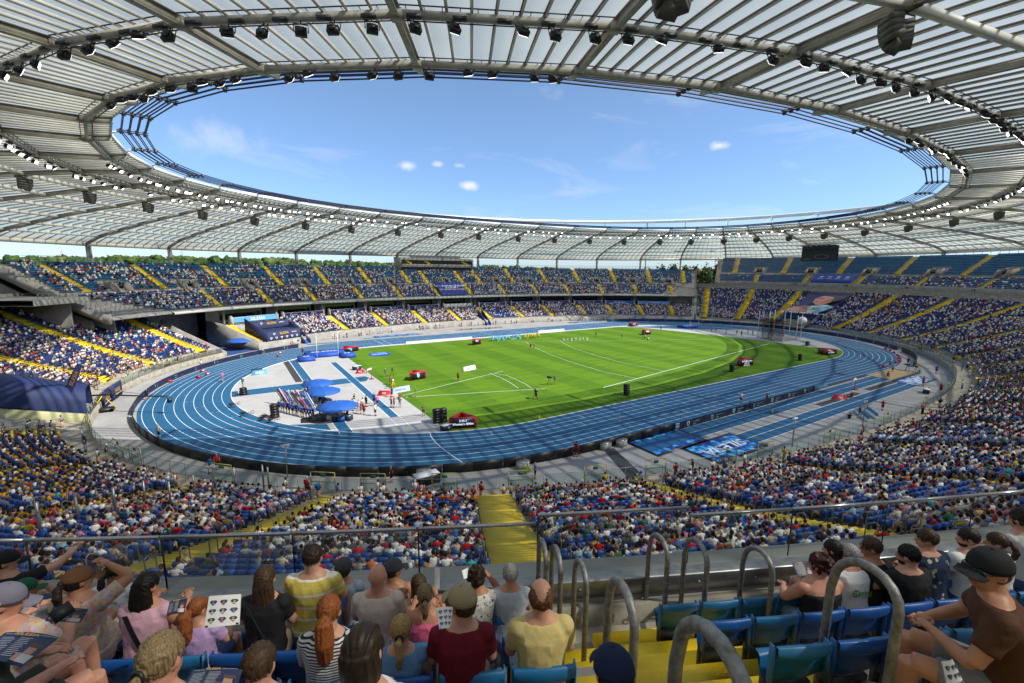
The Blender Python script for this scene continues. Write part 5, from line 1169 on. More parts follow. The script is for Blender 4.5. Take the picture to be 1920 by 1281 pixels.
def umbrella(px, py, r_, label, h=2.5):
    p = at(px, py); t = empty('umbrella', p); tag(t, label, 'umbrella'); k = 8
    for i in range(k):
        a0, a1 = 2*math.pi*i/k, 2*math.pi*(i+1)/k; mb = MB(); G = []
        for f_, z in ((0, h), (.5, h-.22), (1, h-.62)): G.append([(r_*f_*math.cos(a), r_*f_*math.sin(a), z-.06*math.sin((a-a0)/(a1-a0)*math.pi)*f_) for a in np.linspace(a0, a1, 4)])
        G.append([(r_*1.0*math.cos(a), r_*1.0*math.sin(a), h-.80) for a in np.linspace(a0, a1, 4)]); mb.grid(np.array(G)); mb.build('canopy_panel', UMB, t)
    mb = MB(); mb.tube([(0, 0, 0), (0, 0, h+.12)], .04, 6); mb.build('pole', STEEL, t)
    mb = MB(); mb.box((0, 0, .05), (.8, .8, .1)); mb.build('foot', BLACK, t)
umbrella(597, 739, 2.5, 'farthest blue umbrella of three on the grey area'); umbrella(606, 755, 2.6, 'middle blue umbrella of three on the grey area'); umbrella(633, 785, 2.7, 'nearest blue umbrella of three, above officials and kit')
umbrella(452, 655, 3.2, 'big blue umbrella at the mouth of the corner tunnel', 2.9); umbrella(400, 640, 2.6, 'blue umbrella deeper in the corner tunnel', 3.2); umbrella(566, 640, 1.6, 'small pale blue umbrella at the foot of the studio platform', 2.4)
mb = MB(); p = at(612, 782); c = V3((*p[:2], 0)); mb.prism([(c[0]-3.4, c[1]-1.0), (c[0]-1.0, c[1]-2.2), (c[0]+1.6, c[1]-1.4), (c[0]+1.8, c[1]+.9), (c[0]-.4, c[1]+2.0), (c[0]-3.2, c[1]+.9)], .004, .02); tag(mb.build('rubber_floor_mat', DKS), 'dark hexagonal rubber mat beside the nearest umbrella', 'mat')
# kit crates and folding chairs under the umbrellas
for n, (px, py) in enumerate([(585, 748), (592, 752), (601, 768), (612, 770), (620, 787), (628, 790), (640, 790), (648, 786), (655, 788), (615, 762)]):
    p = at(px, py); t = empty('kit_box', p, rg.uniform(0, 3)); tag(t, '%s kit box under the blue umbrellas, %s' % (['blue', 'white', 'dark blue'][n % 3], ['leftmost', 'second', 'third', 'fourth', 'fifth', 'sixth', 'seventh', 'eighth', 'ninth', 'tenth'][n]+' of ten'), 'box'); mb = MB(); mb.box((0, 0, .35), (.9, .6, .7), taper=.95); mb.build('crate', [BLUE, WHITE, NAVY][n % 3], t); mb = MB(); mb.box((0, 0, .73), (.94, .64, .06)); mb.build('lid', STEEL, t)
# pole vault landing mats with uprights
def vault():
    p = at(628, 668); t = empty('pole_vault_mat', (-61.5, 24.5, 0)); tag(t, 'big blue pole vault landing mats with white print at the end of the runway', 'landing mat'); MB_ = mat('vault_mat_blue', (.008, .07, .40), .6)
    for (x, y, w, d, h) in [(2.0, 4.5, 9.0, 5.5, .85), (-2.8, .2, 3.4, 4.0, .8), (6.2, .2, 3.2, 4.0, .8)]:
        mb = MB(); mb.box((x, y, h/2), (w, d, h), taper=.93); mb.build('mat_block', MB_, t)
    mb = MB(); mb.add([(-4.5, -1.8, .0), (-1.1, -1.8, 0), (-1.1, -.6, .8), (-4.5, -.6, .8)], [(0, 1, 2, 3)]); mb.add([(4.6, -1.8, 0), (7.8, -1.8, 0), (7.8, -.6, .8), (4.6, -.6, .8)], [(0, 1, 2, 3)]); mb.build('mat_ramp', MB_, t)
    mb = MB(); X = V3((1, 0, 0)); Y = V3((0, 1, 0))
    text_mesh(mb, 0, 'SILESIA', (2, 5.0, .87), X, Y, 1.0, bold=True, wscale=1.4); gem(mb, V3((-2.7, .6, .83)), X, Y, .8); gem(mb, V3((6.2, .6, .83)), X, Y, .8); mb.build('print', [WHITE, MB_], t)
    for x in (-.6, 4.0): mb = MB(); mb.tube([(x, -.6, 0), (x, -.6, 5.6)], .05, 5); mb.tube([(x, -.6, 5.6), (x, -.6, 6.0)], .08, 5); mb.build('upright', WHITE, t)
    mb = MB(); mb.tube([(-.5, -.6, 4.9), (3.9, -.6, 4.9)], .02, 4); mb.build('crossbar', WHITE, t)
vault()
# high jump mat, far
t = empty('high_jump_mat', (*at(1290, 614)[:2], 0)); tag(t, 'blue high jump mat on the far right edge of the grass', 'landing mat'); mb = MB(); mb.box((0, 0, .4), (7, 4, .8)); mb.build('mat_block', BLUE, t); mb = MB(); mb.box((0, 0, .83), (6.6, 3.6, .05)); mb.build('cover', LBLUE, t)
for x in (-2.5, 2.5): mb = MB(); mb.tube([(x, -2.6, 0), (x, -2.6, 2.6)], .05, 5); mb.build('upright', WHITE, t)
mb = MB(); mb.tube([(-2.5, -2.6, 2.0), (2.5, -2.6, 2.0)], .02, 4); mb.build('crossbar', WHITE, t)
t = empty('round_emblem_mat', (*at(712, 664.5)[:2], 0)); tag(t, 'round blue emblem lying on the grass near the vault mats', 'mat'); mb = MB(); k = 28; mb.add([(2.7*math.cos(2*math.pi*i/k), 2.7*math.sin(2*math.pi*i/k), .05) for i in range(k)], [tuple(range(k))]); mb.build('disc', BLUE, t); mb = MB(); text_mesh(mb, 0, 'SILESIA', (0, 0, .06), (1, 0, 0), (0, 1, 0), .9, bold=True); mb.build('lettering', WHITE, t); mb = MB(); mb.box((0, 1.6, .06), (4, .8, .01)); mb.build('stripe', LBLUE, t)
# rack of vault poles and their carriers
t = empty('pole_rack', (*at(548, 765)[:2], 0)); tag(t, 'bundle of colourful vaulting pole bags leaning on a rack by athletes', 'pole bags'); a, b = at(532, 766), at(592, 776); X = nrm(b-a)
pc = [(.05, .2, .1), (.02, .02, .02), (.5, .03, .1), (.7, .7, .7), (.4, .15, .5), (.03, .25, .5), (.02, .05, .25), (.5, .3, .6), (.1, .35, .6), (.6, .6, .65), (.03, .03, .04), (.35, .6, .5)]
for i in range(22):
    o_ = X*(-1.2+i*.29); mb = MB(); tip = o_+V3((-1.0, 2.6, 2.4))+V3(rg.uniform(-.2, .2, 3)); mb.tube([o_+V3((0, 0, .2)), tip], [.10, .08], 5, 0); mb.build('pole_bag', mat('bag_%d' % (i % 12), pc[i % 12], .7), t)
mb = MB(); mb.tube([X*-1.6+V3((-.4, 1, 1)), X*5.6+V3((-.4, 1, 1))], .05, 5); mb.tube([X*-1.6+V3((-.4, 1, 1)), X*-1.6+V3((-.4, 1, 0))], .05, 5); mb.tube([X*5.6+V3((-.4, 1, 1)), X*5.6+V3((-.4, 1, 0))], .05, 5); mb.build('rack', STEEL, t)
# throwing cage
t = empty('throwing_cage', (74, -12, 0)); tag(t, 'tall hammer cage with red and white banded posts and dark net', 'cage'); cp_ = [at(*q) for q in [(1437, 637), (1450, 638), (1447, 641), (1466, 660-15), (1474, 645), (1489, 641), (1500, 638), (1507, 637), (1495, 640)]]
pts = [(1420, 633, 9, 0), (1428, 634, 9, 1), (1448, 640, 10, 1), (1467, 642, 10, 1), (1478, 640, 10, 0), (1492, 638, 8, 0), (1500, 636, 8, 0), (1440, 634, 9, 0)]; base = V3((74, -12, 0)); RW = mat('red_band', (.35, .01, .015), .5); poles = []
for px, py, h, rd in pts:
    p = at(px, py)-base; p[2] = 0; poles.append(p); mb = MB(); mb.tube([p, p+V3((0, 0, h*.95))], .10, 6, 0)
    if rd:
        for z in np.arange(1.8, 6.2, .7): mb.tube([p+V3((0, 0, z)), p+V3((0, 0, z+.45))], .17, 6, 1)
    mb.build('post', [WHITE, RW], t)
def netmat():
    M = bpy.data.materials.new('cage_net'); M.use_nodes = True; q = M.node_tree; q.nodes.clear(); o = q.nodes.new('ShaderNodeOutputMaterial'); mx = q.nodes.new('ShaderNodeMixShader'); tr = q.nodes.new('ShaderNodeBsdfTransparent'); df = q.nodes.new('ShaderNodeBsdfDiffuse'); df.inputs[0].default_value = (.02, .02, .02, 1); mx.inputs[0].default_value = .28
    q.links.new(tr.outputs[0], mx.inputs[1]); q.links.new(df.outputs[0], mx.inputs[2]); q.links.new(mx.outputs[0], o.inputs[0]); return M
NET = netmat(); pl = sorted(poles, key=lambda p: p@CR); mb = MB()
for a, b in zip(pl[:-1], pl[1:]): mb.add([a, b, b+V3((0, 0, 6.5)), a+V3((0, 0, 6.5))], [(0, 1, 2, 3)])
mb.build('net', NET, t)
p = bp(505.7, 1.2, 3.4); t = empty('balloon', p); tag(t, 'white round balloon lamp before the dark tunnel on the right', 'balloon'); mb = MB(); mb.ell((0, 0, 0), (1.55, 1.55, 1.5), 16, 10); mb.build('envelope', WHITE, t, smooth=True); mb = MB(); mb.tube([(0, 0, -3.3), (0, 0, -1.4)], .08, 5); mb.build('mast', STEEL, t)
# wind socks, cones, low lamps, sleds
for px, py, l in [(672, 704, 0), (771-33, 714, 0), (955+700, 0, 0)][:1]: pass
def windsock(px, py, label):
    p = at(px, py); t = empty('wind_sock', p); tag(t, label, 'wind sock'); mb = MB(); mb.tube([(0, 0, 0), (0, 0, 2.1)], .05, 5); mb.build('post', RED, t); mb = MB(); mb.tube([(0, 0, 2.0), (-.7, 0, 1.9), (-1.0, 0, 1.2)], [.2, .2, .1], 6); mb.build('sock', WHITE, t); mb = MB(); mb.box((0, 0, .06), (.7, .7, .12)); mb.build('foot', RED, t)
windsock(697, 711, 'white wind sock on a red post at the grass corner'); windsock(1602, 731, 'white wind sock on a red post beside the near runway')
for n, (px, py) in enumerate([(1011, 786), (1448, 775), (1612, 673), (676, 690)]):
    t = empty('traffic_cone', at(px, py)); tag(t, 'small yellow cone ' + ['on the grass by the near track', 'on the near runway', 'inside the right bend', 'beside the vault runway'][n], 'traffic cone'); mb = MB(); mb.tube([(0, 0, 0), (0, 0, .6)], [.2, .04], 8); mb.build('body', YEL, t); mb = MB(); mb.box((0, 0, .02), (.5, .5, .04)); mb.build('base', BLACK, t)
for n, (px, py) in enumerate([(362+18, 697), (385, 685), (402-13, 703), (372, 709), (318, 717), (342-4, 706), (1661, 655), (1669, 658), (1676, 662), (1683, 668), (1686, 673), (1686, 678), (1681, 681), (1657, 689), (548, 649), (412, 671), (468, 668), (525, 663)]):
    t = empty('start_marker', at(px, py), rg.uniform(0, 3)); tag(t, 'red start marker box by the outer lane, %s' % ('%s of the row along the bends' % ow(n+1)), 'marker box'); mb = MB(); mb.box((0, 0, .22), (.75, .45, .44), taper=.8); mb.build('body', RED, t); mb = MB(); mb.box((0, -.2, .25), (.4, .06, .25)); mb.build('number_plate', WHITE, t)
# tables, tubs, seats for the athletes on the near paving
def bench_row(px, py, n, rz, label):
    p = at(px, py); t = empty('athlete_bench', p, rz); tag(t, label, 'bench'); F3 = seat_fine(); CY = mat('turquoise_seat_plastic', (.03, .30, .50), .4)
    for i in range(n):
        mb = MB(); mb.add(F3[0]+V3(((i-(n-1)/2)*.52, 0, -.02)), [tuple(f[:3]) if f[2] == f[3] else tuple(f) for f in F3[1]]); mb.build('seat', CY, t)
    mb = MB(); mb.box((0, .2, .2), (n*.52, .35, .3)); mb.build('base', WHITE, t)
bench_row(1618, 783, 8, .25+.4, 'back row of turquoise seats on the near paving'); bench_row(1634, 778, 8, .25+.4, 'front row of turquoise seats on the near paving')
def table(px, py, label, cloth=NAVY):
    p = at(px, py); t = empty('table', p, .3); tag(t, label, 'table'); mb = MB(); mb.box((0, 0, .37), (1.6, .8, .74)); mb.build('cloth', cloth, t); mb = MB(); mb.box((0, 0, .76), (1.7, .9, .04)); mb.build('table_top', WHITE, t); mb = MB(); gem(mb, V3((0, -.42, .4)), V3((1, 0, 0)), V3((0, 0, 1)), .22); mb.build('emblem', [WHITE, NAVY], t)
table(1736, 737, 'small table with a navy cloth on the near paving at right'); table(669, 693, 'small table with a navy cloth by the vault runway'); table(838, 806, 'low dark case with an emblem near the running-time scoreboard')
for n, (px, py) in enumerate([(794, 893), (980, 878), (1165, 836), (1135, 842), (432-0, 0)][:4]):
    p = at(px, py); t = empty('equipment_case', p, .2); tag(t, ['white timing desk behind the near barrier', 'grey metal case behind the near barrier', 'grey case beside the black barrier end', 'white case beside the black barrier end'][n], 'case'); mb = MB(); mb.box((0, 0, .4), (1.2, .8, .8)); mb.build('body', mat('grey_case', (.42, .42, .4), .6), t); mb = MB(); mb.box((0, 0, .82), (1.26, .86, .05)); mb.build('lid', STEEL, t)
t = empty('timing_desk', at(800, 905)); tag(t, 'wide white desk with a black edge at the front fence', 'desk'); mb = MB(); mb.box((0, 0, .9), (2.4, 1.2, .08)); mb.build('desk_top', WHITE, t); mb = MB(); mb.box((0, -.6, .45), (2.4, .05, .9)); mb.build('front_panel', BLACK, t)
for n, (px, py, h) in enumerate([(539, 895, 3.2), (1485, 838, 3.4), (1617, 800, 3.4)]):
    p = at(px, py); t = empty('lamp_post', p); tag(t, 'grey camera post with a white head, %s' % ['before the near left seats', 'before the near right seats', 'beside the turquoise seats'][n], 'post'); mb = MB(); mb.tube([(0, 0, 0), (0, 0, h)], .07, 6); mb.build('post', STEEL, t); mb = MB(); mb.box((0, 0, h+.12), (.8, .25, .2)); mb.build('head', WHITE, t)
# crane camera
t = empty('camera_crane', at(196, 772)); tag(t, 'long black camera crane on a wheeled base reaching over the left bend', 'camera crane'); mb = MB(); mb.box((0, 0, .35), (2.2, 1.4, .35)); 
for x in (-.9, .9):
    for y in (-.6, .6): mb.tube([(x, y-.1, .25), (x, y+.1, .25)], .25, 8)
mb.build('base', BLACK, t); mb = MB(); mb.tube([(-1.3, 0, .3), (0, 0, 2.4)], .06, 5); mb.tube([(1.3, .2, .3), (0, 0, 2.4)], .06, 5); mb.build('yellow_brace', YEL, t); mb = MB(); e = at(318, 752, 1.9)-V3(tuple(t.location)); e2 = at(100, 747, 3.2)-V3(tuple(t.location)); mb.tube([(0, 0, 2.5), e+V3((0, 0, .6))], .11, 5); mb.tube([(0, 0, 2.5), e2], .13, 5); mb.tube([(0, 0, 3.2), e+V3((0, 0, .7))], .03, 4); mb.build('arm', BLACK, t); mb = MB(); mb.box(e+V3((0, 0, .1)), (.5, .5, .6)); mb.build('camera_head', BLACK, t)
# hand bikes / racing wheelchairs
for n, (px, py) in enumerate([(435, 764), (457, 781), (492, 789), (508, 793), (497, 786)]):
    t = empty('racing_wheelchair', at(px, py), .5+rg.uniform(-.3, .3)); tag(t, 'three-wheeled racing wheelchair on the inner lanes, %s' % ['alone by the kerb', 'with a white-shirted rider', 'left of the group', 'right of the group', 'behind the group'][n], 'wheelchair')
    for y in (-.33, .33): mb = MB(); k = 14; mb.tube([(.35*math.cos(2*math.pi*i/k), y+.0, .36+.35*math.sin(2*math.pi*i/k)) for i in range(k)], .03, 4, closed=True); mb.build('wheel', BLACK, t)
    mb = MB(); k = 12; mb.tube([(1.3+.24*math.cos(2*math.pi*i/k), 0, .25+.24*math.sin(2*math.pi*i/k)) for i in range(k)], .03, 4, closed=True); mb.build('front_wheel', BLACK, t); mb = MB(); mb.tube([(0, -.3, .4), (0, .3, .4)], .03, 4); mb.tube([(0, 0, .4), (1.3, 0, .3)], .035, 4); mb.build('frame', mat('dark_red_frame', (.2, .02, .06), .4), t); mb = MB(); mb.box((-.05, 0, .5), (.5, .4, .25)); mb.build('seat', BLACK, t)
# ---------------------------------------------------------------- cloths in the stands
def cloth_on(s0, s1, d0, d1, zf, label, face, up=.9, drawfn=None, name='cover_banner'):
    c = bp((s0+s1)/2, (d0+d1)/2, zf((d0+d1)/2)+up); t = empty(name, c); tag(t, label, 'banner'); G = []
    n = max(2, int(abs(s1-s0)/1.5)); 
    for d in np.linspace(d0, d1, 5): G.append([bp(q, d, zf(d)+up)-c for q in np.linspace(s0, s1, n)])
    G.append([bp(q, d0, zf(d0)+up-.5)-c for q in np.linspace(s0, s1, n)]); G = [G[-1]]+G[:-1]
    mb = MB(); mb.grid(np.array(G)); mb.build('cloth', face, t); sm = (s0+s1)/2; a = bp(sm, d0, zf(d0)+up); b = bp(sm, d1, zf(d1)+up); Y = nrm(b-a); g = V3((*bn(sm), 0)); X = V3((-g[1], g[0], 0)); X = X if X@CR > 0 else -X; Zn = np.cross(X, Y); return t, X, Y, Zn
zb1 = lambda d: 10.3+.46*max(0, (d-14.6)/.85)
t, X, Y, Zn = cloth_on(124.2, 135.2, 14.5, 22, zb1, 'large blue cloth banner with white letters on the seats above the boxes', mat('banner_royal', (.012, .045, .26), .7), .95)
mb = MB(); O_ = Zn*.25; text_mesh(mb, 0, 'DO ZOBACZENIA', O_+Y*1.4, X, Y, 1.15, bold=True); text_mesh(mb, 0, 'ZA ROK!', O_, X, Y, .95, bold=True); mb.build('lettering', WHITE, t); mb = MB(); text_mesh(mb, 0, '24 SIERPNIA 2025', O_-Y*1.4, X, Y, 1.0, bold=True); mb.build('second_line', mat('print_peach', (.7, .4, .25), .6), t)
zb2 = lambda d: 16.0+.55*max(0, (d-32.9)/.88)
t, X, Y, Zn = cloth_on(BLEN+5.8, 506.0, 33.1, 38.0, zb2, 'blue cloth banner with four white logos on the empty upper seats at right', mat('banner_royal', (.012, .045, .26), .7), .95)
mb = MB(); O_ = Zn*.2
for k in (-4.6, -1.5, 1.6, 4.7): mb.add([O_+X*(k+x)+Y*(y+.3) for x, y in ((-.7, .4), (0, .1), (.7, .6), (.2, -.3), (-.5, -.2))], [(0, 1, 2, 3, 4)]); text_mesh(mb, 0, 'Śląskie', O_+X*k-Y*.9, X, Y, .45); mb.build('logo', WHITE, t); mb = MB()
t, X, Y, Zn = cloth_on(BLEN+4.6, 504.2, 7.5, 29.5, zE, 'huge dark banner with a figure in a white shirt covering a block of seats', mat('banner_dusk_blue', (.02, .03, .11), .7, var=.4, vscale=.08), 1.0)
mb = MB(); O_ = Zn*1.2; P_ = lambda *q: [O_+X*x+Y*y for x, y in q]
sk1, sk2 = (.45, .22, .17), (.33, .15, .12)
mb.add(P_((-6.2, -9), (4.5, -9), (6, -6), (7.4, -3.0), (4.6, -1.4), (1, -2.5), (-4, -4.8)), [tuple(range(7))], 0, (.46, .58, .60)); mb.add([q+Zn*.06 for q in P_((2.5, -8.8), (4.5, -9), (6, -6), (7.4, -3.0), (5.6, -2.0), (4, -5))], [tuple(range(6))], 0, (.14, .40, .55))
mb.add([q+Zn*.1 for q in P_((-7.6, -8.6), (-6.4, -5.6), (-3.0, -3.6), (.2, -3.4), (-1.8, -5.4), (-1.0, -8.8))], [tuple(range(6))], 0, sk1); mb.add([q+Zn*.14 for q in P_((-3, -5.6), (-.6, -5.2), (1.0, -8.8), (-2.2, -8.6))], [tuple(range(4))], 0, sk2)
mb.add([q+Zn*.1 for q in P_((-1.2, .3), (-1.6, 3.2), (0, 6.3), (3.2, 7.2), (5.0, 5.2), (4.8, 1.0), (3.4, -1.8), (.8, -2.2))], [tuple(range(8))], 0, sk1); mb.add([q+Zn*.13 for q in P_((1.8, -1.6), (4.2, .2), (4.8, 4.8), (3.0, 3.6), (2.2, 1.0))], [tuple(range(5))], 0, sk2)
mb.add([q+Zn*.16 for q in P_((0, 6.3), (3.2, 7.4), (5.2, 6.6), (8.2, 7.2), (7.4, 4.4), (5.6, 1.6), (4.6, 1.4), (4.4, 5.0), (2.6, 6.2))], [tuple(range(9))], 0, (.05, .045, .06))
mb.add([q+Zn*.18 for q in P_((-.6, 3.4), (1.2, 3.7), (1.2, 4.1), (-.6, 3.8))], [tuple(range(4))], 0, (.08, .04, .04)); mb.add([q+Zn*.18 for q in P_((-.9, .7), (.6, .9), (.5, 1.25), (-.9, 1.0))], [tuple(range(4))], 0, (.30, .06, .07))
mb.add([q+Zn*.12 for q in P_((1.0, -4.4), (3.6, -4.0), (3.4, -6.0), (1.4, -6.2))], [tuple(range(4))], 0, (.03, .18, .36)); mb.add([q+Zn*.13 for q in P_((1.0, -5.3), (3.6, -4.9), (3.4, -6.0), (1.4, -6.2))], [tuple(range(4))], 0, (.55, .30, .04))
mb.build('printed_figure', PAINTED, t); mb = MB(); text_mesh(mb, 0, 'SEE YOU NEXT YEAR!', O_-Y*9.9+Zn*.2, X, Y, 1.0, bold=True, wscale=1.15); mb.build('lettering', WHITE, t)
mb = MB()
for s_ in (BLEN+4.9, 503.9): wall_poly(mb, s_, [(0, 0), (0, 1.6), (9, 6.2), (9, 0)], .3)
sweep(mb, [(8.0, 0), (8.0, 5.4)], BLEN+4.7, 504.1); addto(mb, 'tunnel_wall', NAVY, stand)
# left tarp tunnel
t = empty('tarp_tunnel', bp(259.5, 0, 0)); tag(t, 'long dark blue tarpaulin tunnel cover running out through the left seats', 'tarpaulin'); o = V3(tuple(t.location)); G = []; TARP = mat('blue_tarpaulin', (.007, .022, .10), .7, var=.5, vscale=.5, bump=1.2, bscale=1.2)
for d in np.linspace(.2, 20, 14):
    zt = 4.6+.33*d+.12*math.sin(d*1.3); G.append([bp(257.6, d, zt-3.0-.0*d)-o, bp(257.9, d, zt-1.4+.1*math.sin(d*2.1))-o, bp(258.2, d, zt)-o, bp(260.3, d, zt+.12+.08*math.sin(d*1.7))-o, bp(262.0, d, zt)-o, bp(262.8, d, zt-1.5)-o, bp(263, d, zt-3.0)-o])
mb = MB(); mb.grid(np.array(G)); mb.build('tarpaulin', TARP, t); mb = MB(); wall_poly(mb, 263.4, [(0, 0), (0, 1.8), (20, 7.6), (20, 0)], .25)
for k in range(len(mb.v)): mb.v[k] = mb.v[k]-o
mb.build('side_wall', mat('pale_lichen_wall', (.42, .42, .22), .85, var=.2, vscale=1), t)
t, X, Y, Zn = cloth_on(250.5, 254.8, -.3, -.2, lambda d: 1.5, 'navy board with orange SILESIA lettering by the left tunnel mouth', NAVY, 1.0)
for (s0, s1, lab) in ((250.0, 245.5, 'slanted navy board with orange SILESIA lettering beside the left tunnel'), (254.6, 250.9, 'square navy board with orange SILESIA lettering at the left tunnel mouth')):
    a, b = bp(s0, -.35, .1), bp(s1, -.35, .1); c = (a+b)/2; t = empty('sponsor_board', c); tag(t, lab, 'board'); X = nrm(b-a); U = V3((0, 0, 1)); nn = -V3((*bn((s0+s1)/2), 0)); X = np.cross(U, nn)*-1; X = X if X@CR > 0 else -X; L_ = np.linalg.norm(b-a)
    mb = MB(); mb.box(U*1.2, (L_, .1, 2.3), [nrm(b-a), np.cross(U, nrm(b-a)), U]); mb.build('panel', NAVY, t); mb = MB(); text_mesh(mb, 0, 'SILESIA', U*1.3+nn*.09, X, U, .55, bold=True); mb.build('lettering', mat('print_orange', (.7, .38, .05), .6), t); mb = MB(); text_mesh(mb, 0, 'KAMILA SKOLIMOWSKA', U*.7+nn*.09, X, U, .22, bold=True); mb.build('small_lettering', WHITE, t)
# feather flag
p = bp(261.5, 2.5, 3.2); t = empty('feather_flag', p); tag(t, 'tall leaning navy feather flag with orange letters over the left seats', 'flag'); mb = MB(); X = CR*V3((1, 1, 0)); X = nrm(X); U = V3((0, 0, 1)); q = [X*(.5+1.9*(f**1.6))*1.2+U*(.2+5.0*f) for f in np.linspace(0, 1, 9)]; mb.tube([V3((0, 0, -.6))]+[a-X*.3 for a in q], .04, 5); mb.build('pole', BLACK, t); mb = MB(); G = [[a-X*.3, a+X*(.75*math.sin(math.pi*min(1, .15+.8*f))**.5)] for a, f in zip(q[2:], np.linspace(0, 1, 7))]; mb.grid(np.array(G)); mb.build('cloth', mat('flag_purple_blue', (.04, .05, .22), .7), t)
mb = MB(); a, b = q[3]+X*.15, q[7]+X*.2; nn = np.cross(nrm(b-a), V3(CF)); text_mesh(mb, 0, 'SILESIA', (a+b)/2-CF*.08, nrm(b-a), nrm(-np.cross(nrm(b-a), CF))*-1, .5, bold=True); mb.build('lettering', mat('print_orange', (.7, .38, .05), .6), t)
# studio platform in the main stand
t = empty('studio_platform', bp(195.8, .4, 0)); tag(t, 'navy broadcast platform with rows of diamond emblems before the main stand', 'platform'); o = V3(tuple(t.location))
def shift(mb):
    for k in range(len(mb.v)): mb.v[k] = mb.v[k]-o
    return mb
for nm, d0, z0, z1 in (('front_banner', .3, 1.9, 4.3), ('back_banner', 5.2, 4.7, 6.4)):
    mb = MB(); sweep(mb, [(d0, z0), (d0, z1), (d0+.2, z1), (d0+.2, z0)], 191.3, 201.0, 3); shift(mb).build(nm, NAVY, t)
    g = V3((*bn(196.2), 0)); X = V3((-g[1], g[0], 0)); X = X if X@CR > 0 else -X; U = V3((0, 0, 1)); c = bp(196.2, d0-.25, (z0+z1)/2)-o; mb = MB()
    text_mesh(mb, 2, 'SILESIA', c+U*(z1-z0)*.2, X, U, .62, bold=True)
    if d0 < 1:
        for k in np.linspace(-3.8, 3.8, 6): gem(mb, c+X*k-U*.6, X, U, .38)
    text_mesh(mb, 0, 'KAMILA', c+U*(z1-z0)*.2+X*3.0, X, U, .3, bold=True); gem(mb, c-X*2.9+U*.45, X, U, .38); mb.build('lettering', [WHITE, NAVY, mat('print_orange', (.7, .38, .05), .6)], t)
mb = MB(); sweep(mb, [(.5, 4.0), (9, 4.4)], 191.3, 201, 3); wall_poly(mb, 201.2, [(.3, 1.2), (.3, 4.2), (8, 7.4), (8, 4)], .2); wall_poly(mb, 191.0, [(.3, 1.2), (.3, 4.2), (8, 6.9), (8, 4)], .2); shift(mb).build('deck', NAVY, t)
for s_, nm in ((190.3, 'first'), (123.6, 'second')):
    t = empty('navy_ramp', bp(s_, 0, 0)); tag(t, ('navy side ramp on the right of the broadcast platform', 'dark navy tunnel side before the far stand')[nm == 'second'], 'ramp'); o = V3(tuple(t.location)); mb = MB(); wall_poly(mb, s_-.8, [(-1.5, 0), (-1.5, .9), (6, 5.6), (6, 3.6), (-.5, 0)], .2); shift(mb).build('side_panel', NAVY, t); mb = MB(); wall_poly(mb, s_+.9, [(-1.5, 0), (-1.5, .9), (6, 5.6), (6, 3.6), (-.5, 0)], .2); shift(mb).build('side_panel', NAVY, t); mb = MB(); sweep(mb, [(-1.5, .1), (6, 4.0)], s_-.7, s_+.8, 1.5); shift(mb).build('ramp_floor', BLUE, t)
t = empty('sponsor_wall', at(510, 652)); tag(t, 'blue mosaic SILESIA wall at the foot of the platform', 'board'); mb = MB(); a, b = at(498, 655), at(528, 650); mb.beam(V3((a-b)/2)+V3((0, 0, .9)), V3((b-a)/2)+V3((0, 0, .9)), .12, 1.8); mb.build('panel', LBLUE, t); mb = MB(); X = nrm(b-a); text_mesh(mb, 0, 'SILESIA', V3((0, 0, .9))-np.cross(X, V3((0, 0, 1)))*-.1+np.cross(X, V3((0, 0, 1)))*.2, X, (0, 0, 1), .8, bold=True); mb.build('lettering', WHITE, t)
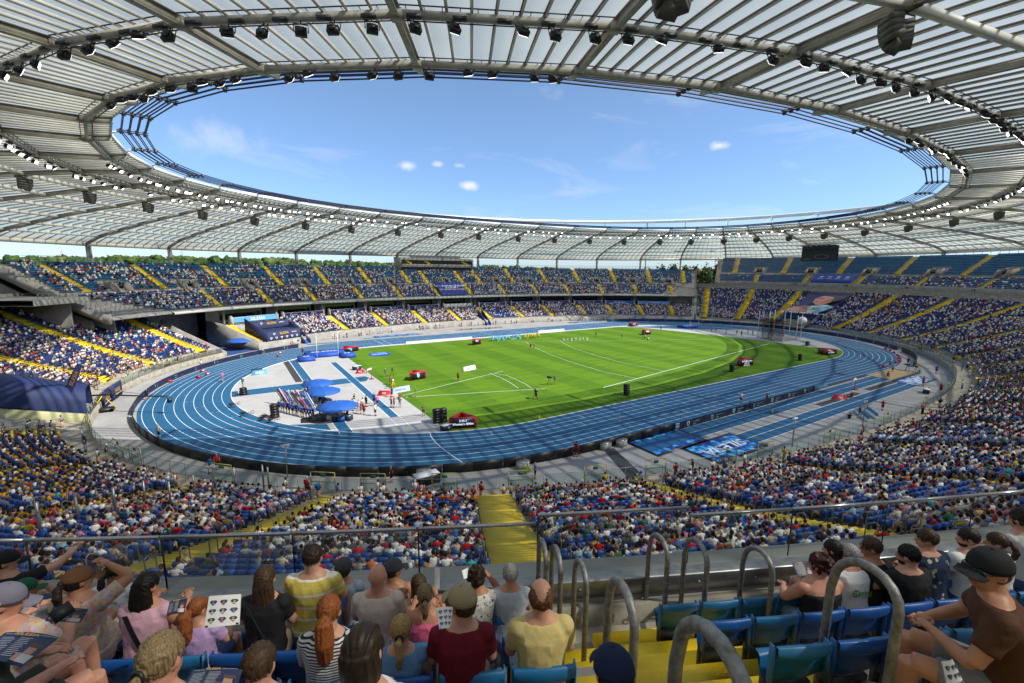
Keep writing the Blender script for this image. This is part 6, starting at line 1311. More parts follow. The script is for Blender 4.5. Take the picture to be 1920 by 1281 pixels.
# ---------------------------------------------------------------- people on the field, each his own mesh
PC = {'r': ('red', (.42, .012, .02)), 'b': ('blue', (.03, .12, .45)), 'k': ('black', (.012, .012, .014)), 'w': ('white', (.75, .75, .74)), 'n': ('navy', (.012, .02, .08)), 'g': ('green', (.02, .25, .14)), 'p': ('pink', (.75, .15, .45)), 'o': ('orange', (.75, .16, .02)), 't': ('turquoise', (.03, .35, .5)), 'y': ('yellow-vested', (.45, .6, .03)), 'm': ('maroon', (.16, .01, .03)), 'e': ('grey', (.25, .26, .24))}
field = [(418, 716, 'p', 'e', 'walking across the left bend'), (457, 738, 'g', 'w', 'standing on a speaker at the inner kerb'), (276, 750, 'n', 'k', 'standing by the board on the left bend'), (299, 823, 'e', 'k', 'leaning on the barrier at the left bend'), (493, 665, 'w', 'k', 'running on the far left lanes'), (521, 675, 'e', 'k', 'walking on the far left lanes'), (568, 665, 'r', 'k', 'standing on the far lanes near the tunnel'),
 (600, 783, 'r', 'k', 'standing alone on the dark mat'), (652, 786, 'r', 'k', 'beside the kit boxes of the nearest umbrella'), (648, 775, 'r', 'k', 'bending behind the nearest umbrella'), (612, 778, 'k', 'k', 'just left of the nearest umbrella pole'), (600, 762, 'k', 'e', 'under the edge of the middle umbrella'), (571, 731, 'k', 'k', 'left of the farthest umbrella'), (577, 732, 'r', 'k', 'under the farthest umbrella'), (578, 745, 'm', 'k', 'between the two farther umbrellas'),
 (662, 770, 'b', 'k', 'leftmost of the group right of the umbrella'), (664, 760, 'k', 'w', 'behind the group right of the umbrella'), (672, 771, 'w', 'e', 'second in the group right of the umbrella'), (680, 768, 'w', 'k', 'tallest in the group right of the umbrella'), (687, 763, 'k', 'k', 'rightmost dark figure of the umbrella group'), (677, 776, 'r', 'k', 'in front of the umbrella group, left one'), (683, 778, 'r', 'k', 'in front of the umbrella group, right one'), (702, 758, 'b', 'k', 'on the vault runway, left of the pink shirt'), (708, 762, 'p', 'n', 'on the vault runway'), (704, 780, 'w', 'k', 'near the vault runway with one hand raised'),
 (731, 722, 'r', 'k', 'taller of two at the yellow tripod'), (735, 726, 'r', 'k', 'shorter of two at the yellow tripod'), (735, 745, 'k', 'k', 'by the red rounded marker'), (734, 764, 'r', 'k', 'left of two at the grass corner'), (739, 765, 'r', 'k', 'right of two at the grass corner'), (752, 748, 'r', 'k', 'sitting at the low blue board'), (750, 764, 'g', 'e', 'beside a black speaker at the grass corner'), (779, 745, 'g', 'e', 'standing at the sector lines apex'), (794, 780, 'e', 'k', 'striding across the grass corner'), (723, 707, 'g', 'e', 'behind the camera left of the scoreboard'), (859, 715, 'r', 'k', 'running on the sector line'), (1005, 749, 'k', 'k', 'bending at the tripod on the sector line'), (1040, 721, 'g', 'e', 'beside the large television camera'), (995, 655, 'r', 'k', 'left of two in the middle of the grass'), (1001, 657, 'm', 'k', 'right of two in the middle of the grass'),
 (1117, 632, 'n', 'k', 'walking on the far grass'), (1166, 635, 't', 'k', 'standing on the far grass'), (1209, 637, 'w', 'k', 'left of two cameramen'), (1217, 638, 'w', 'k', 'crouching by the far scoreboard'), (1239, 621, 'k', 'k', 'at the edge of the far grass'), (1298, 619, 'r', 'k', 'beside the high jump mat'), (1334, 622, 'g', 'k', 'right of the high jump mat, left one'), (1342, 624, 'k', 'k', 'right of the high jump mat, middle'), (1361, 627, 'o', 'e', 'right of the high jump mat, right one'), (1381, 628, 'r', 'k', 'among the athletes camp, left'), (1390, 630, 'm', 'k', 'among the athletes camp, centre'), (1402, 627, 'p', 'k', 'among the athletes camp, far'), (1411, 629, 'r', 'k', 'among the athletes camp, right'), (1294, 610, 'm', 'k', 'on the far bend lanes, left'), (1319, 611, 'm', 'k', 'on the far bend lanes, middle'), (1372, 609, 'p', 'k', 'on the far bend lanes, right'),
 (1389, 756, 'w', 'm', 'walking in the outer lane beside the navy board'), (1437, 757, 'r', 'k', 'standing in front of the navy board'), (1405, 772, 'k', 'k', 'leaning on the navy board'), (1598, 746, 'r', 'k', 'kneeling beside the near runway'), (1611, 785, 'k', 'e', 'bending over beside the turquoise seats'), (1593, 787, 'k', 'k', 'sitting on the paving left of the turquoise seats'), (1654, 770, 'r', 'k', 'at the right end of the turquoise seats'), (1629, 772, 'p', 'k', 'on the turquoise seats'), (1730, 724, 'r', 'k', 'on the pale blue mat'), (1763, 737, 'r', 'k', 'standing right of the small table'), (1744, 738, 'r', 'k', 'sitting at the small table'), (1663, 706, 'r', 'k', 'kneeling at the sand pit edge'), (1673, 698, 'e', 'k', 'raking the sand pit'), (1668, 688, 'e', 'k', 'walking behind the sand pit'), (1702, 685, 'n', 'k', 'at the camera by the right bend'), (1723, 702, 'w', 'k', 'in a cap right of the sand pit'), (1755, 701, 'b', 'k', 'on the paving at the right fence'), (1079, 857, 'r', 'k', 'behind the black barrier with a yellow bucket'), (408, 880, 'r', 'k', 'leaning over the barrier, arms folded'), (395, 888, 'b', 'w', 'beside the near barrier steps'), (1003, 898, 'b', 'k', 'running with a camera outside the barrier'), (987, 890, 'y', 'k', 'sitting steward beside the near barrier'), (734, 905, 'm', 'k', 'at the white timing desk'), (211, 747, 'r', 'k', 'by the left tunnel boards'), (219, 745, 'w', 'k', 'behind the left tunnel boards'), (160, 775, 'g', 'k', 'at the crane operator place'), (428-4, 655, 'g', 'k', 'below the tunnel umbrella'), (378, 690, 'w', 'e', 'just inside the fence by the left bend')]
ath = [(524+i*5.3, 771+i*1.35, 'b' if i % 3 else 'n', 'k' if i % 2 else 'n', 'in the line of vault athletes, %s from the left' % ow(i+1)) for i in range(13)]
cnt = {}
for (px, py, a, b, l) in field+ath:
    p = at(px, py); pose = int(rg.integers(4, 6)); T_ = TP1[pose]; ang = rg.uniform(0, 6.28) if 'line of' not in l else YAW-1.57+rg.normal()*.3
    cc = [SKIN[rg.integers(5)], HAIR[rg.integers(4)][1], PC[a][1], PC[b][1]]
    if any(w in l for w in ('sitting', 'kneeling', 'crouching', 'turquoise seats')) and 'right end' not in l and 'beside the turq' not in l: T_ = TP1[1]; p = p-V3((0, 0, .25))
    if 'on a speaker' in l: p = p+V3((0, 0, 1.1))
    mb = MB(); mb.add(T_[0], [tuple(f[:3]) if f[2] == f[3] else tuple(f) for f in T_[1]]); mb.c = [tuple(cc[c]) for c in T_[2]]
    o = mb.build('person', CROWD, None, p, ang, smooth=True); o.scale = (rg.uniform(.96, 1.08),)*3
    tag(o, '%s %s' % (('steward in a yellow vest' if a == 'y' else 'person in a %s top' % PC[a][0]), l), 'person', 'athletes and officials on the field')
# ---------------------------------------------------------------- foreground: parapet, railing, steps, seats
def sdof(p):
    D_ = p[:2]-BX; al = (D_*BG).sum(1); e = np.hypot(*(D_-al[:, None]*BG).T); e = np.where(np.abs(al) < 90, e, 1e9); i = int(e.argmin()); return BS[i], al[i]
FS = [(320.15, 321.75)]
rail = empty('glass_railing', bp(320, WALLD, 16.3)); tag(rail, 'frameless glass railing with a round steel handrail along the front parapet', 'railing'); ro = V3(tuple(rail.location))
joints = list(np.arange(320.05, 306, -1.17))[::-1]+list(np.arange(321.65, 338, 1.17))
HT = 17.24
for a, b in zip(joints[:-1], joints[1:]):
    hi = .12 if 320 < a < 320.5 else 0
    g0, g1 = .012, .012; A, B_ = bp(a+.01, WALLD-.10, 16.50)-ro, bp(b-.01, WALLD-.10, 16.50)-ro; U = V3((0, 0, 1)); H_g = HT-16.50+hi-.02; n = V3((*bn(a), 0))*.007
    mb = MB(); mb.add([A-n, B_-n, B_-n+U*H_g, A-n+U*H_g, A+n, B_+n, B_+n+U*H_g, A+n+U*H_g], [(0, 1, 2, 3), (4, 5, 6, 7), (0, 4, 7, 3), (1, 5, 6, 2), (3, 2, 6, 7)]); mb.build('glass_pane', GLASS, rail)
    mb = MB(); mb.beam(A, A+U*H_g, .012, .02, up=(1, 0, 0)); mb.build('pane_joint', BLACK, rail)
    mb = MB(); mb.tube([A+U*(H_g+.02), B_+U*(H_g+.02)], .026, 10); mb.build('handrail', mat('brushed_steel_tube', (.42, .42, .42), .28, metal=.9, var=.2, vscale=20), rail, smooth=True)
mb = MB(); ss = np.arange(300, 342, .8)
for s0, s1 in ((300, 342),): G = [[bp(q, WALLD+d, z)-ro for q in ss] for d, z in ((-.06, 16.50), (.13, 16.52), (.15, 16.50), (.15, 16.28), (.13, 16.26), (.0, 16.26))]; mb.grid(np.array(G))
mb.build('steel_channel', mat('brushed_channel', (.33, .335, .34), .35, metal=.85, var=.3, vscale=5), rail)
mb = MB(); mb.tube([(0, 0, 0), (0, .012, 0)], .022, 10); me_b = mb.mesh('bolt', STEEL)
for q in np.arange(306.2, 338, .62): p = bp(q, WALLD+.15, 16.39)-ro; link('bolt', me_b, rail, p, bang(q)+math.pi/2)
# inner concrete of the parapet with worn paint
mb = MB(); G = [[bp(q, d, z) for q in ss] for d, z in ((WALLD+.10, 16.17), (WALLD+.16, 16.05), (WALLD+.16, 15.95), (33.0, 15.96))]; mb.grid(np.array(G)); tag(mb.build('parapet_kerb', CONCD), 'old concrete kerb with faded yellow seat letters inside the glass railing', 'kerb')
FADED = mat('faded_yellow_stencil', (.33, .25, .06), .9, var=.5, vscale=25)
par = empty('row_barrier', bp(322, 32.62, 15.95)); tag(par, 'stained concrete barrier below the railing with yellow stencilled marks', 'barrier')
po = V3(tuple(par.location)); mb = MB(); G = [[bp(q, d, z)-po for q in ss] for d, z in ((32.46, 15.95), (32.46, 16.20), (32.58, 16.22), (32.60, 15.95))]
mb.grid(np.array(G)); mb.build('concrete', CONCD, par)
mb = MB()
X = nrm(bp(321, 32.6)-bp(320, 32.6)); q = bp(320.75, 32.62, 16.08)-po
for k, ch in ((-.75, 'E'), (-.5, 'G'), (0, '3'), (.25, 'c')): text_mesh(mb, 0, ch, q+X*k, X, (0, 0, 1), .15, bold=True)
mb.add([q+X*x+V3((0, 0, z)) for x, z in ((.55, -.02), (.75, -.02), (.75, -.06), (.85, 0), (.75, .06), (.75, .02), (.55, .02))], [tuple(range(7))]); mb.build('stencil', FADED, par)
# yellow steps between the two seat blocks
fst = empty('yellow_steps', bp(320.44, 33, 15.95)); tag(fst, 'bright yellow steps in the foreground between the tube handrails', 'stairs'); fo = V3(tuple(fst.location)); o_ = bp(320.44, 0.); g = V3((*bn(320.44), 0)); t_ = V3((-g[1], g[0], 0)); t_ = t_ if t_@CR > 0 else -t_
wl = .70
for i in range(12):
    z = 15.98+.275*(i+1)-.1; d0 = 33.15+.44*i; mb = MB(); wr = .62+.10*0
    c = o_+g*(d0+.30)-fo; mb.box(V3((c[0], c[1], z-.6-fo[2]+.0)), (2*wl, .62, 1.2), [t_, g, V3((0, 0, 1))]); mb.build('step', YEL, fst)
# tube handrail arches beside the steps
def floor_at(d): return 16.0+.55*max(0, (d-33.2)/.88)
def hoop(px, py, h, label, w=.50):
    h = h+.22
    d = ray(px, py); lo = None
    for t in np.arange(1.0, 8, .01):
        p = CAMP+t*d; s, dd = sdof(p); f = floor_at(dd)
        if p[2] <= f+h: break
    g = V3((*bn(s), 0)); tdn = nrm(-g+V3((0, 0, -.45))); p = p+g*w/2; base = V3((p[0], p[1], f-.25)); t = empty('tube_handrail', base); tag(t, label, 'handrail'); H0 = p[2]-base[2]
    pts = [V3((0, 0, 0)), V3((0, 0, H0-.30))]
    for a in np.linspace(0, math.pi*.92, 9): pts.append(-g*(w/2*(1-math.cos(a)))+V3((0, 0, H0-.22+.22*math.sin(a)-.10*(1-math.cos(a))/2)))
    e = -g*(w+.02); pts.append(e+V3((0, 0, H0-.42))); pts.append(e*1.02+V3((0, 0, -.35))); mb = MB(); mb.tube(pts, .031, 12); mb.build('bent_tube', GALV, t, smooth=True)
    mb = MB(); mb.tube([(0, 0, .22), (0, 0, .27)], .07, 10); mb.build('base_flange', GALV, t, smooth=True)
for px, py, h, l in [(1345, 1172, 1.15, 'nearest tube handrail at the bottom edge, on the near side of the steps'), (1168, 1086, 1.15, 'second nearest tube handrail left of the yellow steps'), (1090, 1048, 1.15, 'third tube handrail left of the yellow steps beside the polo shirt'), (1044, 1022, 1.1, 'fourth small tube handrail near the glass railing'), (1018, 1008, 1.1, 'farthest small tube handrail touching the glass railing'),
                     (1237, 999, 1.15, 'farthest tube handrail right of the yellow steps'), (1308, 1008, 1.15, 'second farthest tube handrail right of the yellow steps'), (1425, 1024, 1.15, 'large tube handrail in front of the empty blue seats'), (1630, 1049, 1.2, 'largest tube handrail in front of the white lettered shirt')]: hoop(px, py, h, l)
# seats: fine ones
FSEAT = seat_fine(); SB1 = mat('seat_shell_blue', (.004, .072, .30), .33, var=.15, vscale=6, bump=.15, bscale=140); SB2 = mat('seat_shell_faded', (.012, .135, .31), .38, var=.2, vscale=6, bump=.15, bscale=140)
def seat_me(m_):
    mb = MB(); mb.add(FSEAT[0], [tuple(f[:3]) if f[2] == f[3] else tuple(f) for f in FSEAT[1]]); return mb.mesh('seat_shell', m_, True)
def seat_leg():
    mb = MB(); mb.box((0, .12, .19), (.30, .05, .38)); mb.box((0, .02, .30), (.34, .04, .18)); return mb.mesh('bracket', DSTEEL)
smA, smB, smL = seat_me(SB1), seat_me(SB2), seat_leg(); nth = ['front', 'second', 'third', 'fourth', 'fifth']; ORD = 'first second third fourth fifth sixth seventh eighth ninth tenth eleventh twelfth thirteenth fourteenth fifteenth sixteenth seventeenth eighteenth nineteenth twentieth'.split()
def ordw(n): return ORD[n-1] if n <= 20 else ('twenty-' if n < 30 else 'thirty-' if n < 40 else 'forty-' if n < 50 else 'fifty-')+(ORD[n % 10-1] if n % 10 else 'tieth')
frs = random.Random(4)
for k in range(4):
    d = 33.22+.88*k; z = 16.0+.55*k
    ln_ = .5/np.hypot(*(bp(321, d)-bp(320, d))[:2])
    for side, s0, n in (('left', 319.76, 11+2*k), ('right', 321.16, 12 if k < 3 else 0)):
        for i in range(n):
            s = s0-(i*ln_ if side == 'left' else -i*ln_); p = bp(s, d, z); v = p+V3((0, 0, .6))-CAMP; dep = v@CF
            if dep < .55 or abs(v@CR)/dep*FPX > 1150: continue
            if np.linalg.norm(v[:2]) < 1.25: continue
            t = empty('seat', p, bang(s)-math.pi/2); fb = frs.random() < .42; tag(t, '%s plastic seat, %s row, %s seat %s of the foreground steps' % ('faded blue' if fb else 'deep blue', nth[k], ordw(i+1), side), 'seat', 'blue plastic seats in the foreground')
            link('seat_shell', smB if fb else smA, t); link('bracket', smL, t)
# ---------------------------------------------------------------- foreground people
def solidify(mb, name, m_, voxel=.011, ratio=.45, smooth=6, extra=None, disp=None, parent=None, slots=None):
    """union of the overlapping closed pieces as one continuous skin"""
    me = mb.mesh(name+'_raw', m_); ob = bpy.data.objects.new(name+'_raw', me); COL.objects.link(ob)
    r = ob.modifiers.new('r', 'REMESH'); r.mode = 'VOXEL'; r.voxel_size = voxel
    s = ob.modifiers.new('s', 'SMOOTH'); s.factor = .5; s.iterations = smooth
    if ratio < 1: d = ob.modifiers.new('d', 'DECIMATE'); d.ratio = ratio
    dg = bpy.context.evaluated_depsgraph_get(); nm = bpy.data.meshes.new_from_object(ob.evaluated_get(dg)); bpy.data.objects.remove(ob); bpy.data.meshes.remove(me)
    V = np.empty(len(nm.vertices)*3, np.float32); nm.vertices.foreach_get('co', V); V = V.reshape(-1, 3)
    if disp is not None:
        Nn = np.empty(len(nm.vertices)*3, np.float32); nm.vertices.foreach_get('normal', Nn); Nn = Nn.reshape(-1, 3); V = V+Nn*disp(V)[:, None]; nm.vertices.foreach_set('co', V.astype(np.float32).ravel())
    nm.materials.clear(); nm.materials.append(m_); nm.polygons.foreach_set('use_smooth', np.ones(len(nm.polygons), bool)); nm.polygons.foreach_set('material_index', np.zeros(len(nm.polygons), np.int32))
    if extra is not None and extra.n:
        V2 = np.concatenate(extra.v); n0 = len(nm.vertices); nf = [tuple(p.vertices) for p in nm.polygons]; big = MB(); big.add(V, nf); big.add(V2, extra.f); bpy.data.meshes.remove(nm); nm = big.mesh(name, m_, True)
    nm.name = name; nm.update(); return link(name, nm, parent)
SKM = [mat('skin_fair', (.56, .29, .19), .5, var=.12, vscale=9, spec=.4), mat('skin_tanned', (.47, .22, .125), .5, var=.12, vscale=9, spec=.4), mat('skin_pink', (.58, .27, .18), .5, var=.15, vscale=9, spec=.4)]
def objmat(name, fn, rough=.8):
    if name in MATS: return MATS[name]
    M = bpy.data.materials.new(name); M.use_nodes = True; t = M.node_tree; b = t.nodes['Principled BSDF']; b.inputs['Roughness'].default_value = rough; b.inputs['Specular IOR Level'].default_value = .25
    tcn = t.nodes.new('ShaderNodeTexCoord'); fn(t, b, tcn.outputs['Object']); n = t.nodes.new('ShaderNodeTexNoise'); n.inputs['Scale'].default_value = 9; n.inputs['Detail'].default_value = 4; n.inputs['Distortion'].default_value = 1.2; t.links.new(tcn.outputs['Object'], n.inputs['Vector'])
    bp_ = t.nodes.new('ShaderNodeBump'); bp_.inputs['Strength'].default_value = .35; bp_.inputs['Distance'].default_value = .02; t.links.new(n.outputs['Fac'], bp_.inputs['Height']); t.links.new(bp_.outputs[0], b.inputs['Normal']); MATS[name] = M; return M
def plain(name, c): 
    def f(t, b, v):
        n = t.nodes.new('ShaderNodeTexNoise'); n.inputs['Scale'].default_value = 5; t.links.new(v, n.inputs['Vector']); mx = t.nodes.new('ShaderNodeMix'); mx.data_type = 'RGBA'; mx.inputs[6].default_value = (*[x*.8 for x in c], 1); mx.inputs[7].default_value = (*[min(1, x*1.1) for x in c], 1); t.links.new(n.outputs['Fac'], mx.inputs[0]); t.links.new(mx.outputs[2], b.inputs['Base Color'])
    return objmat(name, f)
def striped(name, c, c2, period, duty):
    def f(t, b, v):
        s = t.nodes.new('ShaderNodeSeparateXYZ'); t.links.new(v, s.inputs[0]); m1 = t.nodes.new('ShaderNodeMath'); m1.operation = 'PINGPONG'; m1.inputs[1].default_value = period/2; t.links.new(s.outputs[2], m1.inputs[0]); m2 = t.nodes.new('ShaderNodeMath'); m2.operation = 'LESS_THAN'; m2.inputs[1].default_value = period/2*duty; t.links.new(m1.outputs[0], m2.inputs[0])
        mx = t.nodes.new('ShaderNodeMix'); mx.data_type = 'RGBA'; mx.inputs[6].default_value = (*c, 1); mx.inputs[7].default_value = (*c2, 1); t.links.new(m2.outputs[0], mx.inputs[0]); t.links.new(mx.outputs[2], b.inputs['Base Color'])
    return objmat(name, f)
def floral(name, base, cols, scale=22, th=.5):
    def f(t, b, v):
        vo = t.nodes.new('ShaderNodeTexVoronoi'); vo.inputs['Scale'].default_value = scale; n = t.nodes.new('ShaderNodeTexNoise'); n.inputs['Scale'].default_value = scale*1.3; t.links.new(v, n.inputs['Vector']); ad = t.nodes.new('ShaderNodeVectorMath'); ad.operation = 'MULTIPLY_ADD'; t.links.new(n.outputs['Color'], ad.inputs[0]); ad.inputs[1].default_value = (.05, .05, .05); t.links.new(v, ad.inputs[2]); t.links.new(ad.outputs[0], vo.inputs['Vector'])
        sp = t.nodes.new('ShaderNodeSeparateColor'); t.links.new(vo.outputs['Color'], sp.inputs[0]); cr = t.nodes.new('ShaderNodeValToRGB'); cr.color_ramp.interpolation = 'CONSTANT'; e = cr.color_ramp.elements; e[0].color = (*cols[0], 1); e[0].position = 0; e[1].color = (*cols[-1], 1); e[1].position = .8
        for i, c in enumerate(cols[1:-1]): q = e.new((i+1)*.8/(len(cols)-1)); q.color = (*c, 1)
        t.links.new(sp.outputs[0], cr.inputs[0]); lt = t.nodes.new('ShaderNodeMath'); lt.operation = 'LESS_THAN'; lt.inputs[1].default_value = th; t.links.new(vo.outputs['Distance'], lt.inputs[0])
        mx = t.nodes.new('ShaderNodeMix'); mx.data_type = 'RGBA'; mx.inputs[6].default_value = (*base, 1); t.links.new(lt.outputs[0], mx.inputs[0]); t.links.new(cr.outputs[0], mx.inputs[7]); t.links.new(mx.outputs[2], b.inputs['Base Color'])
    return objmat(name, f)
def hairm(name, c, c2=None):
    def f(t, b, v):
        mp_ = t.nodes.new('ShaderNodeMapping'); mp_.inputs['Scale'].default_value = (150, 150, 6); t.links.new(v, mp_.inputs[0]); n = t.nodes.new('ShaderNodeTexNoise'); n.inputs['Scale'].default_value = 1; n.inputs['Detail'].default_value = 3; t.links.new(mp_.outputs[0], n.inputs['Vector']); mx = t.nodes.new('ShaderNodeMix'); mx.data_type = 'RGBA'; mx.inputs[6].default_value = (*[x*.6 for x in c], 1); mx.inputs[7].default_value = (*(c2 or [min(1, x*1.7) for x in c]), 1)
        mr = t.nodes.new('ShaderNodeMapRange'); mr.inputs[1].default_value = .3; mr.inputs[2].default_value = .7; t.links.new(n.outputs['Fac'], mr.inputs[0]); t.links.new(mr.outputs[0], mx.inputs[0]); t.links.new(mx.outputs[2], b.inputs['Base Color'])
    return objmat(name, f, .5)
HM = {'black': hairm('hair_black', (.010, .008, .007)), 'dark': hairm('hair_dark_brown', (.022, .013, .008)), 'brown': hairm('hair_brown', (.05, .027, .014)), 'auburn': hairm('hair_auburn', (.20, .060, .016)), 'darkred': hairm('hair_dark_red', (.045, .014, .010)), 'blond': hairm('hair_blond', (.30, .19, .075)), 'ashblond': hairm('hair_ash_blond', (.15, .095, .045), (.34, .24, .12)), 'grey': hairm('hair_grey', (.26, .25, .235)), 'ginger': hairm('hair_ginger_brown', (.11, .045, .02))}
def wr(V): return (.0030*np.sin(V[:, 2]*38+V[:, 0]*30+6*np.sin(V[:, 0]*9+V[:, 1]*7))*np.sin(V[:, 0]*23+V[:, 2]*11)+.0008*np.sin(V[:, 2]*95+V[:, 1]*40)).astype(np.float32)
def wrh(V): a = np.arctan2(V[:, 1], V[:, 0]); return (.0035*np.sin(a*31+V[:, 2]*12)+.003*np.sin(a*53-V[:, 2]*20)).astype(np.float32)
def hand(ex, wrist, tip, up=(0, 0, 1), curl=.5, s=1.):
    """five fingers on a palm, added next to the continuous body skin"""
    w, tp = V3(wrist), V3(tip); d = nrm(tp-w); side = nrm(np.cross(d, up)); u = np.cross(side, d); c = w+d*.05*s; ex.ell(c, (.040*s, .05*s, .017*s), 8, 6, ax=[side, d, u])
    for i, (o, L_) in enumerate(((-.030, .062), (-.010, .072), (.010, .068), (.029, .052))):
        a = c+d*.035*s+side*o*s; b = a+d*L_*.5*s-u*.010*curl*s; e = b+nrm(d*(1-curl*.8)-u*curl)*L_*.5*s; ex.tube([a, b, e], [.0095*s, .0088*s, .0065*s], 6)
    a = c-d*.015*s-side*.034*s; b = a-side*.022*s+d*.02*s; ex.tube([a, b, b+d*.028*s+side*.008*s], [.011*s, .0095*s, .007*s], 6)
AN = 'abc'
def make_person(px, py, row, label, shirt, hair, sc=1., skin=0, hy=0., hp=.14, lean=.10, fat=1., sleeves='short', arms='lap', hs='short', cap=None, pants=None, body=0., glasses=False, legs=True, dz=0., beard=None, neck=0., extra=None, shrug=0., face=False):
    fl = 16.0+.55*(row-1)+dz; hz = fl+1.212*sc; P0 = at(px, py, hz); s, d = sdof(P0); ang = bang(s)-math.pi/2+body
    c, sn = math.cos(ang), math.sin(ang); fwd = V3((-sn, c, 0)); hl = lean*.62+.02; org = P0-fwd*hl*sc; org[2] = fl
    t = empty('person', org, ang); t.scale = (sc,)*3; tag(t, label, 'person'); sm = SKM[skin]; L1 = lean
    Y = lambda z: L1*max(0, (z-.55))*1.02
    def ring(z, a, b, k=14, inf=0., dy=0.):
        th = np.linspace(0, 2*math.pi, k+1)[:-1]; e = 2.5; cs, ss_ = np.cos(th), np.sin(th); q = (np.abs(cs)**e+np.abs(ss_)**e)**(-1/e); return np.stack([(a*fat+inf)*q*cs, Y(z)+dy+(b*fat+inf)*q*ss_, 0*th+z], 1)
    prof = [(.40, .165, .13), (.47, .18, .155), (.56, .175, .145), (.66, .152, .12), (.75, .150, .115), (.86, .163, .122), (.96, .175, .12), (1.015, .170, .10), (1.055, .125, .078), (1.10, .070, .058)]
    bodyb = MB(); bodyb.rings([ring(*q) for q in prof])
    hc = V3((0, hl, 1.212)); nk = V3((0, Y(1.05)+.0, 1.05))
    cy_, sy_ = math.cos(hy), math.sin(hy); cp_, sp_ = math.cos(hp), math.sin(hp); HMx = np.array([[cy_, sy_, 0], [-sy_*cp_, cy_*cp_, -sp_], [-sy_*sp_*-1, 0, cp_]]); Yh = V3((-sy_*cp_, cy_*cp_, -sp_)); Xh = V3((cy_, sy_, 0)); Zh = np.cross(Xh, Yh); HMx = np.array([Xh, Yh, Zh])
    hd = lambda x, y, z: hc+Xh*x+Yh*y+Zh*z
    bodyb.ell(hd(0, -.008, .022), (.081, .100, .100), 14, 10, ax=HMx); bodyb.ell(hd(0, .035, -.045), (.060, .062, .072), 12, 8, ax=HMx); bodyb.ell(hd(0, -.03, -.04), (.055, .06, .06), 10, 7, ax=HMx)
    bodyb.tube([hd(0, .092, .020), hd(0, .113, -.022), hd(0, .098, -.030)], [.010, .017, .012], 6)
    bodyb.tube([nk-V3((0, .0, .06)), nk*.6+hd(0, -.025, -.07)*.4, hd(0, -.022, -.05)], [.072, .064, .062], 10)
    bodyb.tube([hd(-.022, .088, -.062), hd(.022, .088, -.062)], .009, 6)
    for sx in (-1, 1): bodyb.ell(hd(sx*.081, -.002, -.004), (.010, .022, .034), 8, 6, ax=HMx)
    ex = MB(); shb = MB(); inf = .013
    if sleeves == 'tank': shp = [(z, a, b) for z, a, b in prof if z < .97]+[(.985, .135, .10), (1.03, .11, .075)]; 
    else: shp = [q for q in prof if q[0] < 1.06]+[(1.065, .095, .072)]
    shb.rings([ring(*q, inf=inf) for q in shp])
    for sx in (-1, 1):
        A = arms if isinstance(arms, str) else arms[0 if sx < 0 else 1]; sh = V3((sx*.158*fat, Y(1.0), 1.0+shrug))
        if A == 'lap': el, ha = V3((sx*.215*fat, Y(.78)+.07, .775)), V3((sx*.09, .40, .69))
        elif A == 'read': el, ha = V3((sx*.25*fat, Y(.8)+.10, .79)), V3((sx*.15, .40, .90))
        elif A == 'knee': el, ha = V3((sx*.24*fat, Y(.8)+.16, .79)), V3((sx*.05, .50, .72))
        elif A == 'cap': el, ha = V3((sx*.33, .22, 1.12)), V3((sx*.10, .22, 1.27))
        elif A == 'point': el, ha = V3((sx*.30, .30, 1.00)), V3((sx*.34, .56, 1.10))
        elif A == 'face': el, ha = V3((sx*.26, .24, .92)), V3((sx*.11, .20, 1.17))
        elif A == 'down': el, ha = V3((sx*.23, Y(.75)-.02, .74)), V3((sx*.22, .14, .56))
        else: el, ha = V3(A[0]), V3(A[1])
        bodyb.ell(sh, (.068*fat, .066, .066), 10, 7); bodyb.tube([sh, sh*.5+el*.5, el], [.058*fat, .052*fat, .043], 10); wri = el+(ha-el)*.82; bodyb.tube([el, el*.6+wri*.4, wri, ha], [.044, .042, .029, .024], 10); hand(ex, wri, ha+(ha-el)*.12, curl=.6)
        if sleeves == 'short':
            m_ = sh*.35+el*.65; shb.ell(sh, (.074*fat+inf*.4, .076, .074), 10, 7); shb.tube([sh, m_], [.072*fat, .066*fat], 10)
        elif sleeves == 'cap': shb.ell(sh, (.074*fat, .075, .072), 10, 7)
        elif sleeves == 'tank': shb.tube([V3((sx*.10, Y(1.05)-.045, 1.045)), V3((sx*.115, Y(.9)-.11, .90))], .022, 6); shb.tube([V3((sx*.10, Y(1.05)-.045, 1.045)), V3((sx*.115, Y(.9)+.11, .90))], .022, 6)
    pb = MB(); pb.rings([ring(.385, .175, .14, inf=.012), ring(.47, .198, .16, inf=.012), ring(.56, .192, .148, inf=.012)])
    for sx in (-1, 1):
        hp_, kn, an = V3((sx*.095, .02, .515)), V3((sx*.13, .47, .535)), V3((sx*.13, .50, .10)); bodyb.tube([hp_, hp_*.5+kn*.5, kn], [.088*fat, .080*fat, .060], 10); bodyb.tube([kn, kn*.6+an*.4, an], [.060, .056, .036], 10); bodyb.tube([an, an+V3((0, .02, -.04)), an+V3((0, .17, -.07))], [.038, .042, .028], 8)
        pb.tube([hp_, hp_*.25+kn*.75], [.100*fat, .088*fat], 10)
    solidify(bodyb, 'body', sm, .0105, .25, 5, ex, None, t)
    solidify(shb, 'shirt', shirt, .0115, .45, 4, None, wr, t)
    solidify(pb, 'shorts', pants or plain('denim_blue', (.05, .09, .20)), .015, .25, 4, None, wr, t)
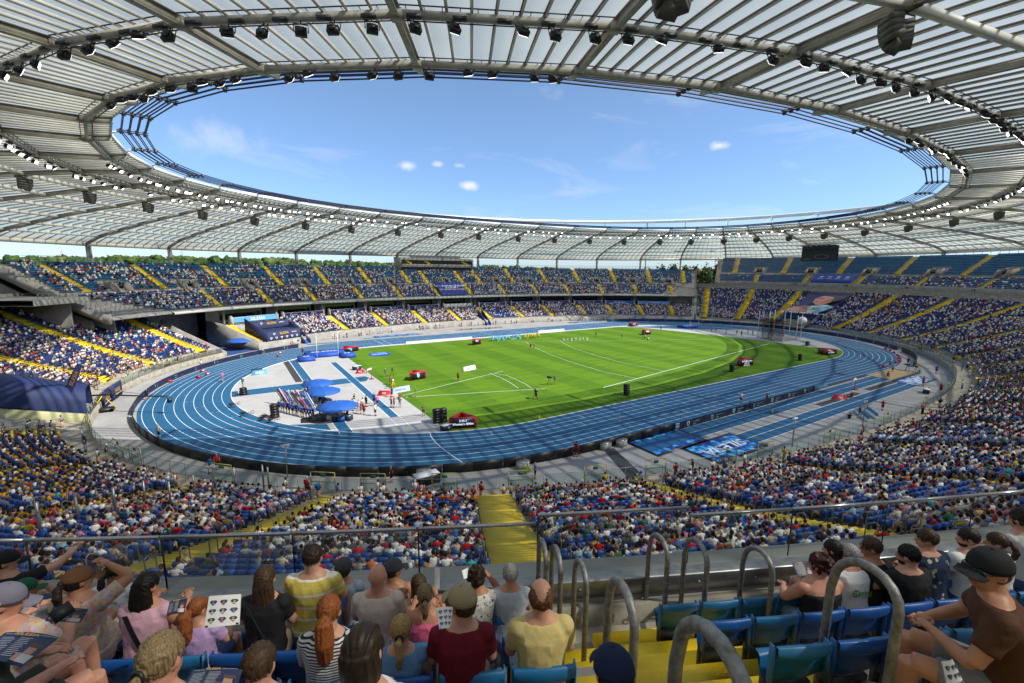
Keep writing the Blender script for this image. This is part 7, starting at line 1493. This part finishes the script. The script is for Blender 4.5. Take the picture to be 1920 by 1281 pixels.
    # hair
    if hs:
        hb = MB(); hb.ell(*((hd(0, -.012, .036), (.089, .103, .102)) if not cap else (hd(0, -.026, .005), (.086, .094, .088))), 14, 10, ax=HMx)
        big = 1.
        if hs == 'long': hb.rings([np.array([hd(0, -.055, 0)+V3((w*math.cos(a), dp*math.sin(a)-yy, zz)) for a in np.linspace(0, 2*math.pi, 13)[:-1]]) for zz, w, dp, yy in ((.06, .07, .05, 0), (-.02, .088, .06, .01), (-.12, .098, .055, .02), (-.24, .102, .045, .035), (-.34, .085, .035, .045), (-.40, .045, .02, .05))][::-1])
        if hs == 'bob': hb.rings([np.array([hd(0, -.035, 0)+V3((w*math.cos(a), dp*math.sin(a), zz)) for a in np.linspace(0, 2*math.pi, 13)[:-1]]) for zz, w, dp in ((.05, .09, .085), (-.04, .10, .085), (-.12, .095, .07), (-.15, .06, .04))][::-1])
        if hs in ('pony', 'braid', 'bigpony'):
            b0 = hd(0, -.115, .015 if hs != 'bigpony' else .03); l = {'pony': .20, 'braid': .26, 'bigpony': .36}[hs]; w = {'pony': .028, 'braid': .026, 'bigpony': .055}[hs]
            hb.tube([b0, b0+V3((0, -.05, -.02)), b0+V3((.01, -.075, -l*.4)), b0+V3((0, -.06, -l*.8)), b0+V3((0, -.045, -l))], [w*.7, w*1.1, w*1.25, w*1.0, w*.25], 9)
        if hs in ('curly', 'curlylong'):
            for _ in range(46):
                v = nrm(rg.standard_normal(3)); 
                if v[1] > .55 and v[2] < .4: continue
                hb.ell(hd(*(V3((.085, .098, .105))*v+V3((0, -.03, .035)))), (.027,)*3, 6, 5)
            if hs == 'curlylong':
                for _ in range(60): hb.ell(hd(0, -.07, 0)+V3((rg.uniform(-.09, .09), rg.uniform(-.06, .02), rg.uniform(-.30, .0))), (.026, .022, .04), 6, 5)
        if hs == 'fringe': hb = MB(); [hb.ell(hd(sx*.045, -.045, -.015), (.044, .062, .052), 10, 7, ax=HMx) for sx in (-1, 1)]; hb.ell(hd(0, -.070, -.01), (.06, .038, .055), 10, 7, ax=HMx)
        if hs == 'balding':
            hb = MB(); [hb.ell(hd(sx*.040, -.028, .012), (.049, .082, .078), 10, 7, ax=HMx) for sx in (-1, 1)]; hb.ell(hd(0, -.055, .0), (.07, .055, .07), 10, 7, ax=HMx)
        
        cut = MB(); solidify(hb, 'hair', HM[hair], .0085, .7, 2 if 'curly' not in hs else 1, None, wrh, t)
        if hs in ('pony', 'bigpony', 'braid'): mb = MB(); b0 = hd(0, -.13, .012 if hs != 'bigpony' else .025); k = 10; mb.tube([b0+Zh*.028*math.cos(a)+Xh*.028*math.sin(a) for a in np.linspace(0, 2*math.pi, k+1)[:-1]], .010, 5, closed=True); mb.build('hair_tie', plain('tie_pink', (.75, .08, .25)) if 'scrunchie' in label else BLACK, t, smooth=True)
    if cap:
        cm, rev = cap if isinstance(cap, tuple) else (cap, 0); th = np.linspace(0, 2*math.pi, 25)[:-1]; R_ = []
        for ph in np.linspace(0, math.pi/2, 8): R_.append(np.array([hd(.097*math.cos(ph)**.8*math.cos(a), -.012+.116*math.cos(ph)**.8*math.sin(a), .022+.106*math.sin(ph)) for a in th]))
        mb = MB(); mb.rings(R_, caps=True); mb.build('cap', cm, t, smooth=True); mb = MB()
        for a in np.linspace(0, math.pi, 4)[:-1]: mb.tube([hd(.0945*math.cos(ph)*math.cos(a), -.012+.1115*math.cos(ph)*math.sin(a), .028+.0992*math.sin(ph)) for ph in np.linspace(0, math.pi, 13)], .0016, 4)
        mb.ell(hd(0, -.012, .129), (.009, .009, .006), 8, 5); mb.build('cap_seams', cm, t)
        sg = -1 if rev else 1; mb = MB(); G = []
        for f_ in (0, .35, .7, 1): G.append([hd(.082*math.sin(u)*(1-.08*f_), sg*(.085+.0+(.075*f_+.028)*math.cos(u*.86)) -.0, .026-.012*f_-.022*abs(math.sin(u))**1.5) for u in np.linspace(-1.35, 1.35, 11)])
        mb.grid(np.array(G)); G2 = np.array(G)-Zh*.005; mb.grid(G2); mb.build('cap_brim', cm, t, smooth=True)
    if glasses:
        mb = MB()
        for sx in (-1, 1): mb.tube([hd(sx*.070, .085, .022), hd(sx*.080, .03, .020), hd(sx*.083, -.02, .012)], .0035, 5); mb.ell(hd(sx*.036, .100, .015), (.030, .006, .020), 10, 7, ax=HMx)
        mb.tube([hd(-.07, .088, .024), hd(0, .104, .026), hd(.07, .088, .024)], .003, 5); mb.build('sunglasses', BLACK, t, smooth=True)
    elif face:
        mb = MB(); [mb.ell(hd(sx*.032, .089, .018), (.012, .007, .008), 8, 6, ax=HMx) for sx in (-1, 1)]; mb.build('eyes', mat('eye_white', (.6, .58, .55), .3), t, smooth=True); mb = MB(); [mb.tube([hd(sx*.018, .094, .036), hd(sx*.048, .086, .036)], .005, 5) for sx in (-1, 1)]; mb.build('eyebrows', HM[hair], t)
    if face: mb = MB(); mb.tube([hd(-.022, .093, -.060), hd(0, .099, -.061), hd(.022, .093, -.060)], .005, 5); mb.build('lips', mat('lip_colour', (.36, .10, .08), .5), t, smooth=True)
    if beard: mb = MB(); mb.ell(hd(0, .034, -.062), (.0615, .063, .054), 12, 8, ax=HMx); mb.build('beard', HM[beard], t, smooth=True)
    if extra: extra(t, hd, Y, fat)
    return t
W_ = plain('cotton_white', (.72, .72, .70)); CRM = plain('cotton_cream', (.62, .50, .42)); BLK = plain('cotton_black', (.014, .014, .016)); POLO = plain('polo_pale_yellow', (.60, .48, .19)); BURG = plain('cotton_burgundy', (.15, .008, .018)); PINKP = plain('cotton_soft_pink', (.60, .34, .42)); LIL = plain('cotton_lilac', (.50, .33, .58)); HOTP = plain('cotton_hot_pink', (.70, .12, .24)); DEN = plain('denim_pale', (.12, .25, .42)); BRN = plain('cotton_brown', (.085, .035, .018)); GREYT = plain('cotton_grey_blue', (.42, .46, .52)); LAV = plain('cotton_lavender', (.30, .30, .42))
YST = striped('stripes_yellow', (.62, .48, .10), (.70, .68, .62), .118, .15); BST = striped('stripes_black_white', (.03, .03, .03), (.68, .68, .66), .021, .55); FLO = floral('floral_dress', (.52, .42, .32), [(.60, .30, .10), (.55, .42, .60), (.62, .50, .15), (.60, .25, .30), (.40, .35, .30)], 34, .55); HAW = floral('hawaiian_shirt', (.012, .025, .06), [(.42, .40, .30), (.20, .20, .10), (.35, .33, .25), (.08, .10, .06)], 13, .30); FLW = floral('floral_white', (.66, .64, .60), [(.02, .03, .1), (.6, .3, .02), (.05, .05, .05), (.5, .45, .4)], 26, .28)
KHA = plain('cotton_khaki', (.35, .27, .18)); GRS = plain('shorts_grey', (.20, .19, .18)); OLV = plain('shorts_olive', (.05, .06, .045)); PDEN = plain('denim_light_shorts', (.25, .36, .46)); CAPT = plain('cap_tan', (.33, .26, .14)); CAPG = plain('cap_dark_grey', (.055, .06, .065)); CAPK = plain('cap_black', (.014, .015, .017)); CAPN = plain('cap_navy', (.010, .018, .055)); CAPB = plain('cap_brown', (.17, .075, .035)); CAPGR = plain('cap_green', (.01, .11, .05)); CAPL = plain('cap_grey_lilac', (.20, .19, .25))
def strap(t, hd, Y, fat, col=BLACK, w=.034, sx=1):
    mb = MB(); G = []
    for u in np.linspace(0, 1, 9): z = 1.05-.42*u; x = sx*(-.09+.22*u); G.append([(x-w*.6, Y(z)-(.128+.018*math.sin(u*3))*fat, z), (x+w*.6, Y(z)-(.128+.018*math.sin(u*3))*fat, z+.01)])
    mb.grid(np.array(G)); mb.build('bag_strap', col, t, smooth=True)
def bring(t, Y, f):
    o = V3((.02, Y(.86)-.122*f-.034, .87)); X = V3((1, 0, 0)); Z = nrm((0, .12, 1)); G_ = mat('print_leaf_green', (.07, .22, .02), .7); mb = MB(); k = 20; q = lambda r, a: o-X*.11+X*r*math.cos(a)+Z*r*math.sin(a)
    for i in range(k-3): a, b = 2*math.pi*(i+2)/k, 2*math.pi*(i+3)/k; mb.add([q(.026, a), q(.045, a), q(.045, b), q(.026, b)], [(0, 1, 2, 3)])
    mb.add([o-X*.11+X*x+Z*z for x, z in ((-.02, -.008), (.02, -.008), (.02, .008), (-.02, .008))], [(0, 1, 2, 3)]); text_mesh(mb, 0, 'bring', o+X*.02, X, Z, .062, bold=True); text_mesh(mb, 0, 'EXPRESS', o+X*.03-Z*.05, X, Z, .02); mb.build('back_print', G_, t)
mp_ = make_person
mp_(957, 1078, 1, 'grey haired man in a pale grey t-shirt in the front row by the railing', GREYT, 'grey', hs='short', skin=2, hy=.2, fat=1.03)
mp_(895, 1083, 1, 'woman with curly brown hair and a floral white top in the front row', FLW, 'dark', hs='curly', skin=1, hy=-.5, arms=('lap', 'face'), sleeves='cap', fat=1.05)
mp_(785, 1098, 1, 'woman with long straight brown hair holding up a white paper', plain('cotton_green', (.02, .22, .12)), 'brown', hs='long', skin=1, sc=.97, hy=.3, arms=('lap', 'read'), sleeves='tank', pants=W_)
mp_(738, 1068, 1, 'person in a dark grey cap partly behind the bald man', plain('top_sand', (.30, .20, .14)), 'brown', hs='short', cap=CAPG, hy=-.9, skin=1, face=True, sleeves='tank')
mp_(708, 1082, 2, 'bald man in a cream t-shirt seen from behind', CRM, 'grey', hs=None, skin=2, hy=.05, fat=1.04, lean=.05, pants=plain('shorts_red', (.20, .02, .02)))
mp_(644, 1066, 1, 'person in a dark grey cap and pale shirt beside the striped polo', plain('cotton_pale_blue', (.45, .52, .60)), 'brown', hs='short', cap=CAPG, skin=0, hy=.1)
mp_(586, 1047, 2, 'broad man with short dark hair in a yellow polo with white stripes', YST, 'dark', hs='short', skin=0, sc=1.04, fat=1.13, lean=.03, hy=.05)
mp_(497, 1087, 2, 'woman with long brown hair in a black t-shirt and a thin strap', BLK, 'brown', hs='long', skin=0, hy=.15, fat=1.0, pants=KHA, extra=lambda t, h, Y, f: strap(t, h, Y, f, mat('thin_strap', (.05, .05, .05), .6), .008))
mp_(372, 1142, 2, 'red haired girl with a pink scrunchie holding a white poster', LIL, 'auburn', hs='bigpony', skin=0, sc=.84, hy=-.5, arms=('read', 'read'))
mp_(276, 1100, 2, 'woman with long black hair in a pink sleeveless top and black bag strap', PINKP, 'black', hs='long', skin=1, hy=-.3, lean=.14, arms=('read', 'read'), sleeves='cap', fat=1.04, extra=lambda t, h, Y, f: strap(t, h, Y, f, BLACK, .04))
mp_(217, 1072, 1, 'woman with a brown ponytail in a white sleeveless top and beige strap', W_, 'dark', hs='pony', skin=1, hy=-.25, lean=.22, sleeves='cap', fat=1.1, arms=('knee', 'knee'), extra=lambda t, h, Y, f: strap(t, h, Y, f, mat('beige_strap', (.30, .22, .15), .7), .05))
mp_(148, 1088, 2, 'woman in a brown cap and floral dress shading her eyes with a hand', FLO, 'dark', hs='pony', cap=CAPB, skin=1, hy=-.6, lean=.05, arms=('lap', 'cap'), fat=1.12, pants=FLO)
mp_(14, 1052, 1, 'man in a black cap pointing towards the field at the left edge', BLK, 'dark', hs='short', cap=CAPK, skin=0, hy=-1.1, arms=('lap', 'point'), face=True, sc=1.04)
mp_(48, 1105, 2, 'boy in a green cap and white t-shirt holding a leaflet', W_, 'brown', hs='short', cap=CAPGR, skin=1, sc=.82, hy=-.9, arms=('lap', 'face'), face=True)
mp_(10, 1128, 3, 'woman in a grey lilac cap and floral dress looking at a phone', FLO, 'brown', hs='short', cap=CAPL, skin=2, hy=-1.0, hp=.35, fat=1.15, arms=('read', 'read'), pants=FLO, face=True)
mp_(1014, 1118, 3, 'balding man in a pale yellow polo seen from behind', POLO, 'ginger', hs='balding', skin=0, hy=-.1, lean=.12, fat=1.03, pants=PDEN)
mp_(866, 1130, 3, 'man in a tan cap and burgundy t-shirt with the cap visor turned left', BURG, 'brown', hs='short', cap=CAPT, skin=0, hy=.75, lean=.16, pants=KHA, arms='lap')
mp_(797, 1118, 2, 'girl with a brown ponytail in a hot pink tank top holding a card', HOTP, 'ashblond', hs='pony', skin=1, sc=.86, hy=.1, hp=.2, sleeves='tank', arms='read')
mp_(752, 1182, 3, 'small blond girl with a braid in a pale denim blouse', DEN, 'blond', hs='braid', skin=0, sc=.84, hy=.05, sleeves='cap')
mp_(617, 1148, 3, 'girl with a long red ponytail in a black and white striped t-shirt', BST, 'auburn', hs='bigpony', skin=0, sc=.93, hy=.1)
mp_(682, 1222, 4, 'person with wavy dark brown hair in a white blouse at the bottom edge', W_, 'dark', hs='bob', skin=0, sc=1.0, hy=-.3, lean=.3, arms='knee')
mp_(303, 1238, 4, 'woman with ash blond hair in a low ponytail at the bottom edge', plain('top_dark_teal', (.02, .05, .06)), 'ashblond', hs='pony', skin=2, hy=-.15, lean=.16, sc=.98)
mp_(487, 1248, 4, 'boy with short brown hair in a pink and navy tank top', HOTP, 'brown', hs='short', skin=0, sc=.85, hy=-.1, sleeves='tank')
mp_(1150, 1262, 4, 'head in a navy cap below the nearest handrail', plain('cotton_navy', (.01, .02, .05)), 'dark', hs='short', cap=CAPN, skin=0, hp=.25, dz=-.15, hy=.1)
mp_(1535, 1060, 1, 'woman with curly dark red hair in a black tank top', BLK, 'darkred', hs='curly', skin=2, hy=.5, fat=1.18, sleeves='tank', arms=('knee', 'read'), pants=PDEN, lean=.14, sc=1.08)
mp_(1561, 1031, 1, 'dark haired woman in a lavender top half hidden behind the lettered shirt', LAV, 'black', hs='bob', skin=0, hy=.8, sc=.98, face=True, dz=.03)
mp_(1592, 1040, 1, 'grey haired man with sunglasses on his head in a white lettered t-shirt', W_, 'grey', hs='short', skin=2, hy=.95, fat=1.2, glasses=True, face=True, lean=.12, arms='knee', extra=lambda t, h, Y, f: bring(t, Y, f))
mp_(1634, 1028, 1, 'brown haired man with sunglasses in a black t-shirt', BLK, 'brown', hs='short', skin=1, hy=.95, glasses=True, face=True, arms='knee', sc=1.04, fat=1.14)
mp_(1703, 1043, 1, 'dark haired bearded man in a black t-shirt', BLK, 'black', hs='short', skin=0, hy=.5, beard='black', fat=1.2, arms='knee', sc=1.08, dz=.0)
mp_(1738, 1012, 1, 'young man with brown hair in a dark shirt with pale flowers', HAW, 'brown', hs='short', skin=0, hy=.85, face=True, sc=1.06, fat=1.18, dz=.08)
mp_(1815, 1010, 1, 'dark haired bearded man in a white t-shirt looking across the field', W_, 'dark', hs='short', skin=0, hy=.95, beard='dark', face=True, sc=1.04, dz=.08, fat=1.15)
mp_(1868, 1018, 1, 'woman with a brown ponytail in a white top at the right', W_, 'brown', hs='pony', skin=0, hy=.8, sc=1.0, dz=.12)
mp_(1912, 975, 1, 'person with curly hair at the right edge', plain('cotton_light_grey', (.5, .5, .5)), 'dark', hs='curly', skin=0, hy=.3, sc=1.05, dz=.25)
mp_(1852, 1068, 3, 'large man in a black cap, sunglasses and brown t-shirt with clasped hands', BRN, 'ginger', hs='short', cap=CAPK, skin=1, hy=.85, hp=.05, lean=.30, fat=1.05, glasses=True, face=True, arms=(((-.27, .24, .76), (-.035, .43, .76)), ((.27, .24, .76), (.03, .43, .76))), pants=GRS, sc=1.12, body=.75, dz=.28)
mp_(-62, 1150, 4, 'man at the left edge with grey green shorts reading a programme', OLV, 'brown', hs='short', skin=2, fat=1.12, arms='lap', pants=OLV, body=-.5, lean=.1)
# white lettered shirt print
p = at(1612, 1098, 16.85); t = empty('shirt_print', (0, 0, 0)); bpy.data.objects.remove(t)
# ---------------------------------------------------------------- papers, programmes, phone
def sheet(name, corners, label, cat, kind, seed=0):
    """corners: four (px, py, depth), from top left clockwise"""
    c = [CAMP+ray(a, b)*d for a, b, d in corners]; o = sum(c)/4; c = [q-o for q in c]; X = nrm(c[1]-c[0]+c[2]-c[3]); Y = nrm(c[0]-c[3]+c[1]-c[2]); n = nrm(np.cross(X, Y)); n = n if n@(CAMP-o) > 0 else -n
    t = empty(name, o); tag(t, label, cat); f = lambda u, v, h=0: (c[3]*(1-u)+c[2]*u)*(1-v)+(c[0]*(1-u)+c[1]*u)*v+n*h+n*.012*math.sin(u*math.pi); N_ = 6
    mb = MB(); G = [[f(u, v) for u in np.linspace(0, 1, N_)] for v in (0, 1)]; mb.grid(np.array(G)); mb.grid(np.array(G)-n*.004); mb.build('paper', {'prog': mat('programme_navy', (.012, .014, .05), .35), 'white': mat('white_card', (.74, .73, .70), .5), 'poster': mat('white_card', (.74, .73, .70), .5)}[kind], t, smooth=True)
    w = np.linalg.norm(c[1]-c[0]); h = np.linalg.norm(c[0]-c[3]); r_ = random.Random(seed)
    q4 = lambda mb, u0, v0, u1, v1, col, k=.003: mb.add([f(u0, v0, k), f(u1, v0, k), f(u1, v1, k), f(u0, v1, k)], [(0, 1, 2, 3)], 0, col)
    if kind == 'prog':
        mb = MB(); text_mesh(mb, 0, 'SILESIA', f(.42, .88, .006), X, Y, h*.085, bold=True); mb.build('title', mat('print_orange', (.7, .38, .05), .6), t)
        mb = MB(); text_mesh(mb, 0, 'KAMILA SKOLIMOWSKA', f(.75, .90, .006), X, Y, h*.026, bold=True); text_mesh(mb, 0, 'DIAMOND LEAGUE', f(.15, .88, .006), X, Y, h*.022, bold=True)
        for k in range(11):
            for u in (.06, .36): q4(mb, u, .76-k*.06, u+.18+.06*r_.random(), .775-k*.06, None)
        mb.build('text_lines', mat('print_pale', (.5, .5, .5), .6), t)
        mb = MB(); q4(mb, .64, .05, .96, .30, (.50, .50, .50)); q4(mb, .70, .30, .88, .58, (.42, .22, .15), .004); q4(mb, .68, .50, .92, .64, (.10, .05, .03), .005); q4(mb, .60, .05, .70, .28, (.42, .22, .15), .005); mb.build('portrait', PAINTED, t)
    if kind == 'poster':
        mb = MB(); ny = 3
        for i in range(3):
            for j in range(ny):
                u, v = .18+i*.32, .22+j*.28; g_ = [(-.6, .6), (.6, .6), (1, .15), (0, -1), (-1, .15)]; mb.add([f(u+a*.12, v+b*.11, .003) for a, b in g_], [tuple(range(5))], 0, (.015, .03, .12)); cc = r_.choice([(.45, .25, .17), (.3, .15, .1)]); mb.add([f(u+a*.045, v+.01+b*.05, .005) for a, b in g_], [tuple(range(5))], 0, cc); mb.add([f(u+a*.06, v-.05+b*.03, .006) for a, b in g_], [tuple(range(5))], 0, r_.choice([(.6, .1, .1), (.05, .3, .6), (.7, .6, .1), (.6, .6, .6)]))
        q4(mb, 0.02, .01, .98, .07, (.03, .02, .06)); mb.build('diamond_portraits', PAINTED, t)
    return t
sheet('programme', [(10, 1185, 2.35), (112, 1195, 2.5), (42, 1250, 2.25), (-50, 1238, 2.1)], 'navy programme with orange SILESIA title at the bottom left corner', 'programme', 'prog', 1)
sheet('programme', [(100, 1138, 2.9), (166, 1142, 2.95), (150, 1168, 2.9), (84, 1165, 2.85)], 'navy programme lying on a floral dress', 'programme', 'prog', 2)
sheet('programme', [(318, 1128, 3.4), (352, 1121, 3.45), (345, 1150, 3.35), (312, 1155, 3.3)], 'small navy programme held in front of the pink top', 'programme', 'prog', 3)
sheet('poster', [(392, 1118, 3.3), (452, 1114, 3.35), (449, 1171, 3.25), (383, 1178, 3.2)], 'white poster with nine diamond portraits held by a red haired girl', 'poster', 'poster', 4)
sheet('programme', [(362, 1257, 2.0), (455, 1256, 2.05), (440, 1300, 1.9), (335, 1302, 1.85)], 'navy programme with orange title cut by the bottom edge', 'programme', 'prog', 5)
sheet('programme', [(1484, 1056, 4.3), (1516, 1052, 4.35), (1524, 1078, 4.25), (1497, 1081, 4.2)], 'navy programme held by the woman with curly dark red hair', 'programme', 'prog', 6)
sheet('card', [(818, 1140, 3.0), (849, 1138, 3.05), (845, 1178, 2.95), (824, 1180, 2.9)], 'white card with diamond portraits in the hands of the girl in pink', 'card', 'poster', 7)
sheet('card', [(816, 1064, 4.2), (825, 1064, 4.25), (824, 1104, 4.2), (815, 1103, 4.15)], 'narrow white folded card held upright by the long haired woman', 'card', 'white'); sheet('card', [(866, 1070, 4.3), (878, 1064, 4.35), (876, 1084, 4.3), (870, 1086, 4.25)], 'small white card tip before the curly haired woman', 'card', 'white')
sheet('card', [(1766, 1240, 2.3), (1786, 1236, 2.35), (1812, 1290, 2.3), (1780, 1300, 2.25)], 'white folded card at the bottom right by grey shorts', 'card', 'poster', 9)
sheet('leaflet', [(63, 1118, 3.3), (86, 1116, 3.35), (70, 1140, 3.3), (48, 1136, 3.25)], 'small dark leaflet held by the boy in the green cap', 'leaflet', 'prog', 8)
c = [CAMP+ray(a, b)*d for a, b, d in ((104, 1156, 2.6), (128, 1140, 2.65))]; t = empty('phone', (c[0]+c[1])/2); tag(t, 'black smartphone in the hands of the woman in the floral dress', 'phone'); mb = MB(); dd = c[1]-c[0]; mb.box((0, 0, 0), (np.linalg.norm(dd)*1.6, .075, .009), [nrm(dd), nrm(np.cross(V3(CF), dd)), nrm(np.cross(dd, np.cross(V3(CF), dd)))]); mb.build('case', BLACK, t)
sheet('shirt_lettering', [(1, 1, 2), (2, 1, 2), (2, 2, 2), (1, 2, 2)], 'x', 'x', 'white') if False else None
